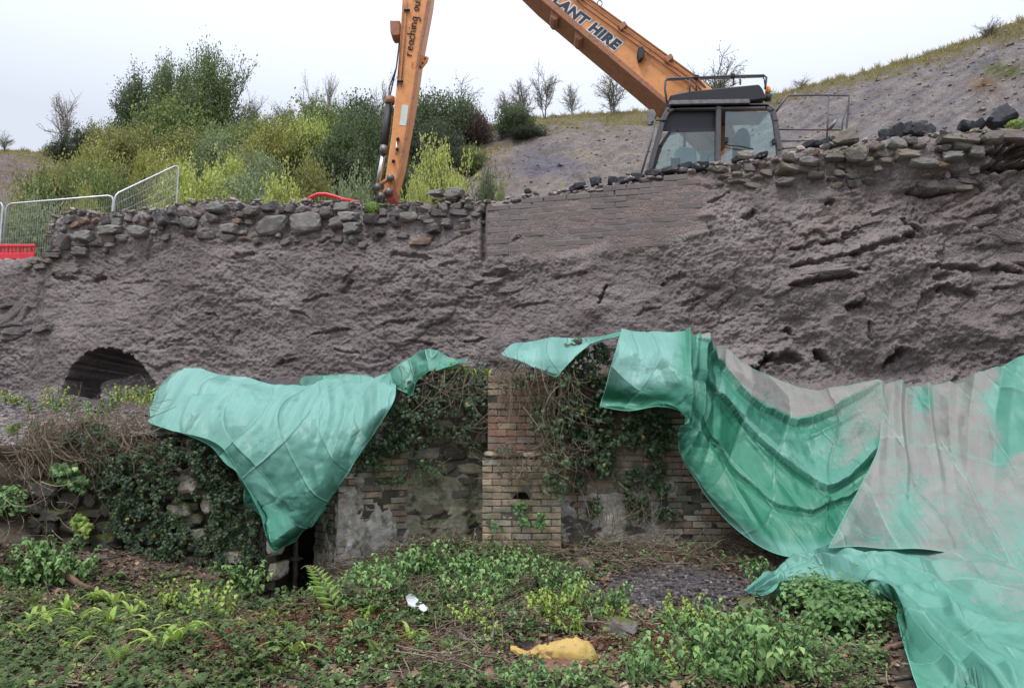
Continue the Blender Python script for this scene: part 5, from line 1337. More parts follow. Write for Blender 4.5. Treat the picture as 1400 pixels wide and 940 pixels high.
# roof guard rail, beacon, mirror, rear deck rail
rg = MB()
rg.tube([pc(912, 141), pc(909, 122), pc(910, 110), pc(914, 107.5), pc(952, 106), pc(1003, 104), pc(1044, 103), pc(1048, 106), pc(1046, 122)], .019, 8)
rg.tube([pc(912, 141, .9), pc(909, 122, .9), pc(911, 109.5, .9), pc(1044, 105, .9), pc(1047, 122, .9)], .019, 8)
for x, y0, y1 in ((943, 107, 126), (952, 106, 124), (1003, 104, 117), (1012, 104, 116)): rg.tube([pc(x, y0), pc(x, y1)], .015, 6)
for x in (912, 1044): rg.tube([pc(x, 107), pc(x, 107, .9)], .016, 6)
rgo = rg.build('roof_guard_rail', M['cabgrey'], ex, True)
for x, y in ((952, 105.5), (1002, 103.5)): a = pc(x, y, -.03); MB().box((a.x - .035, a.y - .03, a.z - .035), (a.x + .035, a.y + .03, a.z + .035)).build('rail_clamp', M['black'], rgo, bevel=.01)
M['amber'] = mat_simple('amber_lens', (.85, .25, .03), .25, 0, .1, 8, 0); M['greenlens'] = mat_simple('green_lens', (.05, .4, .28), .3, 0, .1)
a = pc(1050, 126, .1)
bc = MB().tube([a + Vector((0, 0, -.03)), a + Vector((0, 0, .03)), a + Vector((0, 0, .08)), a + Vector((0, 0, .11))], [.05, .05, .045, .02], 12).build('beacon', M['amber'], ex, True)
MB().tube([a + Vector((.03, 0, -.08)), a + Vector((.03, 0, -.02))], .045, 10).build('green_beacon', M['greenlens'], ex, True)
MB().tube([a + Vector((-.02, 0, -.16)), a + Vector((0, 0, -.05))], .06, 10).build('beacon_mount', M['black'], ex, True)
mr_ = MB().tube([pc(912, 165), pc(896, 164.5), pc(890, 168)], .014, 6).build('mirror_arm', M['black'], ex, True)
MB().prism([pc(884, 150), pc(893, 149), pc(897, 156), pc(893, 170), (pc(885, 171))], [v + Vector((.03, .05, 0)) for v in (pc(884, 150), pc(893, 149), pc(897, 156), pc(893, 170), pc(885, 171))]).build('mirror', M['steel'], mr_, bevel=.01)
MB().tube([pc(896, 164, -.05), pc(889, 196, -.05), pc(876, 240, -.05)], .018, 7).build('grab_bar', M['cabgrey'], ex, True)
dr = MB(); D = .35
dr.tube([pc(1061, 153, D), pc(1070, 140, D), pc(1077, 131, D), pc(1120, 130, D), pc(1161, 131, D), pc(1160, 150, D), pc(1157, 177, D), pc(1154, 205, D)], .019, 8)
dr.tube([pc(1064, 177, D), pc(1157, 178, D)], .016, 7); dr.tube([pc(1064, 193, D), pc(1138, 192, D)], .015, 7)
dr.tube([pc(1133, 130, D), pc(1130, 205, D)], .017, 7); dr.tube([pc(1160, 140, D), pc(1152, 166, D), pc(1149, 205, D)], .015, 6)
dr.tube([pc(1066, 203, D), pc(1090, 202, D)], .016, 7)
dro = dr.build('deck_guard_rail', M['cabgrey'], ex, True)
MB().tube([pc(1140, 172, D - .05), pc(1137, 170, D - .05)], .11, 14).build('round_mirror', M['steel'], dro, True)
# upper structure and running gear, mostly hidden by the wall
zt = pc(1100, 214).z
MB().box((P(1072, 200, 14).x, 13.7, PLAT + 1.25), (P(1330, 200, 14).x, 16.4, min(zt, PLAT + 2.0))).build('engine_house', M['orange'], ex, bevel=.06, seg=2)
MB().box((P(870, 200, 14).x, 13.6, PLAT + 1.0), (P(1330, 200, 14).x, 16.4, PLAT + 1.24)).build('deck_frame', M['cabgrey'], ex, bevel=.03)
for yy in (13.75, 15.6):
    x0, x1 = P(850, 200, 14).x, P(1330, 200, 14).x; pts = []
    f = [(x0 + .35, yy, PLAT), (x1 - .35, yy, PLAT), (x1, yy, PLAT + .3), (x1, yy, PLAT + .6), (x1 - .35, yy, PLAT + .9), (x0 + .35, yy, PLAT + .9), (x0, yy, PLAT + .6), (x0, yy, PLAT + .3)]
    tk = MB().prism(f, [(a_, b_ + .6, c_) for a_, b_, c_ in f]).build('track', M['steel'], ex, bevel=.03)
    sh = MB()
    for i in range(26):
        x = x0 + .3 + (x1 - x0 - .6) * i / 25; sh.box((x - .02, yy - .03, PLAT + .9), (x + .02, yy + .63, PLAT + .95))
    so_ = sh.build('track_shoes', M['steel'], tk); so_['kind'] = 'stuff'
# ================================================================== site fence and barriers
M['galv'] = mat_simple('galvanised_tube', (.52, .53, .55), .35, .75, .12, 12, .05)
def fence_panel(label, pts, Y, bottom, dens=46, name='fence_panel'):
    """pts: top-left, top-right in px; uprights run down to the bottom z"""
    (xa, ya), (xb, yb) = pts; Ya_, Yb_ = Y
    A, B = P(xa, ya, Ya_), P(xb, yb, Yb_)
    e = empty(name, Vector((A.x, A.y, bottom)), label, 'fence panel', 'mesh panels of the temporary site fence')
    d = (B - A); L = d.length; d.normalize(); r = .10
    za, zb = bottom, bottom + (B.z - A.z)
    a0 = Vector((A.x, A.y, za)); b0 = Vector((B.x, B.y, zb))
    MB().tube([a0, A - Vector((0, 0, r)), A - Vector((0, 0, r * .3)) + d * r * .3, A + d * r, B - d * r, B - Vector((0, 0, r * .3)) - d * r * .3, B - Vector((0, 0, r)), b0, b0 - Vector((0, 0, .1))], .021, 8).build('frame', M['galv'], e, True)
    MB().tube([a0 + Vector((0, 0, .12)), b0 + Vector((0, 0, .12))], .016, 6).build('bottom_rail', M['galv'], e, True)
    mb = MB(); n = int(L / .042)
    for i in range(1, n):
        q = A + d * (L * i / n); mb.tube([q, Vector((q.x, q.y, za + (zb - za) * i / n + .12))], .0028, 3, cap=False)
    H = A.z - za
    for k in range(1, 7):
        o_ = Vector((0, 0, -H * k / 7.)); mb.tube([A + o_, B + o_], .003, 3, cap=False)
    m_ = mb.build('wire_mesh', M['galv'], e); m_['kind'] = 'stuff'
    return e
fence_panel('galvanised mesh fence panel with rounded top corners standing behind the red barrier', [(9, 279), (155, 267)], (15.6, 16.0), PLAT)
fence_panel('galvanised mesh fence panel tilted steeply upwards beside the wall head', [(157, 266), (244, 225)], (16.05, 17.0), PLAT + .5)
fence_panel('sliver of a mesh fence panel cut off by the left edge of the photo', [(-150, 284), (4, 276)], (15.2, 15.55), PLAT)
def mat_plastic(name, c): return mat_simple(name, c, .4, 0, .1, 5, .05, 30, dirt=(.25, .12, .10), dirt_amt=.25)
M['redplastic'] = mat_plastic('red_plastic', (.72, .03, .05))
rb = empty('barrier', P(25, 360, 14.9), 'red slotted plastic barrier standing low behind the left end of the wall', 'barrier')
rb.location.z = PLAT
A, B = P(-70, 333.5, 14.9), P(56, 334, 15.1)
mb = MB(); mb.box((A.x, A.y, A.z - .06), (B.x, A.y + .06, A.z)); mb.build('top_rail', M['redplastic'], rb, bevel=.012)
mb = MB(); mb.box((A.x, A.y + .004, A.z - .30), (B.x, A.y + .056, A.z - .17)); mb.build('middle_rail', M['redplastic'], rb, bevel=.012)
n = 22
for i in range(n + 1):
    x = A.x + .02 + (B.x - A.x - .04) * i / n
    MB().box((x - .016, A.y + .012, A.z - .175), (x + .016, A.y + .048, A.z - .055)).build('slat', M['redplastic'], rb, bevel=.004)
mb = MB(); mb.box((A.x, A.y + .008, PLAT + .08), (B.x, A.y + .052, PLAT + .14))
for x in (A.x + .01, (A.x + B.x) / 2, B.x - .06): mb.box((x, A.y + .006, PLAT), (x + .05, A.y + .054, A.z - .29))
mb.build('lower_frame', M['redplastic'], rb, bevel=.006)
# second red barrier: only its arched end shows above the wall head
rb2 = empty('barrier', P(445, 300, 13.6), 'red plastic barrier with a rounded top peeping over the wall left of the excavator arm', 'barrier'); rb2.location.z = PLAT
pts = [P(x, y, 13.6) for x, y in ((412, 292), (417, 277), (424, 270), (434, 265.5), (446, 265.5), (458, 269), (470, 273), (492, 277))]
MB().tube(pts, .033, 8).build('top_rail', M['redplastic'], rb2, True)
pts2 = [p - Vector((0, 0, .34)) for p in pts[1:]]; MB().tube(pts2, .025, 8).build('middle_rail', M['redplastic'], rb2, True)
for i in (1, 6): q = pts[i]; MB().tube([q, Vector((q.x, q.y, PLAT))], .018, 6).build('slat', M['redplastic'], rb2, True)
# ================================================================== LEAF TEMPLATES
def T_diamond(droop=.18, w=.30):
    V = [(0, 0, 0), (-w, .42, .06), (0, .45, -.02), (w, .42, .06), (0, 1, -droop)]
    return np.array(V), np.array([(0, 2, 1), (0, 3, 2), (1, 2, 4), (2, 3, 4)])
def T_ivy():
    a = [(0, 0), (-.42, -.06), (-.36, .28), (-.50, .52), (-.2, .55), (0, 1.0), (.2, .55), (.50, .52), (.36, .28), (.42, -.06)]
    V = [(x, y, -.22 * abs(x) - .10 * y * y) for x, y in a] + [(0, .35, .02)]
    return np.array(V), np.array([(10, (i + 1) % 10, i) for i in range(10)])
def T_quad(): return np.array([(-.35, 0, 0), (.35, .1, .05), (.3, 1, -.1), (-.3, .9, .05)]), np.array([(0, 1, 2), (0, 2, 3)])
def T_strap(n=5, w=.07):
    V = []; F_ = []
    for i in range(n + 1):
        t = i / n; ww = w * (1 - t ** 3) * (.7 + .5 * math.sin(3.14 * min(1, t * 1.2))); z = .55 * math.sin(t * 1.5) - .55 * t * t * t
        V += [(-ww, t, z + .03), (0, t, z), (ww, t, z + .03)]
    for i in range(n):
        a = 3 * i; F_ += [(a, a + 1, a + 4), (a, a + 4, a + 3), (a + 1, a + 2, a + 5), (a + 1, a + 5, a + 4)]
    return np.array(V), np.array(F_)
def frames(nrm, roll, up=None):
    """rotation matrices whose z is nrm and whose y is a direction turned by roll"""
    n = nrm / np.linalg.norm(nrm, axis=1, keepdims=True)
    ref = np.where(np.abs(n[:, 2:3]) < .95, np.array([[0, 0, 1.]]), np.array([[0, 1., 0]]))
    x = np.cross(ref, n); x /= np.linalg.norm(x, axis=1, keepdims=True); y = np.cross(n, x)
    c, s = np.cos(roll)[:, None], np.sin(roll)[:, None]
    return x * c + y * s, -x * s + y * c, n
def cloud(T, pos_, nrm, roll, size, tint, jit=0.):
    """many leaves as arrays; returns V, F, tint"""
    TV, TF = T; X, Y, Z = frames(nrm, roll)
    V = TV[None, :, 0, None] * X[:, None] + TV[None, :, 1, None] * Y[:, None] + TV[None, :, 2, None] * Z[:, None]
    V = V * size[:, None, None] + pos_[:, None]
    Fs = TF[None] + (np.arange(len(pos_)) * len(TV))[:, None, None]
    return V.reshape(-1, 3), Fs.reshape(-1, 3), np.repeat(tint, len(TV))
def join(parts):
    V, F_, T, o = [], [], [], 0
    for v, f, t in parts:
        V.append(v); F_.append(f + o); T.append(t); o += len(v)
    return np.concatenate(V), np.concatenate(F_), np.concatenate(T)
def leafmesh(name, parts, mat):
    V, F_, T = join(parts); me = np_mesh(name, V, F_, False, {'tint': T}); me.materials.append(mat); return me
def tubes_np(segs, r0, r1, tint=None, n=4):
    """straight tapered bars: segs (k,2,3)"""
    segs = np.asarray(segs, float); d = segs[:, 1] - segs[:, 0]; L = np.linalg.norm(d, axis=1, keepdims=True); d = d / np.maximum(L, 1e-6)
    X, Y, Z = frames(d, np.zeros(len(d)))
    r0 = np.broadcast_to(r0, (len(segs),)); r1 = np.broadcast_to(r1, (len(segs),))
    V = []
    for e, rr_ in ((0, r0), (1, r1)):
        for k in range(n):
            a = 2 * math.pi * k / n
            V.append(segs[:, e] + (X * math.cos(a) + Y * math.sin(a)) * rr_[:, None])
    V = np.stack(V, 1)
    Fq = [(k, (k + 1) % n, n + (k + 1) % n) for k in range(n)] + [(k, n + (k + 1) % n, n + k) for k in range(n)]
    Fs = np.array(Fq)[None] + (np.arange(len(segs)) * 2 * n)[:, None, None]
    return V.reshape(-1, 3), Fs.reshape(-1, 3), np.repeat(np.broadcast_to(.5 if tint is None else tint, (len(segs),)), 2 * n)
def G3(x0, x1, x2): return [(0, x0), (.5, x1), (1, x2)]
M['darkmud'] = mat_tint_rock('dark_mud', [(0, (.05, .042, .042)), (.6, (.085, .073, .073)), (.9, (.125, .108, .105)), (1, (.19, .165, .155))])
M['mudrock'] = mat_tint_rock('muddy_clod', [(0, (.13, .11, .108)), (.5, (.19, .162, .158)), (.85, (.23, .20, .19)), (1, (.33, .28, .24))])
M['ivy'] = mat_leaf('ivy_leaf', [(0, (.028, .050, .022)), (.55, (.055, .095, .036)), (.85, (.09, .14, .05)), (.96, (.17, .20, .06)), (1, (.40, .30, .04))], .45, .12, .35)
M['ivy_ground'] = mat_leaf('ground_ivy_leaf', [(0, (.040, .065, .022)), (.45, (.080, .130, .040)), (.8, (.15, .21, .06)), (1, (.27, .32, .08))], .6, .18, .22)
M['nettle'] = mat_leaf('fresh_green_leaf', [(0, (.07, .15, .045)), (.5, (.16, .30, .09)), (1, (.32, .48, .16))], .5, .25)
M['lime'] = mat_leaf('lime_leaf', [(0, (.17, .27, .05)), (.5, (.30, .43, .08)), (1, (.46, .54, .13))], .45, .3)
M['fern'] = mat_leaf('fern_leaf', [(0, (.10, .20, .04)), (.6, (.19, .31, .06)), (1, (.30, .40, .09))], .5, .3)
M['litter'] = mat_leaf('leaf_litter', [(0, (.05, .033, .022)), (.4, (.13, .085, .055)), (.7, (.21, .135, .085)), (.88, (.30, .17, .09)), (1, (.42, .34, .24))], .75, .0, .3)
M['twig'] = mat_leaf('dry_stem', [(0, (.06, .045, .032)), (.4, (.13, .095, .065)), (.75, (.24, .185, .13)), (1, (.36, .30, .22))], .8, .0, .2)
M['bark'] = mat_simple('grey_bark', (.14, .12, .10), .85, 0, .4, 12, .5, 60)
M['bark_red'] = mat_simple('brown_wood', (.17, .10, .065), .8, 0, .4, 14, .5, 60)
def U(a, b, n): return rng.uniform(a, b, n)

# ================================================================== IVY AND BRAMBLES ON THE WALLS
def ivy(label, blobs, Yf, dens, size=(.03, .065), mat='ivy', name='ivy', cat='ivy', bias=0.0, thick=.10, stems=20, droop=.5, seed=1, thresh=-.05):
    """blobs: (cx, cy, rx, ry) in the photo, clothed on a wall whose depth is Yf(px)"""
    pts = []
    for cx, cy, rx, ry in blobs:
        n = int(dens * rx * ry / 100.)
        a = U(0, 6.283, n); r = np.sqrt(U(0, 1, n)) ; x = cx + rx * r * np.cos(a); y = cy + ry * r * np.sin(a)
        edge = 1 - r
        k = fbm(x / 22., y / 22., seed, 3) + .6 * perlin(x / 7., y / 7., seed + 3) + edge * .9 > thresh + .25
        pts.append(np.stack([x[k], y[k]], 1))
    q = np.concatenate(pts); n = len(q)
    Y = Yf(q[:, 0], q[:, 1]) - np.abs(rng.normal(0, thick, n)) * (.35 + np.clip(.5 + fbm(q[:, 0] / 16., q[:, 1] / 16., seed + 8, 2), 0, 1)) - .02
    p = P(q[:, 0], q[:, 1], Y)
    nr = np.stack([rng.normal(0, .45, n), -1 + rng.normal(0, .3, n), .55 + rng.normal(0, .4, n)], 1)
    t = np.clip(.38 + .35 * fbm(q[:, 0] / 12., q[:, 1] / 12., seed + 2, 2) + rng.normal(0, .22, n) + bias, 0, .94); t = np.where(rng.random(n) < .006, 1, t)
    parts = [cloud(T_ivy(), p, nr, math.pi + rng.normal(0, droop, n), U(size[0], size[1], n), t)]
    xs, ys = q[:, 0], q[:, 1]
    e = empty(name, P(float(xs.mean()), float(ys.max()), float(Yf(np.array([xs.mean()]), np.array([ys.mean()]))[0])), label, cat)
    lf = link('leaves', leafmesh('leaves', parts, M[mat]), None, e); lf['kind'] = 'stuff'
    # woody stems creeping under the leaves
    sg = []; r_s = []
    for i in range(stems):
        cx, cy, rx, ry = blobs[rng.integers(len(blobs))]
        x, y = cx + rng.uniform(-.7, .7) * rx, cy + ry * .8; pv = None; rad = rng.uniform(.004, .010)
        for k in range(9):
            if abs(x - cx) > rx * 1.1 or y < cy - ry: break
            w = P(x, y, float(Yf(np.array([x]), np.array([y]))[0]) - .035); w = np.array(w[:])
            if pv is not None: sg.append((pv, w)); r_s.append(rad * (1 - k * .07))
            pv = w; x += rng.normal(0, 5); y -= rng.uniform(6, 16)
    if sg:
        v, f, t = tubes_np(sg, r_s, r_s, U(.1, .6, len(sg))); me = np_mesh('stems', v, f, True, {'tint': t}); me.materials.append(M['twig']); so_ = link('stems', me, None, e); so_['kind'] = 'stuff'
    return e
tabY = lambda tab: (lambda x, y: np.interp(x, [a for a, b in tab], [b for a, b in tab]))
YL = tabY([(-20, 9.0), (60, 9.25), (160, 9.28), (260, 9.22), (340, 9.36), (374, 9.55), (392, 9.8)])
ivy('dark glossy ivy hanging in a broad curtain over the left stone wall', [(175, 690, 38, 85), (215, 720, 42, 70), (200, 640, 60, 40), (255, 620, 60, 26), (300, 660, 40, 60), (325, 720, 34, 60), (285, 745, 50, 36), (215, 760, 40, 30), (150, 640, 34, 40), (118, 600, 40, 26), (350, 700, 20, 50)], YL, 95, (.018, .042), seed=3, bias=-.08, stems=46)
ivy('thin trailing ivy and moss with yellow leaves, right of the ivy curtain', [(340, 760, 34, 34), (300, 790, 50, 22), (260, 800, 40, 14), (352, 650, 22, 40)], YL, 50, (.018, .038), seed=5, bias=.1)
ivy('small bright bramble tuft hanging alone on the left stone wall', [(110, 712, 11, 17), (116, 722, 9, 12)], YL, 120, (.035, .06), 'lime', 'bramble', 'bramble', seed=9, stems=3)
ivy('dark green bramble clump near the top left of the stone wall', [(92, 650, 24, 18), (106, 662, 16, 12), (78, 640, 12, 10)], YL, 80, (.04, .075), 'nettle', 'bramble', 'bramble', seed=11, bias=-.25, thick=.14)
YRc = tabY([(480, 9.55), (562, 9.9), (662, 9.9)])
ivy('shadowy ivy overhanging the recess left of the brick pillar', [(570, 550, 46, 40), (610, 535, 46, 34), (645, 570, 14, 60), (550, 590, 44, 30), (525, 600, 34, 24), (655, 530, 14, 40), (500, 622, 34, 14), (610, 590, 26, 16)], YRc, 46, (.025, .055), seed=13, bias=-.12, thick=.16, stems=60)
ivy('green and brown moss tufts under the overhang beside the recess', [(500, 630, 42, 22), (540, 650, 36, 18), (580, 640, 30, 18)], YRc, 34, (.02, .04), 'nettle', 'moss_tuft', 'moss', seed=15, bias=-.3, thick=.1, stems=4)
YPl = lambda x, y: np.where(y < 618, 9.50, 9.40) + 0 * x
ivy('loose ivy sprays tangled over the top of the brick pillar', [(742, 560, 18, 44), (752, 600, 16, 44), (710, 520, 30, 14), (766, 640, 14, 44), (750, 660, 12, 20), (690, 612, 20, 8), (776, 560, 20, 50)], YPl, 36, (.025, .06), seed=17, bias=.10, thick=.14, stems=40, thresh=.0)
ivy('few small ivy leaves growing out of the vent hole of the brick pillar', [(712, 694, 10, 10), (716, 712, 8, 8), (740, 712, 12, 12), (676, 720, 8, 10)], lambda x, y: 9.39 + 0 * x, 60, (.03, .055), 'nettle', 'ivy', 'ivy', seed=19, bias=-.1, thick=.03, stems=0)
YWl = lambda x, y: 9.70 + 0 * x
ivy('thick dark ivy mass hanging below the green flap onto the right brick wall', [(800, 500, 40, 40), (830, 540, 50, 50), (808, 600, 40, 56), (830, 625, 26, 22), (780, 560, 18, 50), (795, 650, 12, 26), (865, 590, 36, 26), (812, 690, 10, 20), (880, 570, 34, 26), (900, 590, 22, 30)], YWl, 70, (.03, .065), seed=21, bias=-.14, thick=.10, stems=50)
ivy('narrow dark ivy tongue reaching down the pale lime render', [(868, 668, 20, 30), (876, 696, 14, 26), (898, 620, 14, 50), (905, 650, 12, 34), (915, 700, 22, 12)], YWl, 66, (.03, .06), seed=23, bias=-.1, thick=.05, stems=14)
# ---- dry stems
def strands(label, specs, name='dry_stems', cat='dry stems', tint=(.3, .95), rad=(.0025, .006)):
    """specs: (x0, x1, y, length px, Y, n, lean, curl)"""
    sg, rr_ = [], []
    for x0, x1, y0, y1, L, Yd, n, lean, curl in specs:
        for _ in range(n):
            x = rng.uniform(x0, x1); y = rng.uniform(y0, y1); Y = Yd - abs(rng.normal(0, .12)); l = L * rng.uniform(.4, 1.2); st = 9
            ang = lean + rng.normal(0, curl); r = rng.uniform(*rad); pv = None; bend = rng.normal(0, .14)
            for k in range(st + 1):
                w = np.array(P(x, y, Y)[:])
                if pv is not None: sg.append((pv, w)); rr_.append(r * (1 - .06 * k))
                pv = w; ang += bend + rng.normal(0, .10); x += math.sin(ang) * l / st; y += math.cos(ang) * l / st; Y += rng.normal(0, .012)
    v, f, t = tubes_np(sg, rr_, np.array(rr_) * .9, np.repeat(U(tint[0], tint[1], len(sg) // 9 + 1), 9)[:len(sg)], 4)
    me = np_mesh(name, v, f, True, {'tint': t}); me.materials.append(M['twig'])
    o = link(name, me); o['kind'] = 'stuff'; tag(o, label, cat); return o
strands('tangle of dry bramble stems trailing over the left stone wall', [(30, 205, 560, 600, 60, 9.3, 200, .0, .6), (20, 130, 560, 600, 120, 9.2, 46, -.2, .5), (150, 300, 600, 650, 50, 9.32, 90, .5, .9), (30, 200, 548, 606, 50, 9.6, 200, 1.5, .5), (30, 205, 590, 625, 44, 9.25, 160, .7, .9), (-10, 60, 590, 640, 60, 9.3, 60, .6, .6), (0, 90, 600, 800, 70, 8.7, 60, .6, .9)])
strands('fine dry stalks hanging down over the brick pillar top', [(680, 790, 498, 530, 80, 9.42, 80, .0, .22), (690, 780, 520, 640, 60, 9.4, 80, .1, .5), (670, 760, 500, 530, 26, 9.45, 120, 1.2, .9), (680, 800, 600, 640, 40, 9.38, 90, .8, .8)])
strands('thin roots and stalks hanging in the dark recess', [(540, 660, 500, 540, 90, 9.8, 40, .1, .4), (500, 650, 560, 650, 40, 9.75, 30, .8, .9), (590, 650, 500, 520, 60, 9.5, 20, -.5, .5)])
strands('leafless stems climbing over the pale render of the right wall', [(770, 900, 640, 740, 50, 9.66, 40, .3, .9), (780, 900, 700, 745, 50, 9.55, 40, 2.6, .6), (900, 1040, 735, 760, 30, 9.4, 60, 1.6, .8)])

# ================================================================== SINGLE PLANTS (prototypes, then copies)
def clump_nettle(seed, n_st=9, h=.32, spread=.20, ls=(.05, .09), mat='nettle', ltype='d', bias=.5):
    r = np.random.default_rng(seed); sg = []; LP, LN, LR, LS, LT = [], [], [], [], []
    for s in range(n_st):
        a = r.uniform(0, 6.28); rr_ = spread * math.sqrt(r.random()); base = np.array([rr_ * math.cos(a) * .5, rr_ * math.sin(a) * .5, 0]); hh = h * r.uniform(.55, 1.1)
        tip = base + np.array([math.cos(a) * rr_ * .8, math.sin(a) * rr_ * .8, hh]); pv = base
        lt = r.normal(bias, .15)
        for k in range(1, 7):
            t = k / 6; p = base + (tip - base) * t + np.array([0, 0, .02 * math.sin(t * 3)]); sg.append((pv, p)); pv = p
            for q in range(3 if k < 6 else 4):
                az_ = r.uniform(0, 6.28); out = np.array([math.cos(az_), math.sin(az_), 0.]); 
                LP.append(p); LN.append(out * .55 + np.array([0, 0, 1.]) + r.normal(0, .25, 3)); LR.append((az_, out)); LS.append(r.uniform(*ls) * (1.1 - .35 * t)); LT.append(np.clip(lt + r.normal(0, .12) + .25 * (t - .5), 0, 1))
    LP, LN = np.array(LP), np.array(LN); out = np.array([o for _, o in LR])
    X, Y, Z = frames(LN, np.zeros(len(LN)))
    roll = np.arctan2(-(out * X).sum(1), (out * Y).sum(1))
    T = T_diamond(.3, .32) if ltype == 'd' else T_ivy()
    return leafmesh('foliage', [cloud(T, LP, LN, roll, np.array(LS), np.array(LT))], M[mat]), tubes_np(sg, .0035, .003, .3)
def clump_strap(seed, n=9, L=(.16, .32), mat='lime', w=.07):
    r = np.random.default_rng(seed); a = np.sort(r.uniform(0, 6.28, n)); el = r.uniform(.15, .8, n)
    out = np.stack([np.cos(a), np.sin(a), 0 * a], 1); nrm = np.stack([-np.cos(a) * el, -np.sin(a) * el, 1 + 0 * a], 1)
    X, Y, Z = frames(nrm, np.zeros(n)); roll = np.arctan2(-(out * X).sum(1), (out * Y).sum(1))
    return leafmesh('foliage', [cloud(T_strap(6, w), np.zeros((n, 3)), nrm, roll, r.uniform(*L, n), np.clip(r.normal(.5, .25, n), 0, 1))], M[mat]), None
def clump_fern(seed, n=4, L=.55, mat='fern', up=1.0):
    r = np.random.default_rng(seed); PP, NN, OO, SS, TT = [], [], [], [], []; sg = []
    for f in range(n):
        a = r.uniform(0, 6.28) if n > 1 else 2.4; d = np.array([math.cos(a), math.sin(a), 0.]); l = L * r.uniform(.7, 1.1); pv = np.zeros(3); side = np.array([-d[1], d[0], 0]); tt = r.uniform(.3, .9)
        for k in range(1, 17):
            t = k / 16; p = d * (l * (t * .6 / up)) + np.array([0, 0, l * up * (t * .95 - .45 * t * t * t)]); tan = p - pv; tan /= np.linalg.norm(tan); nrm = np.cross(side, tan); nrm = nrm if nrm[2] > 0 or up > 1 else -nrm
            sg.append((pv, p)); pv = p; w = .30 * l * math.sin(math.pi * min(1, t * .85 + .12)) * (1.15 - t)
            for s in (-1, 1): PP.append(p); NN.append(nrm + side * s * -.2); OO.append(side * s + tan * .35); SS.append(max(.012, w)); TT.append(np.clip(tt + r.normal(0, .08), 0, 1))
    PP, NN, OO = map(np.array, (PP, NN, OO)); X, Y, Z = frames(NN, np.zeros(len(NN))); roll = np.arctan2(-(OO * X).sum(1), (OO * Y).sum(1))
    return leafmesh('foliage', [cloud(T_diamond(.12, .13), PP, NN, roll, np.array(SS), np.array(TT))], M[mat]), tubes_np(sg, .004, .003, .5)
def stem_mesh(st):
    if st is None: return None
    v, f, t = st; me = np_mesh('stem', v, f, True, {'tint': t}); me.materials.append(M['twig']); return me
PROTO = {
 'nettle': [tuple([a, stem_mesh(b)]) for a, b in (clump_nettle(i, 10, .30, .24, (.05, .085)) for i in range(4))],
 'bramble': [tuple([a, stem_mesh(b)]) for a, b in (clump_nettle(20 + i, 7, .22, .30, (.045, .075), bias=.25) for i in range(3))],
 'lime': [tuple([a, stem_mesh(b)]) for a, b in (clump_nettle(40 + i, 7, .26, .20, (.045, .075), 'lime') for i in range(3))],
 'ivyc': [tuple([a, stem_mesh(b)]) for a, b in (clump_nettle(60 + i, 10, .12, .34, (.035, .06), 'ivy_ground', 'i', .4) for i in range(4))],
 'harts': [tuple([a, None]) for a, b in (clump_strap(i) for i in range(3))],
 'fern': [tuple([a, stem_mesh(b)]) for a, b in (clump_fern(i) for i in range(3))],
 'frond': [tuple([a, stem_mesh(b)]) for a, b in (clump_fern(5, 1, .62, 'fern', 1.15),)],
}
LAND = [(372, 760, 'the hanging tarpaulin tip'), (760, 893, 'the yellow sandbag'), (710, 730, 'the brick pillar'), (490, 760, 'the brick pier'), (150, 540, 'the arched hole'), (1160, 830, 'the dense bush by the front tarpaulin'), (920, 810, 'the mud heap'), (600, 740, 'the overgrown heap'), (60, 700, 'the left stone wall'), (850, 862, 'the grey rock'), (1240, 900, 'the front tarpaulin'), (200, 780, 'the ivy curtain foot'), (60, 920, 'the bottom left corner'), (300, 920, 'the lower left foreground'), (570, 835, 'the white scrap'), (1000, 900, 'the lower right foreground'), (440, 800, 'the upright fern'), (660, 910, 'the thick fallen branch')]
COUNT = {}
def where(px, py):
    best = min(LAND, key=lambda l: math.hypot(px - l[0], (py - l[1]) * 1.5)); dx, dy = px - best[0], py - best[1]
    side = ('right of ' if dx > 0 else 'left of ') if abs(dx) > abs(dy) * 1.2 else ('below ' if dy > 0 else 'above ')
    return side + best[2]
LABELLED = []
def plant(kind, px, py, s, name, cat, text, group, off=0., loc=None, rz=None):
    me, st = random.choice(PROTO[kind])
    q = gp(px, py)[0] if loc is None else loc
    o = bpy.data.objects.new(name, None); C.objects.link(o); o.empty_display_size = .1
    o.location = (float(q[0]), float(q[1]), float(q[2]) + off); o.rotation_euler = (0, 0, random.uniform(0, 6.28) if rz is None else rz); o.scale = (s, s, s * random.uniform(.85, 1.1))
    f = bpy.data.objects.new('foliage', me); C.objects.link(f); f.parent = o; f['kind'] = 'stuff'
    if st: g_ = bpy.data.objects.new('stem', st); C.objects.link(g_); g_.parent = o; g_['kind'] = 'stuff'
    tag(o, None, cat, group); LABELLED.append((o, text, px, py)); return o
rp = random.Random(77); random.seed(5)
def patch(kind, n, x0, x1, y0, y1, s, name, cat, text, group, ok=None):
    k = 0; tries = 0
    while k < n and tries < n * 30:
        tries += 1; x = rp.uniform(x0, x1); y = rp.uniform(y0, y1)
        if ok and not ok(x, y): continue
        plant(kind, x, y, rp.uniform(*s), name, cat, text, group); k += 1
nomud = lambda x, y: ((x - 758) / 80) ** 2 + ((y - 905) / 34) ** 2 > 1 and ((x - 925) / 105) ** 2 + ((y - 808) / 34) ** 2 > 1 and not (x > 1215 and y > 815) and ((x - 885) / 60) ** 2 + ((y - 898) / 24) ** 2 > 1 and ((x - 755) / 75) ** 2 + ((y - 905) / 24) ** 2 > 1
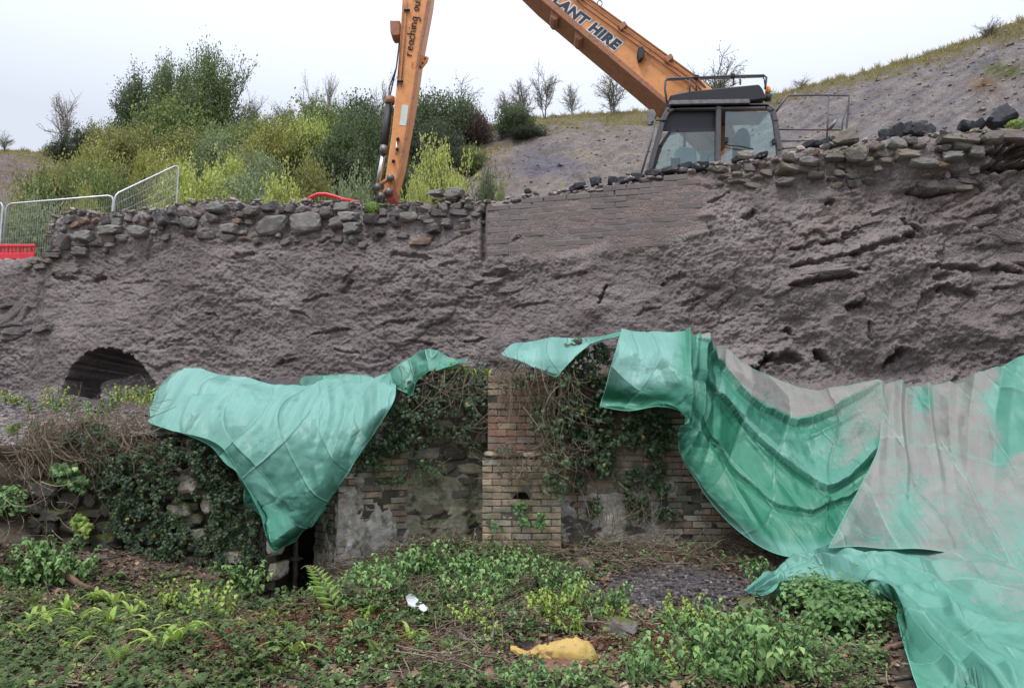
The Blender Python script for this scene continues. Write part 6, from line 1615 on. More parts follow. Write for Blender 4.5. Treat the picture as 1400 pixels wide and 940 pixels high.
NG, BG, LGp, IG, HG, FG = 'nettle clumps on the lower ground', 'bramble sprigs on the lower ground', 'lime green saplings on the lower ground', 'ivy clumps on the lower ground', 'hart\'s tongue tufts on the lower ground', 'ferns on the lower ground'
# named places first
for x, y, s in ((560, 800, 1.1), (545, 815, 1.0), (600, 775, .6), (630, 780, .7), (655, 795, .9), (640, 810, 1.1), (670, 768, .6), (690, 785, .8), (600, 728, .5), (625, 724, .55), (650, 728, .55), (667, 744, .6), (683, 756, .6), (570, 732, .5), (716, 768, .7), (735, 772, .7), (715, 785, .8), (332, 812, 1.1), (345, 800, 1.1), (320, 800, .9), (452, 822, .8), (575, 790, 1.1), (650, 800, 1.1), (690, 805, 1.1), (620, 795, 1.0), (720, 800, 1.0), (665, 820, 1.0), (750, 800, .9), (540, 795, 1.1), (515, 815, 1.0), (20, 800, 1.2), (980, 890, 1.1), (1050, 890, 1.1), (1020, 925, 1.2), (870, 935, .9), (990, 930, 1.1), (482, 808, .7), (505, 800, .7), (700, 815, 1.0), (740, 812, .9), (770, 820, .9), (680, 830, 1.), (620, 825, .8), (590, 800, .8), (60, 780, 1.2), (85, 795, 1.2), (45, 800, 1.1), (75, 770, 1.0), (105, 790, .9), (1000, 905, .9), (1030, 915, 1.), (960, 915, .9), (1040, 870, .8), (1010, 935, .9), (795, 938, .6), (755, 945, .6), (720, 945, .6), (940, 880, .6), (820, 850, .8), (840, 838, .7), (1080, 905, .8), (1100, 925, .9)):
    plant('nettle', x, y, s, 'nettle_clump', 'nettle', 'leafy green nettle clump', NG)
patch('bramble', 34, 420, 1080, 775, 935, (.6, 1.0), 'bramble_sprig', 'bramble', 'low bramble sprig', BG, nomud)
patch('bramble', 12, 480, 700, 735, 800, (.45, .7), 'bramble_sprig', 'bramble', 'low bramble sprig', BG)
patch('lime', 9, 640, 870, 800, 880, (.6, 1.0), 'lime_sapling', 'sapling', 'bright lime leaved sapling', LGp, nomud)
for x, y, s in ((775, 835, 1.0), (752, 838, .9), (845, 850, .8), (930, 845, .9), (932, 862, .7), (970, 860, .7), (225, 840, 1.), (245, 830, .9), (288, 845, 1.1), (300, 835, 1.), (1000, 880, .8), (940, 930, .8)):
    plant('lime', x, y, s, 'lime_sapling', 'sapling', 'bright lime leaved sapling', LGp)
patch('ivyc', 55, -20, 560, 800, 945, (.7, 1.2), 'ivy_clump', 'ivy', 'dark ground ivy clump', IG)
patch('ivyc', 16, 480, 680, 830, 940, (.7, 1.1), 'ivy_clump', 'ivy', 'dark ground ivy clump', IG)
patch('ivyc', 14, 640, 1230, 860, 945, (.6, 1.), 'ivy_clump', 'ivy', 'dark ground ivy clump', IG, nomud)
for x, y, s in ((90, 845, 1.), (60, 855, .8), (105, 858, 1.2), (70, 868, .8), (155, 835, 1.2), (180, 850, .9), (150, 860, 1.), (220, 895, 1.2), (240, 890, 1.3), (255, 880, 1.), (100, 895, .8), (185, 870, .8), (40, 860, .9), (30, 880, .7), (500, 860, .8), (510, 850, .9), (375, 850, .9), (345, 870, .8), (480, 870, .7), (560, 888, .9), (210, 862, .9), (130, 828, .9), (400, 905, 1.), (120, 880, .8)):
    plant('harts', x, y, s * .92, 'harts_tongue_fern', 'fern', 'yellow-green strap leaved fern tuft', HG)
for x, y, s in ((565, 898, .45), (410, 880, .5), (380, 930, .5), (620, 900, .4), (160, 915, .45), (40, 835, .6), (520, 905, .45)):
    plant('fern', x, y, s, 'fern', 'fern', 'feathery green fern', FG)
plant('frond', 468, 856, 1.35, 'fern', 'fern', 'tall single fern frond leaning left, brightest in the middle foreground,', FG, rz=.35)
# ---- the bush in front of the right tarpaulin
def big_bush(label, cx, cy, rx, ry, n, mat, name='bush', cat='bush', size=(.04, .075)):
    q0 = gp(cx, cy + ry * .9)[0]; Yb_ = float(q0[1]); k = Yb_ / F
    R = np.array([rx * k, rx * k * .8, ry * k * 1.1]); c = np.array(P(cx, cy, Yb_)[:])
    tips = rng.normal(0, 1, (90, 3)); tips /= np.linalg.norm(tips, axis=1, keepdims=True); tips[:, 2] = np.abs(tips[:, 2]) * 1.0 - .15
    tips = tips * R * U(.55, 1.05, 90)[:, None] + c; i = rng.integers(0, 90, n); p = tips[i] + rng.normal(0, .05, (n, 3))
    nr = (p - c) / R * .6 + np.array([0, -.2, .9]) + rng.normal(0, .35, (n, 3)); tt = np.clip(.35 + .3 * hash1(i, 3) + rng.normal(0, .12, n), 0, 1)
    e = empty(name, q0, label, cat); lo = link('foliage', leafmesh('foliage', [cloud(T_diamond(.25, .3), p, nr, U(0, 6.28, n), U(size[0], size[1], n), tt)], M[mat]), None, e); lo['kind'] = 'stuff'
    sg = [(np.array(q0) + rng.normal(0, .03, 3) * [1, 1, 0], t) for t in tips]; mids = []
    for a, b in sg: m_ = (a + b) / 2 + rng.normal(0, .03, 3); mids += [(a, m_), (m_, b)]
    v, f, t = tubes_np(mids, .006, .003, .35); me = np_mesh('branches', v, f, True, {'tint': t}); me.materials.append(M['twig']); link('branches', me, None, e)['kind'] = 'stuff'
big_bush('dense leafy green bush growing out from under the front tarpaulin', 1160, 835, 55, 34, 1500, 'nettle')
big_bush('smaller leafy bush left of the dense one, in front of a tarpaulin corner', 1105, 815, 34, 28, 600, 'nettle')
big_bush('leafy bush at the very left edge, high on the earth bank', 2, 690, 30, 26, 500, 'nettle')
# weeds on the terrace
def terrace_plant(kind, px, py, s, *a):
    x, y, z = ray(px, py); best = None
    Ys = np.arange(9.3, 14, .04); hit = np.nonzero(CAMZ + z * Ys / y < tz(x * Ys / y, Ys))[0]
    if len(hit): best = float(Ys[hit[0]])
    if best is None: best = 10.6 if px < 500 else 9.9
    k = best / y; return plant(kind, px, py, s, *a, loc=(x * k, best, float(tz(x * k, best))))
TG = 'weeds on the terrace between the walls'
for x, y, s in ((165, 552, 1.0), (180, 553, 1.1), (195, 556, .9), (150, 562, .7), (75, 556, 1.), (85, 565, .8), (15, 555, .9), (200, 548, .8), (128, 575, .8), (45, 565, .7), (50, 598, .7)):
    terrace_plant('lime' if s > .85 else 'nettle', x, y, s, 'weed_clump', 'weeds', 'pale green weed clump on the terrace', TG)
for x, y, s in ((615, 502, 1.), (635, 508, 1.2), (650, 498, 1.), (590, 515, .8), (668, 500, .9), (700, 498, .8), (20, 545, .8)):
    terrace_plant('harts' if s > .85 else 'fern', x, y, s * .8, 'grass_tuft', 'grass', 'pale grass tuft hanging from the terrace edge', TG)

# ================================================================== GROUND COVER
n = 42000
px = U(-240, 1300, n); py = 745 + 260 * U(0, 1, n) ** .85
k = nomud_ = (((px - 925) / 105) ** 2 + ((py - 808) / 34) ** 2 > .8) & ~((px > 1225) & (py > 830)); px, py = px[k], py[k]
k = fbm(px / 50., py / 22., 3, 3) > -.6; px, py = px[k], py[k]; n = len(px)
q = gp(px, py); q[:, 2] += np.abs(rng.normal(0, .02, n))
me = leafmesh('leaf_litter', [cloud(T_quad(), q, np.stack([rng.normal(0, .5, n), rng.normal(-.2, .5, n), np.ones(n)], 1), U(0, 6.28, n), U(.015, .06, n) * (1 + .5 * (rng.random(n) < .08)), np.clip(rng.normal(.42, .26, n), 0, 1))], M['litter'])
tag(link('leaf_litter', me), 'brown fallen leaves and debris covering the lower ground', 'leaf litter', kind='stuff')
def cover(name, label, cat, n, x0, x1, y0, y1, f, size, mat, T, zh, bias=.4):
    px = U(x0, x1, n); py = U(y0, y1, n); k = f(px, py); px, py = px[k], py[k]; n = len(px)
    q = gp(px, py); q[:, 2] += zh * (.2 + np.clip(.6 + fbm(px / 14., py / 7., 4, 2), 0, 1.4)) * U(.2, 1, n)
    nr = np.stack([rng.normal(0, .4, n), rng.normal(-.35, .4, n), np.ones(n)], 1)
    t = np.clip(bias + .3 * fbm(px / 20., py / 9., 6, 2) + rng.normal(0, .18, n), 0, 1)
    tag(link(name, leafmesh(name, [cloud(T, q, nr, U(0, 6.28, n), U(size[0], size[1], n), t)], M[mat])), label, cat, kind='stuff')
outside = lambda x, y: (((x - 755) / 84) ** 2 + ((y - 898) / 28) ** 2 > 1) & (((x - 571) / 24) ** 2 + ((y - 845) / 14) ** 2 > 1) & ~((x > 1215) & (y > 818)) & ~((x > 1030) & (y < 805)) & (((x - 925) / 110) ** 2 + ((y - 808) / 36) ** 2 > 1)
cover('ground_ivy', 'dark ground ivy spreading over the left foreground', 'ivy', 18500, -220, 620, 790, 1000, lambda x, y: (fbm(x / 45., y / 20., 12, 4) + .06 - .30 * (x > 330) * (y > 830) - .2 * (x > 480) > 0) & outside(x, y), (.03, .06), 'ivy_ground', T_ivy(), .10)
cover('ground_ivy', 'sparse ground ivy among brambles in the right foreground', 'ivy', 7000, 560, 1260, 770, 960, lambda x, y: (fbm(x / 45., y / 20., 22, 4) - .08 > 0) & outside(x, y), (.03, .055), 'ivy_ground', T_ivy(), .09)
cover('small_weeds', 'small mixed green weeds scattered over the rough ground', 'weeds', 19000, 380, 1260, 735, 950, lambda x, y: (fbm(x / 30., y / 14., 32, 4) - .03 + .14 * (y > 790) * (x > 620) - .12 * (x < 640) * (y > 840) > 0) & outside(x, y), (.018, .045), 'nettle', T_diamond(.25, .3), .12, .4)
cover('moss', 'yellow-green moss and small leaves in the left foreground', 'moss', 9000, 0, 420, 800, 950, lambda x, y: (fbm(x / 30., y / 14., 42, 4) - .12 > 0), (.015, .035), 'lime', T_diamond(.25, .35), .06, .3)
# twigs lying everywhere
def twigs(name, label, n, x0, x1, y0, y1, f, L=(.08, .35), r=(.002, .006), tint=(.1, .9), z=.03):
    px = U(x0, x1, n); py = U(y0, y1, n); k = f(px, py); px, py = px[k], py[k]; n = len(px); q = gp(px, py); q[:, 2] += U(0, z * 2, n)
    a = U(0, 6.28, n); l = U(L[0], L[1], n); d = np.stack([np.cos(a), np.sin(a), rng.normal(0, .28, n)], 1); sg = []; rr_ = []; t = U(tint[0], tint[1], n); tt = []
    b = rng.normal(0, .35, (n, 3)); p0 = q - d * l[:, None] / 2
    for s in range(4):
        p1 = p0 + (d + b * s / 3) * (l / 4)[:, None]; sg.append(np.stack([p0, p1], 1)); p0 = p1; rr_.append(U(r[0], r[1], n)); tt.append(t)
    v, f_, t_ = tubes_np(np.concatenate(sg), np.concatenate(rr_), np.concatenate(rr_) * .8, np.concatenate(tt)); me = np_mesh(name, v, f_, True, {'tint': t_}); me.materials.append(M['twig'])
    tag(link(name, me), label, 'twigs', kind='stuff')
twigs('fallen_twigs', 'fallen twigs and dead bramble stems strewn over the ground', 2800, -40, 1240, 740, 950, lambda x, y: outside(x, y))
M['bracken'] = mat_leaf('dead_bracken', [(0, (.07, .03, .02)), (.5, (.15, .07, .042)), (1, (.26, .15, .08))], .8, .0, .2)
def bracken(label, cx, cy, rx, ry, n):
    px = rng.normal(cx, rx, n); py = rng.normal(cy, ry, n); q = gp(px, py); q[:, 2] += U(.0, .09, n)
    sg = []; a = U(0, 6.28, n); L = U(.10, .32, n); d = np.stack([np.cos(a), np.sin(a), rng.normal(.05, .2, n)], 1); P_, N_, R_, S_, T_ = [], [], [], [], []
    sd = np.stack([-np.sin(a), np.cos(a), 0 * a], 1)
    for k in range(8):
        t = k / 8; p = q + d * (L * t)[:, None] - np.array([0, 0, .06]) * t * t
        for s_ in (-1, 1): sg.append(np.stack([p, p + (sd * s_ + d * .5) * (L * .28 * (1.05 - t))[:, None] - [0, 0, .012]], 1))
    sg.append(np.stack([q, q + d * L[:, None] - [0, 0, .05]], 1)); sg = np.concatenate(sg)
    v, f, t_ = tubes_np(sg, .0045, .0015, U(0, 1, len(sg)), 3); me = np_mesh('dead_bracken', v, f, True, {'tint': t_}); me.materials.append(M['bracken']); tag(link('dead_bracken', me), label, 'bracken', kind='stuff')
bracken('red-brown dead bracken fronds in the middle of the foreground', 480, 880, 55, 20, 260)
bracken('red-brown dead bracken below the upright fern', 450, 845, 40, 8, 90)
bracken('red-brown dead bracken right of the sandbag', 880, 885, 60, 18, 160)
bracken('red-brown dead bracken in the lower left foreground', 330, 885, 60, 20, 160)
twigs('dead_stems', 'tangle of dead stems in the middle foreground', 560, 560, 760, 840, 930, lambda x, y: outside(x, y) & (((x - 575) / 40) ** 2 + ((y - 842) / 22) ** 2 > 1) & (((x - 740) / 90) ** 2 + ((y - 900) / 30) ** 2 > 1), (.12, .4), (.002, .006), (.1, .8), .07)
twigs('dead_stems', 'heap of dead brown stems in front of the stone recess', 1100, 460, 760, 715, 830, lambda x, y: x > 0, (.15, .45), (.002, .005), (.2, .8), .08)
twigs('dead_stems', 'mat of dry stems at the foot of the right brick wall', 380, 760, 1060, 735, 785, lambda x, y: x > 0, (.12, .4), (.002, .005), (.2, .9), .06)
r_ = np.random.default_rng(14); px = r_.uniform(0, 1240, 900); py = r_.uniform(760, 945, 900); rock_scatter('gravel', gp(px, py), r_.uniform(.008, .03, 900), M['scree'], 9)
px = r_.normal(925, 55, 1500); py = r_.normal(806, 17, 1500); o = rock_scatter('mud_clods', gp(px, py), r_.uniform(.006, .034, 1500), M['darkmud'], 10, squash=1.); tag(o, 'grey-purple mud clods heaped in front of the right brick wall', 'mud')
px = r_.uniform(-40, 110, 1600); py = r_.uniform(560, 650, 1600)
x_, y_, z_ = ray(px, py); Yt = np.full(len(px), 9.3)
for _ in range(110):
    kk = Yt / y_; Yt = np.where(CAMZ + z_ * kk < tz(x_ * kk, Yt), Yt, Yt + .035)
kk = Yt / y_; o = rock_scatter('mud_clods', np.stack([x_ * kk, Yt, tz(x_ * kk, Yt)], -1), r_.uniform(.015, .06, len(px)), M['mudrock'], 11); tag(o, 'grey-purple earth clods on the bank left of the brambles', 'mud')

def terrace_hit(px, py):
    x_, y_, z_ = ray(px, py); Yt = np.full(len(px), 9.3)
    for _ in range(140):
        kk = Yt / y_; Yt = np.where(CAMZ + z_ * kk < tz(x_ * kk, Yt), Yt, Yt + .03)
    kk = Yt / y_; ok = Yt < WY0 - WS * x_ * kk + .3
    return np.stack([x_ * kk, Yt, tz(x_ * kk, Yt)], -1)[ok]
q = terrace_hit(r_.uniform(-40, 260, 2600), r_.uniform(528, 600, 2600)); o = rock_scatter('earth_clods', q, r_.uniform(.012, .06, len(q)), M['mudrock'], 13); tag(o, 'grey clods and stones on the earth ledge below the arched hole', 'earth clods')
qx = r_.uniform(142, 222, 2200); qy = r_.uniform(0, 1, 2200); qy = 548 - qy * (548 - (522 - (qx - 150) * .22)); a_, b_, c_ = wall_pt(qx, qy); b2_ = b_ + .15 + .5 * (548 - qy) / 30.; a_, b_, c_ = a_ * b2_ / b_, b2_, CAMZ + (c_ - CAMZ) * b2_ / b_
o = rock_scatter('fallen_debris', np.stack([a_, b_, c_], -1), r_.uniform(.015, .07, 2200), M['mudrock'], 15); tag(o, 'grey debris slumped inside the right side of the arched hole', 'debris')
# ================================================================== LOOSE THINGS ON THE GROUND
def rock_thing(px, py, hw, hh, label, mat, cat='rock', name='rock', boxy=False, tilt=0., deep=None, rz=None, off=0, grp=None):
    q = gp(px, py + hh * .7)[0]; k = q[1] / F; r = random.Random(int(px * 7 + py))
    o = put_stone(q[0], q[1], q[2] + hh * k * .75 + off, hw * k, deep or hw * k * .8, hh * k, M[mat], None, boxy, tilt, name, True, r)
    if rz is not None: o.rotation_euler.z = rz
    tag(o, label, cat, grp); return o
M['red_brick_rubble'] = mat_stone('crumbled_red_brick', [(.22, .085, .05), (.19, .08, .05)], dustcol=(.10, .07, .05), dust_amt=.35, scale=14)
rock_thing(800, 775, 12, 9, 'purplish square brick lump standing on edge near the brick wall foot', 'brick_red', 'brick lump', 'brick_lump', True, .3)
rock_thing(851, 864, 18, 18, 'pointed grey-brown rock right of the lime saplings', 'stone_grey', tilt=.4)
rock_thing(1098, 812, 16, 12, 'pale purplish rock between the tarpaulin corner and the bushes', 'stone_grey', tilt=.2)
rock_thing(1022, 829, 12, 9, 'reddish broken brick beside the left tip of the front tarpaulin', 'brick_red', 'brick lump', 'brick_lump', True, -.3)
rock_thing(752, 914, 52, 6, 'flat red crumbling brick slab under the yellow sandbag', 'red_brick_rubble', 'brick slab', 'brick_slab', True, .05, .30)
rock_thing(880, 902, 16, 7, 'largest red brick lump in the rubble right of the sandbag', 'red_brick_rubble', 'brick rubble', 'brick_rubble', False, -.2, .10)
rock_thing(912, 912, 12, 5, 'dusty red brick piece half buried in the rubble', 'red_brick_rubble', 'brick rubble', 'brick_rubble', True, -.1, .08)
rock_thing(628, 905, 14, 7, 'small brown stone left of the thick fallen branch', 'stone_dark', tilt=.1)
rock_thing(340, 878, 10, 6, 'small pinkish stone lying in leaf litter at left', 'stone_orange')
rock_thing(560, 860, 14, 6, 'flat tan stone below the white plastic scrap', 'stone_orange', boxy=True)
rock_thing(690, 838, 12, 7, 'grey stone behind the sandbag clearing', 'stone_grey')
rock_thing(330, 897, 9, 5, 'tiny pale stone in the lower left litter', 'stone_grey')
def branch(label, pts, r0, r1, mat='bark_red', name='branch', cat='branch'):
    Q = gp([p[0] for p in pts], [p[1] for p in pts]); L = [Vector(q) + Vector((0, 0, r0 * .8 + (pts[i][2] if len(pts[i]) > 2 else 0))) for i, q in enumerate(Q)]
    o = MB().tube(L, r0, 9, r1).build(name, M[mat], None, True); tag(o, label, cat); return o
branch('thick pinkish fallen branch pointing at the camera, left of the brick slab', [(672, 945), (668, 925), (662, 908), (667, 893)], .045, .03)
branch('curved grey-brown root arching left of the sandbag', [(625, 875, .05), (636, 888, .06), (655, 893, .05), (672, 886, .05), (676, 872, .1)], .018, .012, 'bark')
branch('dark stick lying along the bottom edge left of the branch', [(612, 920), (632, 926), (648, 938)], .02, .014, 'bark')
branch('brown sawn log stub at the foot of the ivy curtain', [(92, 800, .05), (110, 808, .03), (130, 812, 0)], .035, .03)
branch('mossy fallen log under the left stone wall', [(115, 772), (135, 768), (160, 766)], .03, .025, 'bark')
branch('brown branch lying in the mud below the dense bush', [(1180, 905), (1205, 895), (1235, 885), (1250, 878)], .03, .02)
branch('long thin red-brown stick in the lower right foreground', [(1050, 918), (1085, 922), (1130, 924), (1180, 925)], .012, .009)
branch('pale bent stick leaning in the recess under the overhang', [(562, 700, .15), (580, 716, .1), (590, 722, 0)], .014, .008, 'bark')
branch('dark branch across the lower right corner', [(1100, 938), (1150, 932), (1200, 936), (1250, 930)], .022, .014, 'bark')
branch('forked dead branch lying right of the sandbag', [(790, 870, .1), (830, 860, .05), (860, 880, 0)], .012, .006, 'bark')
for a in ((1060, 900, 1068, 860), (1133, 925, 1128, 880), (655, 880, 668, 850)):
    branch('thin dead stalk standing upright near x', [(a[0], a[1], 0), (a[2], a[1], .25)], .006, .003, 'bark', 'stalk', 'stalk')
_st = [o for o in C.objects if o.name.startswith('stalk')]
for o, t in zip(_st, ('thin dead stalk standing right of the red rubble', 'thin dead stalk standing below the dense bush', 'thin dead stalk standing left of the sandbag')): o['label'] = t
_rb = np.random.default_rng(3); px = _rb.normal(882, 34, 1500); py = _rb.normal(899, 13, 1500); o = rock_scatter('brick_crumbs', gp(px, py), _rb.uniform(.008, .035, 1500), M['red_brick_rubble'], 31); tag(o, 'crumbled red brick fragments heaped right of the yellow sandbag', 'brick crumbs')
px = _rb.normal(745, 46, 700); py = _rb.normal(916, 6, 700); o = rock_scatter('brick_crumbs', gp(px, py), _rb.uniform(.006, .025, 700), M['red_brick_rubble'], 32); tag(o, 'crumbled red brick fragments under the yellow sandbag', 'brick crumbs')
_rb = np.random.default_rng(8); tx = _rb.uniform(1180, 1380, 60)
# white plastic scrap
q = gp(570, 838)[0]; mb = MB()
pts = [(554, 826), (562, 824), (574, 834), (588, 846), (584, 850), (570, 843), (558, 836)]
mb.prism([Vector(gp(x, y)[0]) + Vector((0, 0, .07 + .01 * (i % 2))) for i, (x, y) in enumerate(pts)], [Vector(gp(x, y)[0]) + Vector((0, 0, .055 + .01 * (i % 2))) for i, (x, y) in enumerate(pts)])
M['white_plastic'] = mat_simple('white_plastic', (.62, .64, .66), .4)
tag(mb.build('plastic_scrap', M['white_plastic']), 'strip of white plastic lying among the green plants', 'plastic scrap')
# sandbag
def sandbag():
    q = gp(778, 906)[0]; k = q[1] / F; nu, nv = 60, 28
    e = empty('sandbag', (q[0], q[1], q[2]), 'plump yellow sandbag with a twisted empty neck, lying on red brick', 'sandbag')
    L = [(698, 889, 6, 4), (712, 893, 10, 6), (728, 896, 12, 7), (742, 893, 10, 9), (756, 891, 16, 11), (772, 891, 20, 15), (790, 893, 22, 18), (804, 897, 20, 18), (813, 901, 14, 13), (818, 903, 3, 3)]
    A = cr(np.array(L, float), nu, 0); V = []
    for i, (x, y, ry, rz_) in enumerate(A):
        c = P(x, y, q[1] + .02 - .0)
        for j in range(nv):
            t = 2 * math.pi * j / nv; zz = math.sin(t) * rz_ * k * 1.05; yy = math.cos(t) * ry * k * 1.1
            if zz < 0: zz *= .8
            cr_ = (.013 if i < 26 else .009) * (1 if i > 2 else 0) * float(fbm(np.array([x / 9. + t * .6]), np.array([t * 2.2 + x / 30.]), 2., 2)[0]) * (2.2 if i < 26 else 1)
            tw = max(0, (28 - i) / 28.) * .5
            V.append((c.x, c.y + yy * (1 + cr_ / .08) + tw * .02 * math.sin(i * .5), c.z + zz * (1 + cr_ / .05) + .012 * math.sin(i * .4 + 1) * (i < 26)))
    Fq = [[i * nv + j, i * nv + (j + 1) % nv, (i + 1) * nv + (j + 1) % nv, (i + 1) * nv + j] for i in range(nu - 1) for j in range(nv)]
    M['hessian'] = mat_simple('yellow_woven_bag', (.46, .31, .085), .7, 0, .14, 7, .3, 160, dirt=(.20, .13, .06), dirt_amt=.3)
    body = np_mesh('bag_body', V, np.array(Fq), True); link('bag_body', body, M['hessian'], e)
    p = P(818, 903, q[1]); MB().tube([p, p + Vector((.03, -.02, -.01))], .010, 6).build('tied_corner', M['hessian'], e, True)
sandbag()
# ---- dark lumps on the wall head
rl = random.Random(8)
LUMPS = [(793, 254, 8, 4), (815, 248, 8, 6), (838, 248, 7, 6), (852, 247, 8, 5), (871, 243, 9, 6), (893, 238, 10, 5), (905, 239, 6, 4), (918, 234, 12, 5), (938, 231, 10, 6), (957, 228, 12, 6), (1008, 217, 8, 4), (722, 262, 5, 3), (783, 258, 5, 4), (1040, 213, 9, 4), (1190, 196, 6, 5),
 (1152, 190, 18, 10), (1105, 199, 10, 4), (1117, 197, 8, 4), (1130, 196, 10, 5), (1212, 184, 9, 8), (1226, 180, 10, 10), (1240, 178, 9, 9), (1254, 177, 11, 11), (1268, 178, 9, 8), (1322, 173, 11, 6), (1338, 172, 9, 6), (1368, 163, 16, 13), (1380, 165, 8, 8), (1200, 194, 8, 4), (1290, 184, 6, 4), (620, 267, 12, 6), (625, 262, 10, 5), (599, 264, 12, 4)]
def where_x(px):
    for a, b, t in ((590, 660, 'left of the brick panel'), (700, 800, 'left of the excavator cab'), (800, 880, 'just left of the excavator cab'), (880, 990, 'in front of the cab\'s left window'), (990, 1068, 'in front of the cab\'s right window'), (1068, 1165, 'under the deck guard rail'), (1165, 1300, 'right of the guard rail'), (1300, 1420, 'near the right edge')):
        if a <= px < b: return t
    return 'on the wall head'
for i, (px, py, hw, hh) in enumerate(LUMPS):
    x, y, z = wall_pt(px, py); x, y, z = P(px, py, float(y) + .12)
    k = y / F
    mt = 'stone_moss' if (px in (1152, 1190)) else ('stone_big' if px > 590 and px < 660 else 'stone_black')
    o = put_stone(x, y, z, hw * k * 1.1, hw * k, hh * k * 1.25, M[mt], None, False, rl.uniform(-.5, .5), 'rubble_lump', True, rl)
    tag(o, None, 'stone lump', 'loose lumps on the wall head'); LABELLED.append((o, ('mossy' if mt == 'stone_moss' else ('grey' if mt == 'stone_big' else 'black')) + ' lump on the wall head ' + where_x(px), px, None))
q = P(1020, 211, 10.35); o = put_stone(q.x, q.y, q.z, .12, .10, .055, M['stone_pale'], None, False, .1, 'rubble_lump', True, rl); tag(o, 'pale rounded stone lying on the wall head below the cab\'s right window', 'stone lump', 'loose lumps on the wall head')
# small rubble along the wall head: uncountable
npb = 1500; px = r_.uniform(66, 1420, npb); pyc = interp(px, CREST) - 1 + 0 * px
x_, y_, z_ = wall_pt(px, pyc); yy = y_ + r_.uniform(.02, .5, npb); rock_scatter('crest_rubble', np.stack([x_ * yy / y_, yy, z_ + r_.uniform(-.06, .05, npb)], -1), r_.uniform(.02, .075, npb), M['scree'], 12)
# moss cushion at the arm's foot
for px, py, hw, hh, t in ((509, 284, 10, 8, 'bright green moss cushion on the wall head below the excavator arm'), (1392, 172, 16, 8, 'yellow-green moss hummock on the wall head at the right edge'), (1312, 196, 16, 4, 'flat mossy stone cushion right of the black lumps')):
    x, y, z = wall_pt(px, py); x, y, z = P(px, py, float(y) - .02); k = y / F; n = 900
    u = rng.normal(0, 1, (n, 3)); u /= np.linalg.norm(u, axis=1, keepdims=True); p = u * np.array([hw * k, hw * k * .8, hh * k]) + np.array([x, y, z])
    me = leafmesh('moss', [cloud(T_quad(), p, u + rng.normal(0, .3, (n, 3)), U(0, 6.28, n), U(.012, .025, n), np.clip(rng.normal(.25, .2, n), 0, 1))], M['lime']); tag(link('moss_cushion', me), t, 'moss')

# ================================================================== TREES AND SCRUB ON THE HILL
def lf(name, a, b, c): return mat_leaf(name, [(0, a), (.5, b), (1, c)], .6, .25, .25)
FM = {'dark': lf('dark_foliage', (0.066, 0.093, 0.044), (0.112, 0.155, 0.066), (0.185, 0.229, 0.099)), 'gorse': lf('gorse_foliage', (0.048, 0.064, 0.040), (0.077, 0.102, 0.059), (0.125, 0.149, 0.083)),
 'mid': lf('mid_foliage', (0.119, 0.161, 0.055), (0.198, 0.260, 0.083), (0.304, 0.360, 0.121)), 'willow': lf('willow_foliage', (0.092, 0.130, 0.046), (0.165, 0.217, 0.077), (0.264, 0.322, 0.121)),
 'yellow': lf('yellowing_foliage', (0.22, 0.24, 0.066), (0.35, 0.36, 0.095), (0.48, 0.47, 0.13)), 'lime': lf('lime_foliage', (0.290, 0.360, 0.088), (0.502, 0.558, 0.143), (0.600, 0.620, 0.220)),
 'olive': lf('olive_foliage', (0.175, 0.19, 0.066), (0.27, 0.28, 0.09), (0.39, 0.37, 0.13)), 'grey': lf('sparse_grey_foliage', (0.224, 0.211, 0.165), (0.330, 0.310, 0.220), (0.436, 0.409, 0.275)), 'purple': lf('purple_brown_foliage', (0.092, 0.062, 0.055), (0.145, 0.099, 0.083), (0.198, 0.149, 0.110)), 'rust': lf('rusty_foliage', (0.264, 0.136, 0.055), (0.396, 0.223, 0.077), (0.502, 0.335, 0.121)), 'sage': lf('sage_foliage', (0.158, 0.211, 0.099), (0.251, 0.310, 0.154), (0.370, 0.409, 0.220))}
M['hillbark'] = mat_simple('thin_bark', (.16, .135, .12), .9, 0, .3, 6, 0)
def grow(seed, stems, spread, h, levels=3, up=.5, fork=4, trunk_r=.05, first=.25):
    """multi-stemmed skeleton of unit height; returns segments, radii and twig tips"""
    r = random.Random(seed); segs, rad, tips = [], [], []
    def go(p, d, L, rr_, lev):
        n = 3; q = p.copy()
        for k in range(n):
            d = (d + Vector((r.gauss(0, .13), r.gauss(0, .13), r.gauss(0, .06) + up * .10))).normalized(); e = q + d * (L / n)
            segs.append((tuple(q), tuple(e))); rad.append(rr_ * (1 - .25 * k / n)); q = e
            if lev <= 1: tips.append(tuple(q))
            if lev > 0 and (k > 0 or lev < levels):
                for _ in range(fork if lev > 1 else fork - 1):
                    if r.random() < .75:
                        nd = (d + Vector((r.gauss(0, .75), r.gauss(0, .75), r.gauss(.1, .35)))).normalized(); go(q.copy(), nd, L * r.uniform(.42, .68), rr_ * .5, lev - 1)
    for s in range(stems):
        a = r.uniform(0, 6.28); go(Vector((math.cos(a), math.sin(a), 0)) * spread * .12 * r.random(), Vector((math.cos(a) * spread * r.random(), math.sin(a) * spread * r.random(), 1)).normalized(), h * r.uniform(.42, .6), trunk_r, levels - 1)
    tips = np.array(tips); s = 1.0 / max(1e-6, tips[:, 2].max())
    return np.array(segs) * s, np.array(rad) * s, tips * s
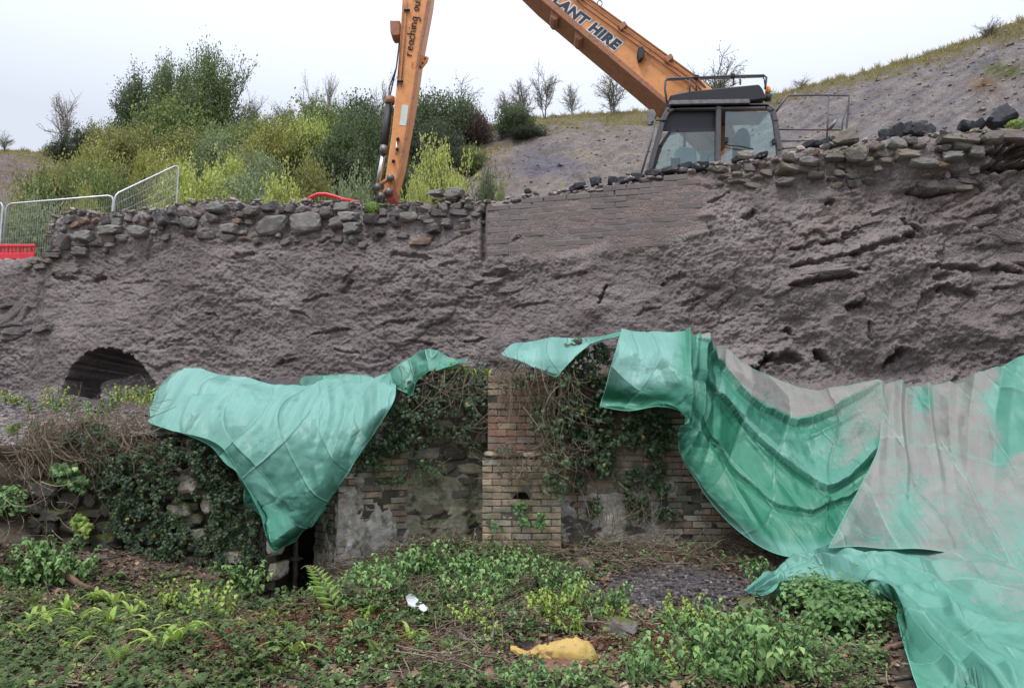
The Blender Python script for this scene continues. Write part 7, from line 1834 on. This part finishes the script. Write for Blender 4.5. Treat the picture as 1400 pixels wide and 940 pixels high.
def tree_proto(seed, stems, spread, leaves, lsize, scat, levels=3, fork=4, up=.5, trunk_r=.03, bottom=0.):
    sg, rd, tips = grow(seed, stems, spread, 1., levels, up, fork, trunk_r)
    r = np.random.default_rng(seed); tips = tips[tips[:, 2] > bottom]; W0 = np.percentile(np.abs(tips[:, :2]), 92); nb = 0 if bottom == .2 else 90
    cl = r.normal(0, 1, (nb + 1, 3)); cl /= np.linalg.norm(cl, axis=1, keepdims=True); cl *= r.uniform(.35, 1, (nb + 1, 1)) ** .5
    cl = cl * [W0, W0, .44] + [0, 0, .48]
    if nb: tips = np.concatenate([tips, np.repeat(cl[:nb], max(1, len(tips) // nb), 0)])
    i = r.integers(0, len(tips), leaves); sc3 = np.where(i < len(tips) - (len(tips) // nb * nb // 2 if nb else 0), 1, 2.0)[:, None]; p = tips[i] + r.normal(0, scat, (leaves, 3)) * [1, 1, .8] * sc3
    p[:, 2] = np.abs(p[:, 2])
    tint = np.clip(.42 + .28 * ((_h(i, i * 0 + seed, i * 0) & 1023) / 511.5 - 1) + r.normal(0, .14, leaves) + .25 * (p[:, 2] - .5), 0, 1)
    nr = r.normal(0, 1, (leaves, 3)) + [0, 0, .5]
    lm = leafmesh('crown', [cloud(T_quad(), p, nr, r.uniform(0, 6.28, leaves), r.uniform(lsize * .6, lsize * 1.3, leaves), tint)], FM['mid'])
    v, f, t = tubes_np(sg, rd, rd * .75, .4); tm_ = np_mesh('branches', v, f, True, {'tint': t}); tm_.materials.append(M['hillbark']); return lm, tm_, float(np.abs(p[:, 0]).max()) 
TP = {'willow': [tree_proto(1, 7, .9, 28000, .017, .034, 3, 4, .6, .016, .12), tree_proto(2, 6, 1.0, 26000, .017, .034, 3, 4, .6, .016, .12)],
 'bush': [tree_proto(3 + i, 9, 1.5, 11000, .034, .05, 3, 3, .1, .014) for i in range(3)],
 'shrub': [tree_proto(10 + i, 12, 1.1, 7000, .032, .035, 2, 4, .6, .012) for i in range(3)],
 'bare': [tree_proto(20 + i, 3, .4, 1500, .017, .03, 3, 5, .6, .014, .2) for i in range(3)]}
def hill_thing(kind, mat, px, ytop, ybase, wpx, Y, name, cat, text, group):
    lm, tm_, w0 = random.choice(TP[kind]); top = P(px, ytop, Y); x = top.x; zb = min(float(hill(np.array([x]), np.array([float(Y)]))[0]), P(px, ybase, Y).z)
    h = top.z - zb; sx = (wpx * (1.0 if kind in ('bare', 'willow') else 1.3) / 2 * Y / F) / w0
    o = bpy.data.objects.new(name, None); C.objects.link(o); o.location = (x, Y, zb - .05); o.scale = (sx, sx, h); o.rotation_euler = (0, 0, random.choice((0, 1.57, 3.14, 4.71)))
    c = bpy.data.objects.new('crown', lm); C.objects.link(c); c.parent = o; slot(c, FM[mat]); t = bpy.data.objects.new('trunk', tm_); C.objects.link(t); t.parent = o; t['kind'] = 'stuff'
    c['kind'] = 'stuff'
    tag(o, None, cat, group); LABELLED.append((o, text, px, None)); return o
SG = 'scrub bushes on the slope'; TGp = 'trees on the slope'; BGp = 'sparse birches along the skyline'
random.seed(9)
H_ = [('bush', 'sage', 300, 175, 240, 90, 30, 'sage green bush in front of the willow'), ('bush', 'mid', 395, 150, 230, 80, 34, 'green bush over the hazel bushes'), ('bush', 'lime', 430, 160, 225, 70, 31, 'bright green bush in the middle scrub'), ('bush', 'mid', 350, 160, 230, 80, 34, 'green bush right of the tall willow'), ('shrub', 'lime', 320, 205, 270, 80, 26, 'lime shrub in the middle of the lower scrub'), ('shrub', 'yellow', 240, 195, 250, 70, 28, 'yellow shrub below the big trees'), ('bush', 'olive', 255, 168, 232, 90, 32, 'olive bush below the big trees'), ('bush', 'dark', 490, 130, 230, 80, 35, 'tall dark bush left of the arm'), ('bush', 'mid', 60, 225, 285, 90, 24, 'green bush left behind the fence'), ('bush', 'yellow', 130, 195, 250, 80, 29, 'yellow bush on the left slope'), # kind, material, px, ytop, ybase, width, Y, text
 ('willow', 'willow', 285, 58, 215, 165, 36, 'tall round green willow, highest tree on the slope'), ('willow', 'dark', 205, 92, 220, 150, 38, 'broad dark green tree left of the tallest willow'), ('willow', 'willow', 240, 76, 218, 130, 37, 'round green tree between the tall willow and the broad dark tree'), ('bush', 'mid', 250, 130, 225, 150, 34, 'bushy green growth under the tallest willow'),
 ('bush', 'gorse', 128, 168, 205, 60, 40, 'dark gorse bush left of the big trees'), ('bush', 'gorse', 92, 180, 212, 40, 41, 'small dark gorse bush under the bare birch'), ('bush', 'dark', 170, 150, 215, 70, 38, 'dark bush below the broad tree'),
 ('bush', 'olive', 180, 170, 240, 90, 31, 'olive bush on the left slope'), ('shrub', 'yellow', 150, 168, 235, 60, 32, 'yellowing shrub on the left slope'), ('bush', 'mid', 330, 165, 245, 90, 32, 'mid green bush right of the willow'),
 ('bush', 'yellow', 370, 168, 245, 90, 31, 'yellow hazel bush in the middle of the scrub'), ('bush', 'olive', 345, 190, 260, 90, 28, 'olive hazel bush behind the wall'), ('bush', 'mid', 440, 135, 230, 110, 33, 'tall light green bush left of the excavator arm'),
 ('bush', 'dark', 468, 165, 255, 90, 30, 'dark green bush left of the excavator arm'), ('bush', 'dark', 500, 150, 240, 70, 32, 'dark bush directly behind the excavator arm'), ('bush', 'olive', 405, 160, 235, 80, 33, 'olive green bush in the scrub'),
 ('shrub', 'lime', 250, 212, 280, 80, 24, 'lime yellow shrub behind the tilted fence panel'), ('shrub', 'lime', 290, 218, 282, 90, 23, 'lime yellow shrub behind the wall head'), ('shrub', 'yellow', 215, 215, 280, 80, 25, 'yellow shrub behind the fence'), ('bush', 'olive', 100, 215, 275, 110, 25, 'greenish yellow bush behind the left fence panel'),
 ('bush', 'mid', 140, 222, 278, 90, 24, 'green bush behind the joint of the fence panels'), ('shrub', 'olive', 45, 238, 280, 60, 26, 'brownish shrub at the left'), ('bush', 'sage', 60, 258, 318, 110, 20, 'low sage green growth behind the fence'), ('bush', 'sage', 330, 225, 282, 110, 23, 'sage green bush behind the wall head'),
 ('shrub', 'lime', 390, 228, 282, 80, 22, 'lime shrub left of the red barrier'), ('bush', 'sage', 360, 205, 270, 90, 26, 'pale sage bush in the scrub'), ('shrub', 'sage', 488, 222, 282, 66, 22, 'grey-green shrub left of the arm foot'), ('shrub', 'sage', 470, 235, 285, 50, 21, 'small grey-green shrub left of the arm foot'),
 ('bush', 'dark', 575, 125, 225, 90, 36, 'tall dark bush just right of the excavator arm'), ('bush', 'dark', 620, 128, 200, 90, 37, 'dark bush right of the arm'), ('bush', 'gorse', 590, 160, 250, 90, 32, 'deep green bush behind the lime shrub'), ('bush', 'purple', 648, 148, 195, 64, 37, 'purple-brown bush among the dark ones'), ('bush', 'dark', 700, 138, 190, 70, 37, 'dark bush nearest the bare birches'),
 ('bush', 'gorse', 725, 170, 192, 66, 36, 'low dark spreading bush on the scree edge'), ('shrub', 'lime', 600, 186, 270, 86, 24, 'large bright lime shrub right of the excavator arm'), ('shrub', 'lime', 570, 225, 272, 60, 22, 'small lime shrub at the arm foot'), ('shrub', 'lime', 625, 228, 272, 50, 22, 'small lime shrub right of the arm'),
 ('shrub', 'dark', 664, 224, 268, 46, 22, 'compact dark shrub on the scree above the brick panel'), ('shrub', 'mid', 686, 240, 265, 30, 21, 'small green shrub on the scree'), ('bush', 'mid', 545, 150, 235, 60, 34, 'mid green bush behind the arm'), ('bush', 'olive', 20, 262, 320, 80, 21, 'olive undergrowth at the left edge'),
 ('bush', 'yellow', 120, 252, 290, 70, 22, 'yellow undergrowth behind the fence'), ('shrub', 'lime', 768, 248, 262, 16, 16, 'tiny lime weed behind the wall head'), ('bush', 'olive', 430, 205, 262, 70, 26, 'olive bush in the lower scrub'), ('bush', 'yellow', 205, 200, 250, 70, 29, 'yellowish bush in the lower scrub behind the fence'),
 ('bush', 'dark', 535, 190, 262, 60, 27, 'dark bush low behind the arm'), ('bush', 'dark', 420, 180, 235, 60, 31, 'dark bush in the middle scrub'), ('bush', 'mid', 295, 175, 240, 80, 31, 'green bush below the willow'), ('bush', 'mid', 640, 196, 212, 60, 33, 'low green patch on the tan scree'), ('shrub', 'olive', 68, 196, 212, 26, 43, 'small tuft on the left skyline')]
for kd, mt, px, yt, yb, w, Y, tx in H_:
    hill_thing(kd, mt, px, yt, yb, w, Y, 'tree' if kd == 'willow' else 'scrub_bush', 'tree' if kd == 'willow' else 'bush', tx, TGp if kd == 'willow' else SG)
for px, yt, yb, w, Y, tx in ((94, 128, 200, 50, 43, 'sparse grey birch alone on the left skyline'), (8, 182, 206, 22, 45, 'tiny bare tree at the left edge of the skyline'), (425, 100, 170, 24, 40, 'thin bare birch left of the arm'), (450, 98, 170, 30, 40, 'thin bare birch above the light green bush'), (475, 120, 175, 40, 40, 'bare twiggy birch above the dark bush'), (350, 130, 190, 60, 41, 'faint bare birch right of the willow'), (385, 140, 190, 50, 41, 'faint bare birch over the hazel bushes'),
    (520, 100, 170, 34, 40, 'bare birch left behind the excavator arm'), (745, 86, 158, 34, 40, 'tall slender bare birch right of the dark bushes'), (715, 112, 165, 50, 40, 'bare birch rising from the dark bush'), (782, 118, 158, 36, 40, 'small bare birch under the boom'), (838, 95, 152, 50, 38, 'airy bare birch under the boom'), (692, 120, 165, 30, 40, 'thin bare sapling over the dark bushes'), (978, 74, 150, 66, 36, 'leafy thin birch behind the cab roof'), (948, 96, 150, 30, 36, 'small birch behind the boom foot'), (628, 112, 160, 60, 40, 'bare twigs over the dark bushes'), (1100, 108, 128, 40, 32, 'low twiggy shrub on the right skyline'), (1350, 28, 52, 30, 28, 'small bare bush on the right skyline')):
    hill_thing('bare', 'grey' if px not in (978, 948) else 'sage', px, yt - 4, yb, w * 1.35, Y, 'birch_tree', 'tree', tx, BGp)
# rough grass along the skyline and on the slope
def grass(name, label, px, Y, h, mat, wd=.012, n3=3):
    az = (px - 700) / F; x = az * Y; z = hill(x, Y); n = len(px)
    T = (np.array([(-.06, 0, 0), (.06, 0, 0), (.0, 1, .15)]), np.array([(0, 1, 2)]))
    p = np.stack([x, Y, z - .02], -1); p = np.repeat(p, n3, 0) + rng.normal(0, .05, (n * n3, 3)) * [1, 1, 0]; hh = np.repeat(h, n3) * U(.6, 1.2, n * n3)
    me = leafmesh(name, [cloud(T, p, np.stack([rng.normal(0, .5, n * n3), -np.ones(n * n3), rng.normal(0, .3, n * n3)], 1), rng.normal(0, .4, n * n3), hh, np.clip(rng.normal(.5, .25, n * n3), 0, 1))], mat); tag(link(name, me), label, 'grass', kind='stuff')
n = 7000; px = U(-40, 1500, n); ys = np.interp((px - 700) / F, _az[:, 0], _az[:, 2]); w = np.interp(px, [0, 640, 880, 1060, 1400], [.8, 1.5, 2.4, 1.3, 1.6]); Y = ys - w * U(0, 1, n) ** 1.6 * (1 + fbm(px / 30., px * 0, 2, 3)) + .2
grass('dry_grass', 'tan and green rough grass along the skyline of the hill', px, Y, U(.08, .26, n) * (1 + .8 * fbm(px / 14., px * 0, 5, 3)), lf('dry_grass_blade', (.22, .20, .07), (.34, .29, .12), (.44, .38, .20)))
n = 5000; px = U(-40, 700, n); Y = U(18, 40, n); k = fbm(px / 40., Y / 4., 3, 3) > 0; grass('slope_weeds', 'low green and brown weeds scattered over the left slope', px[k], Y[k], U(.15, .4, k.sum()), FM['olive'])
# ================================================================== LABELS: one for each individual
from collections import defaultdict
cnt = defaultdict(list)
for o, text, px, py in LABELLED:
    cnt[text if py is None else (text + ' ' + where(px, py)).replace(', ', ', ')].append((o, px, py))
ORD = ['first', 'second', 'third', 'fourth', 'fifth', 'sixth', 'seventh', 'eighth', 'ninth', 'tenth', 'eleventh', 'twelfth']
for t, L in cnt.items():
    L.sort(key=lambda a: a[1]); n = len(L)
    for i, (o, _, _) in enumerate(L):
        if n == 1: lab = t
        elif n == 2: lab = t + (', the left one' if i == 0 else ', the right one')
        elif n == 3: lab = t + (', the left one', ', the middle one', ', the right one')[i]
        elif i < 12: lab = t + ', ' + ('leftmost' if i == 0 else ORD[i] + ' from left')
        elif n - 1 - i < 12: lab = t + ', ' + ('rightmost' if i == n - 1 else ORD[n - 1 - i] + ' from right')
        else: lab = t
        o['label'] = lab
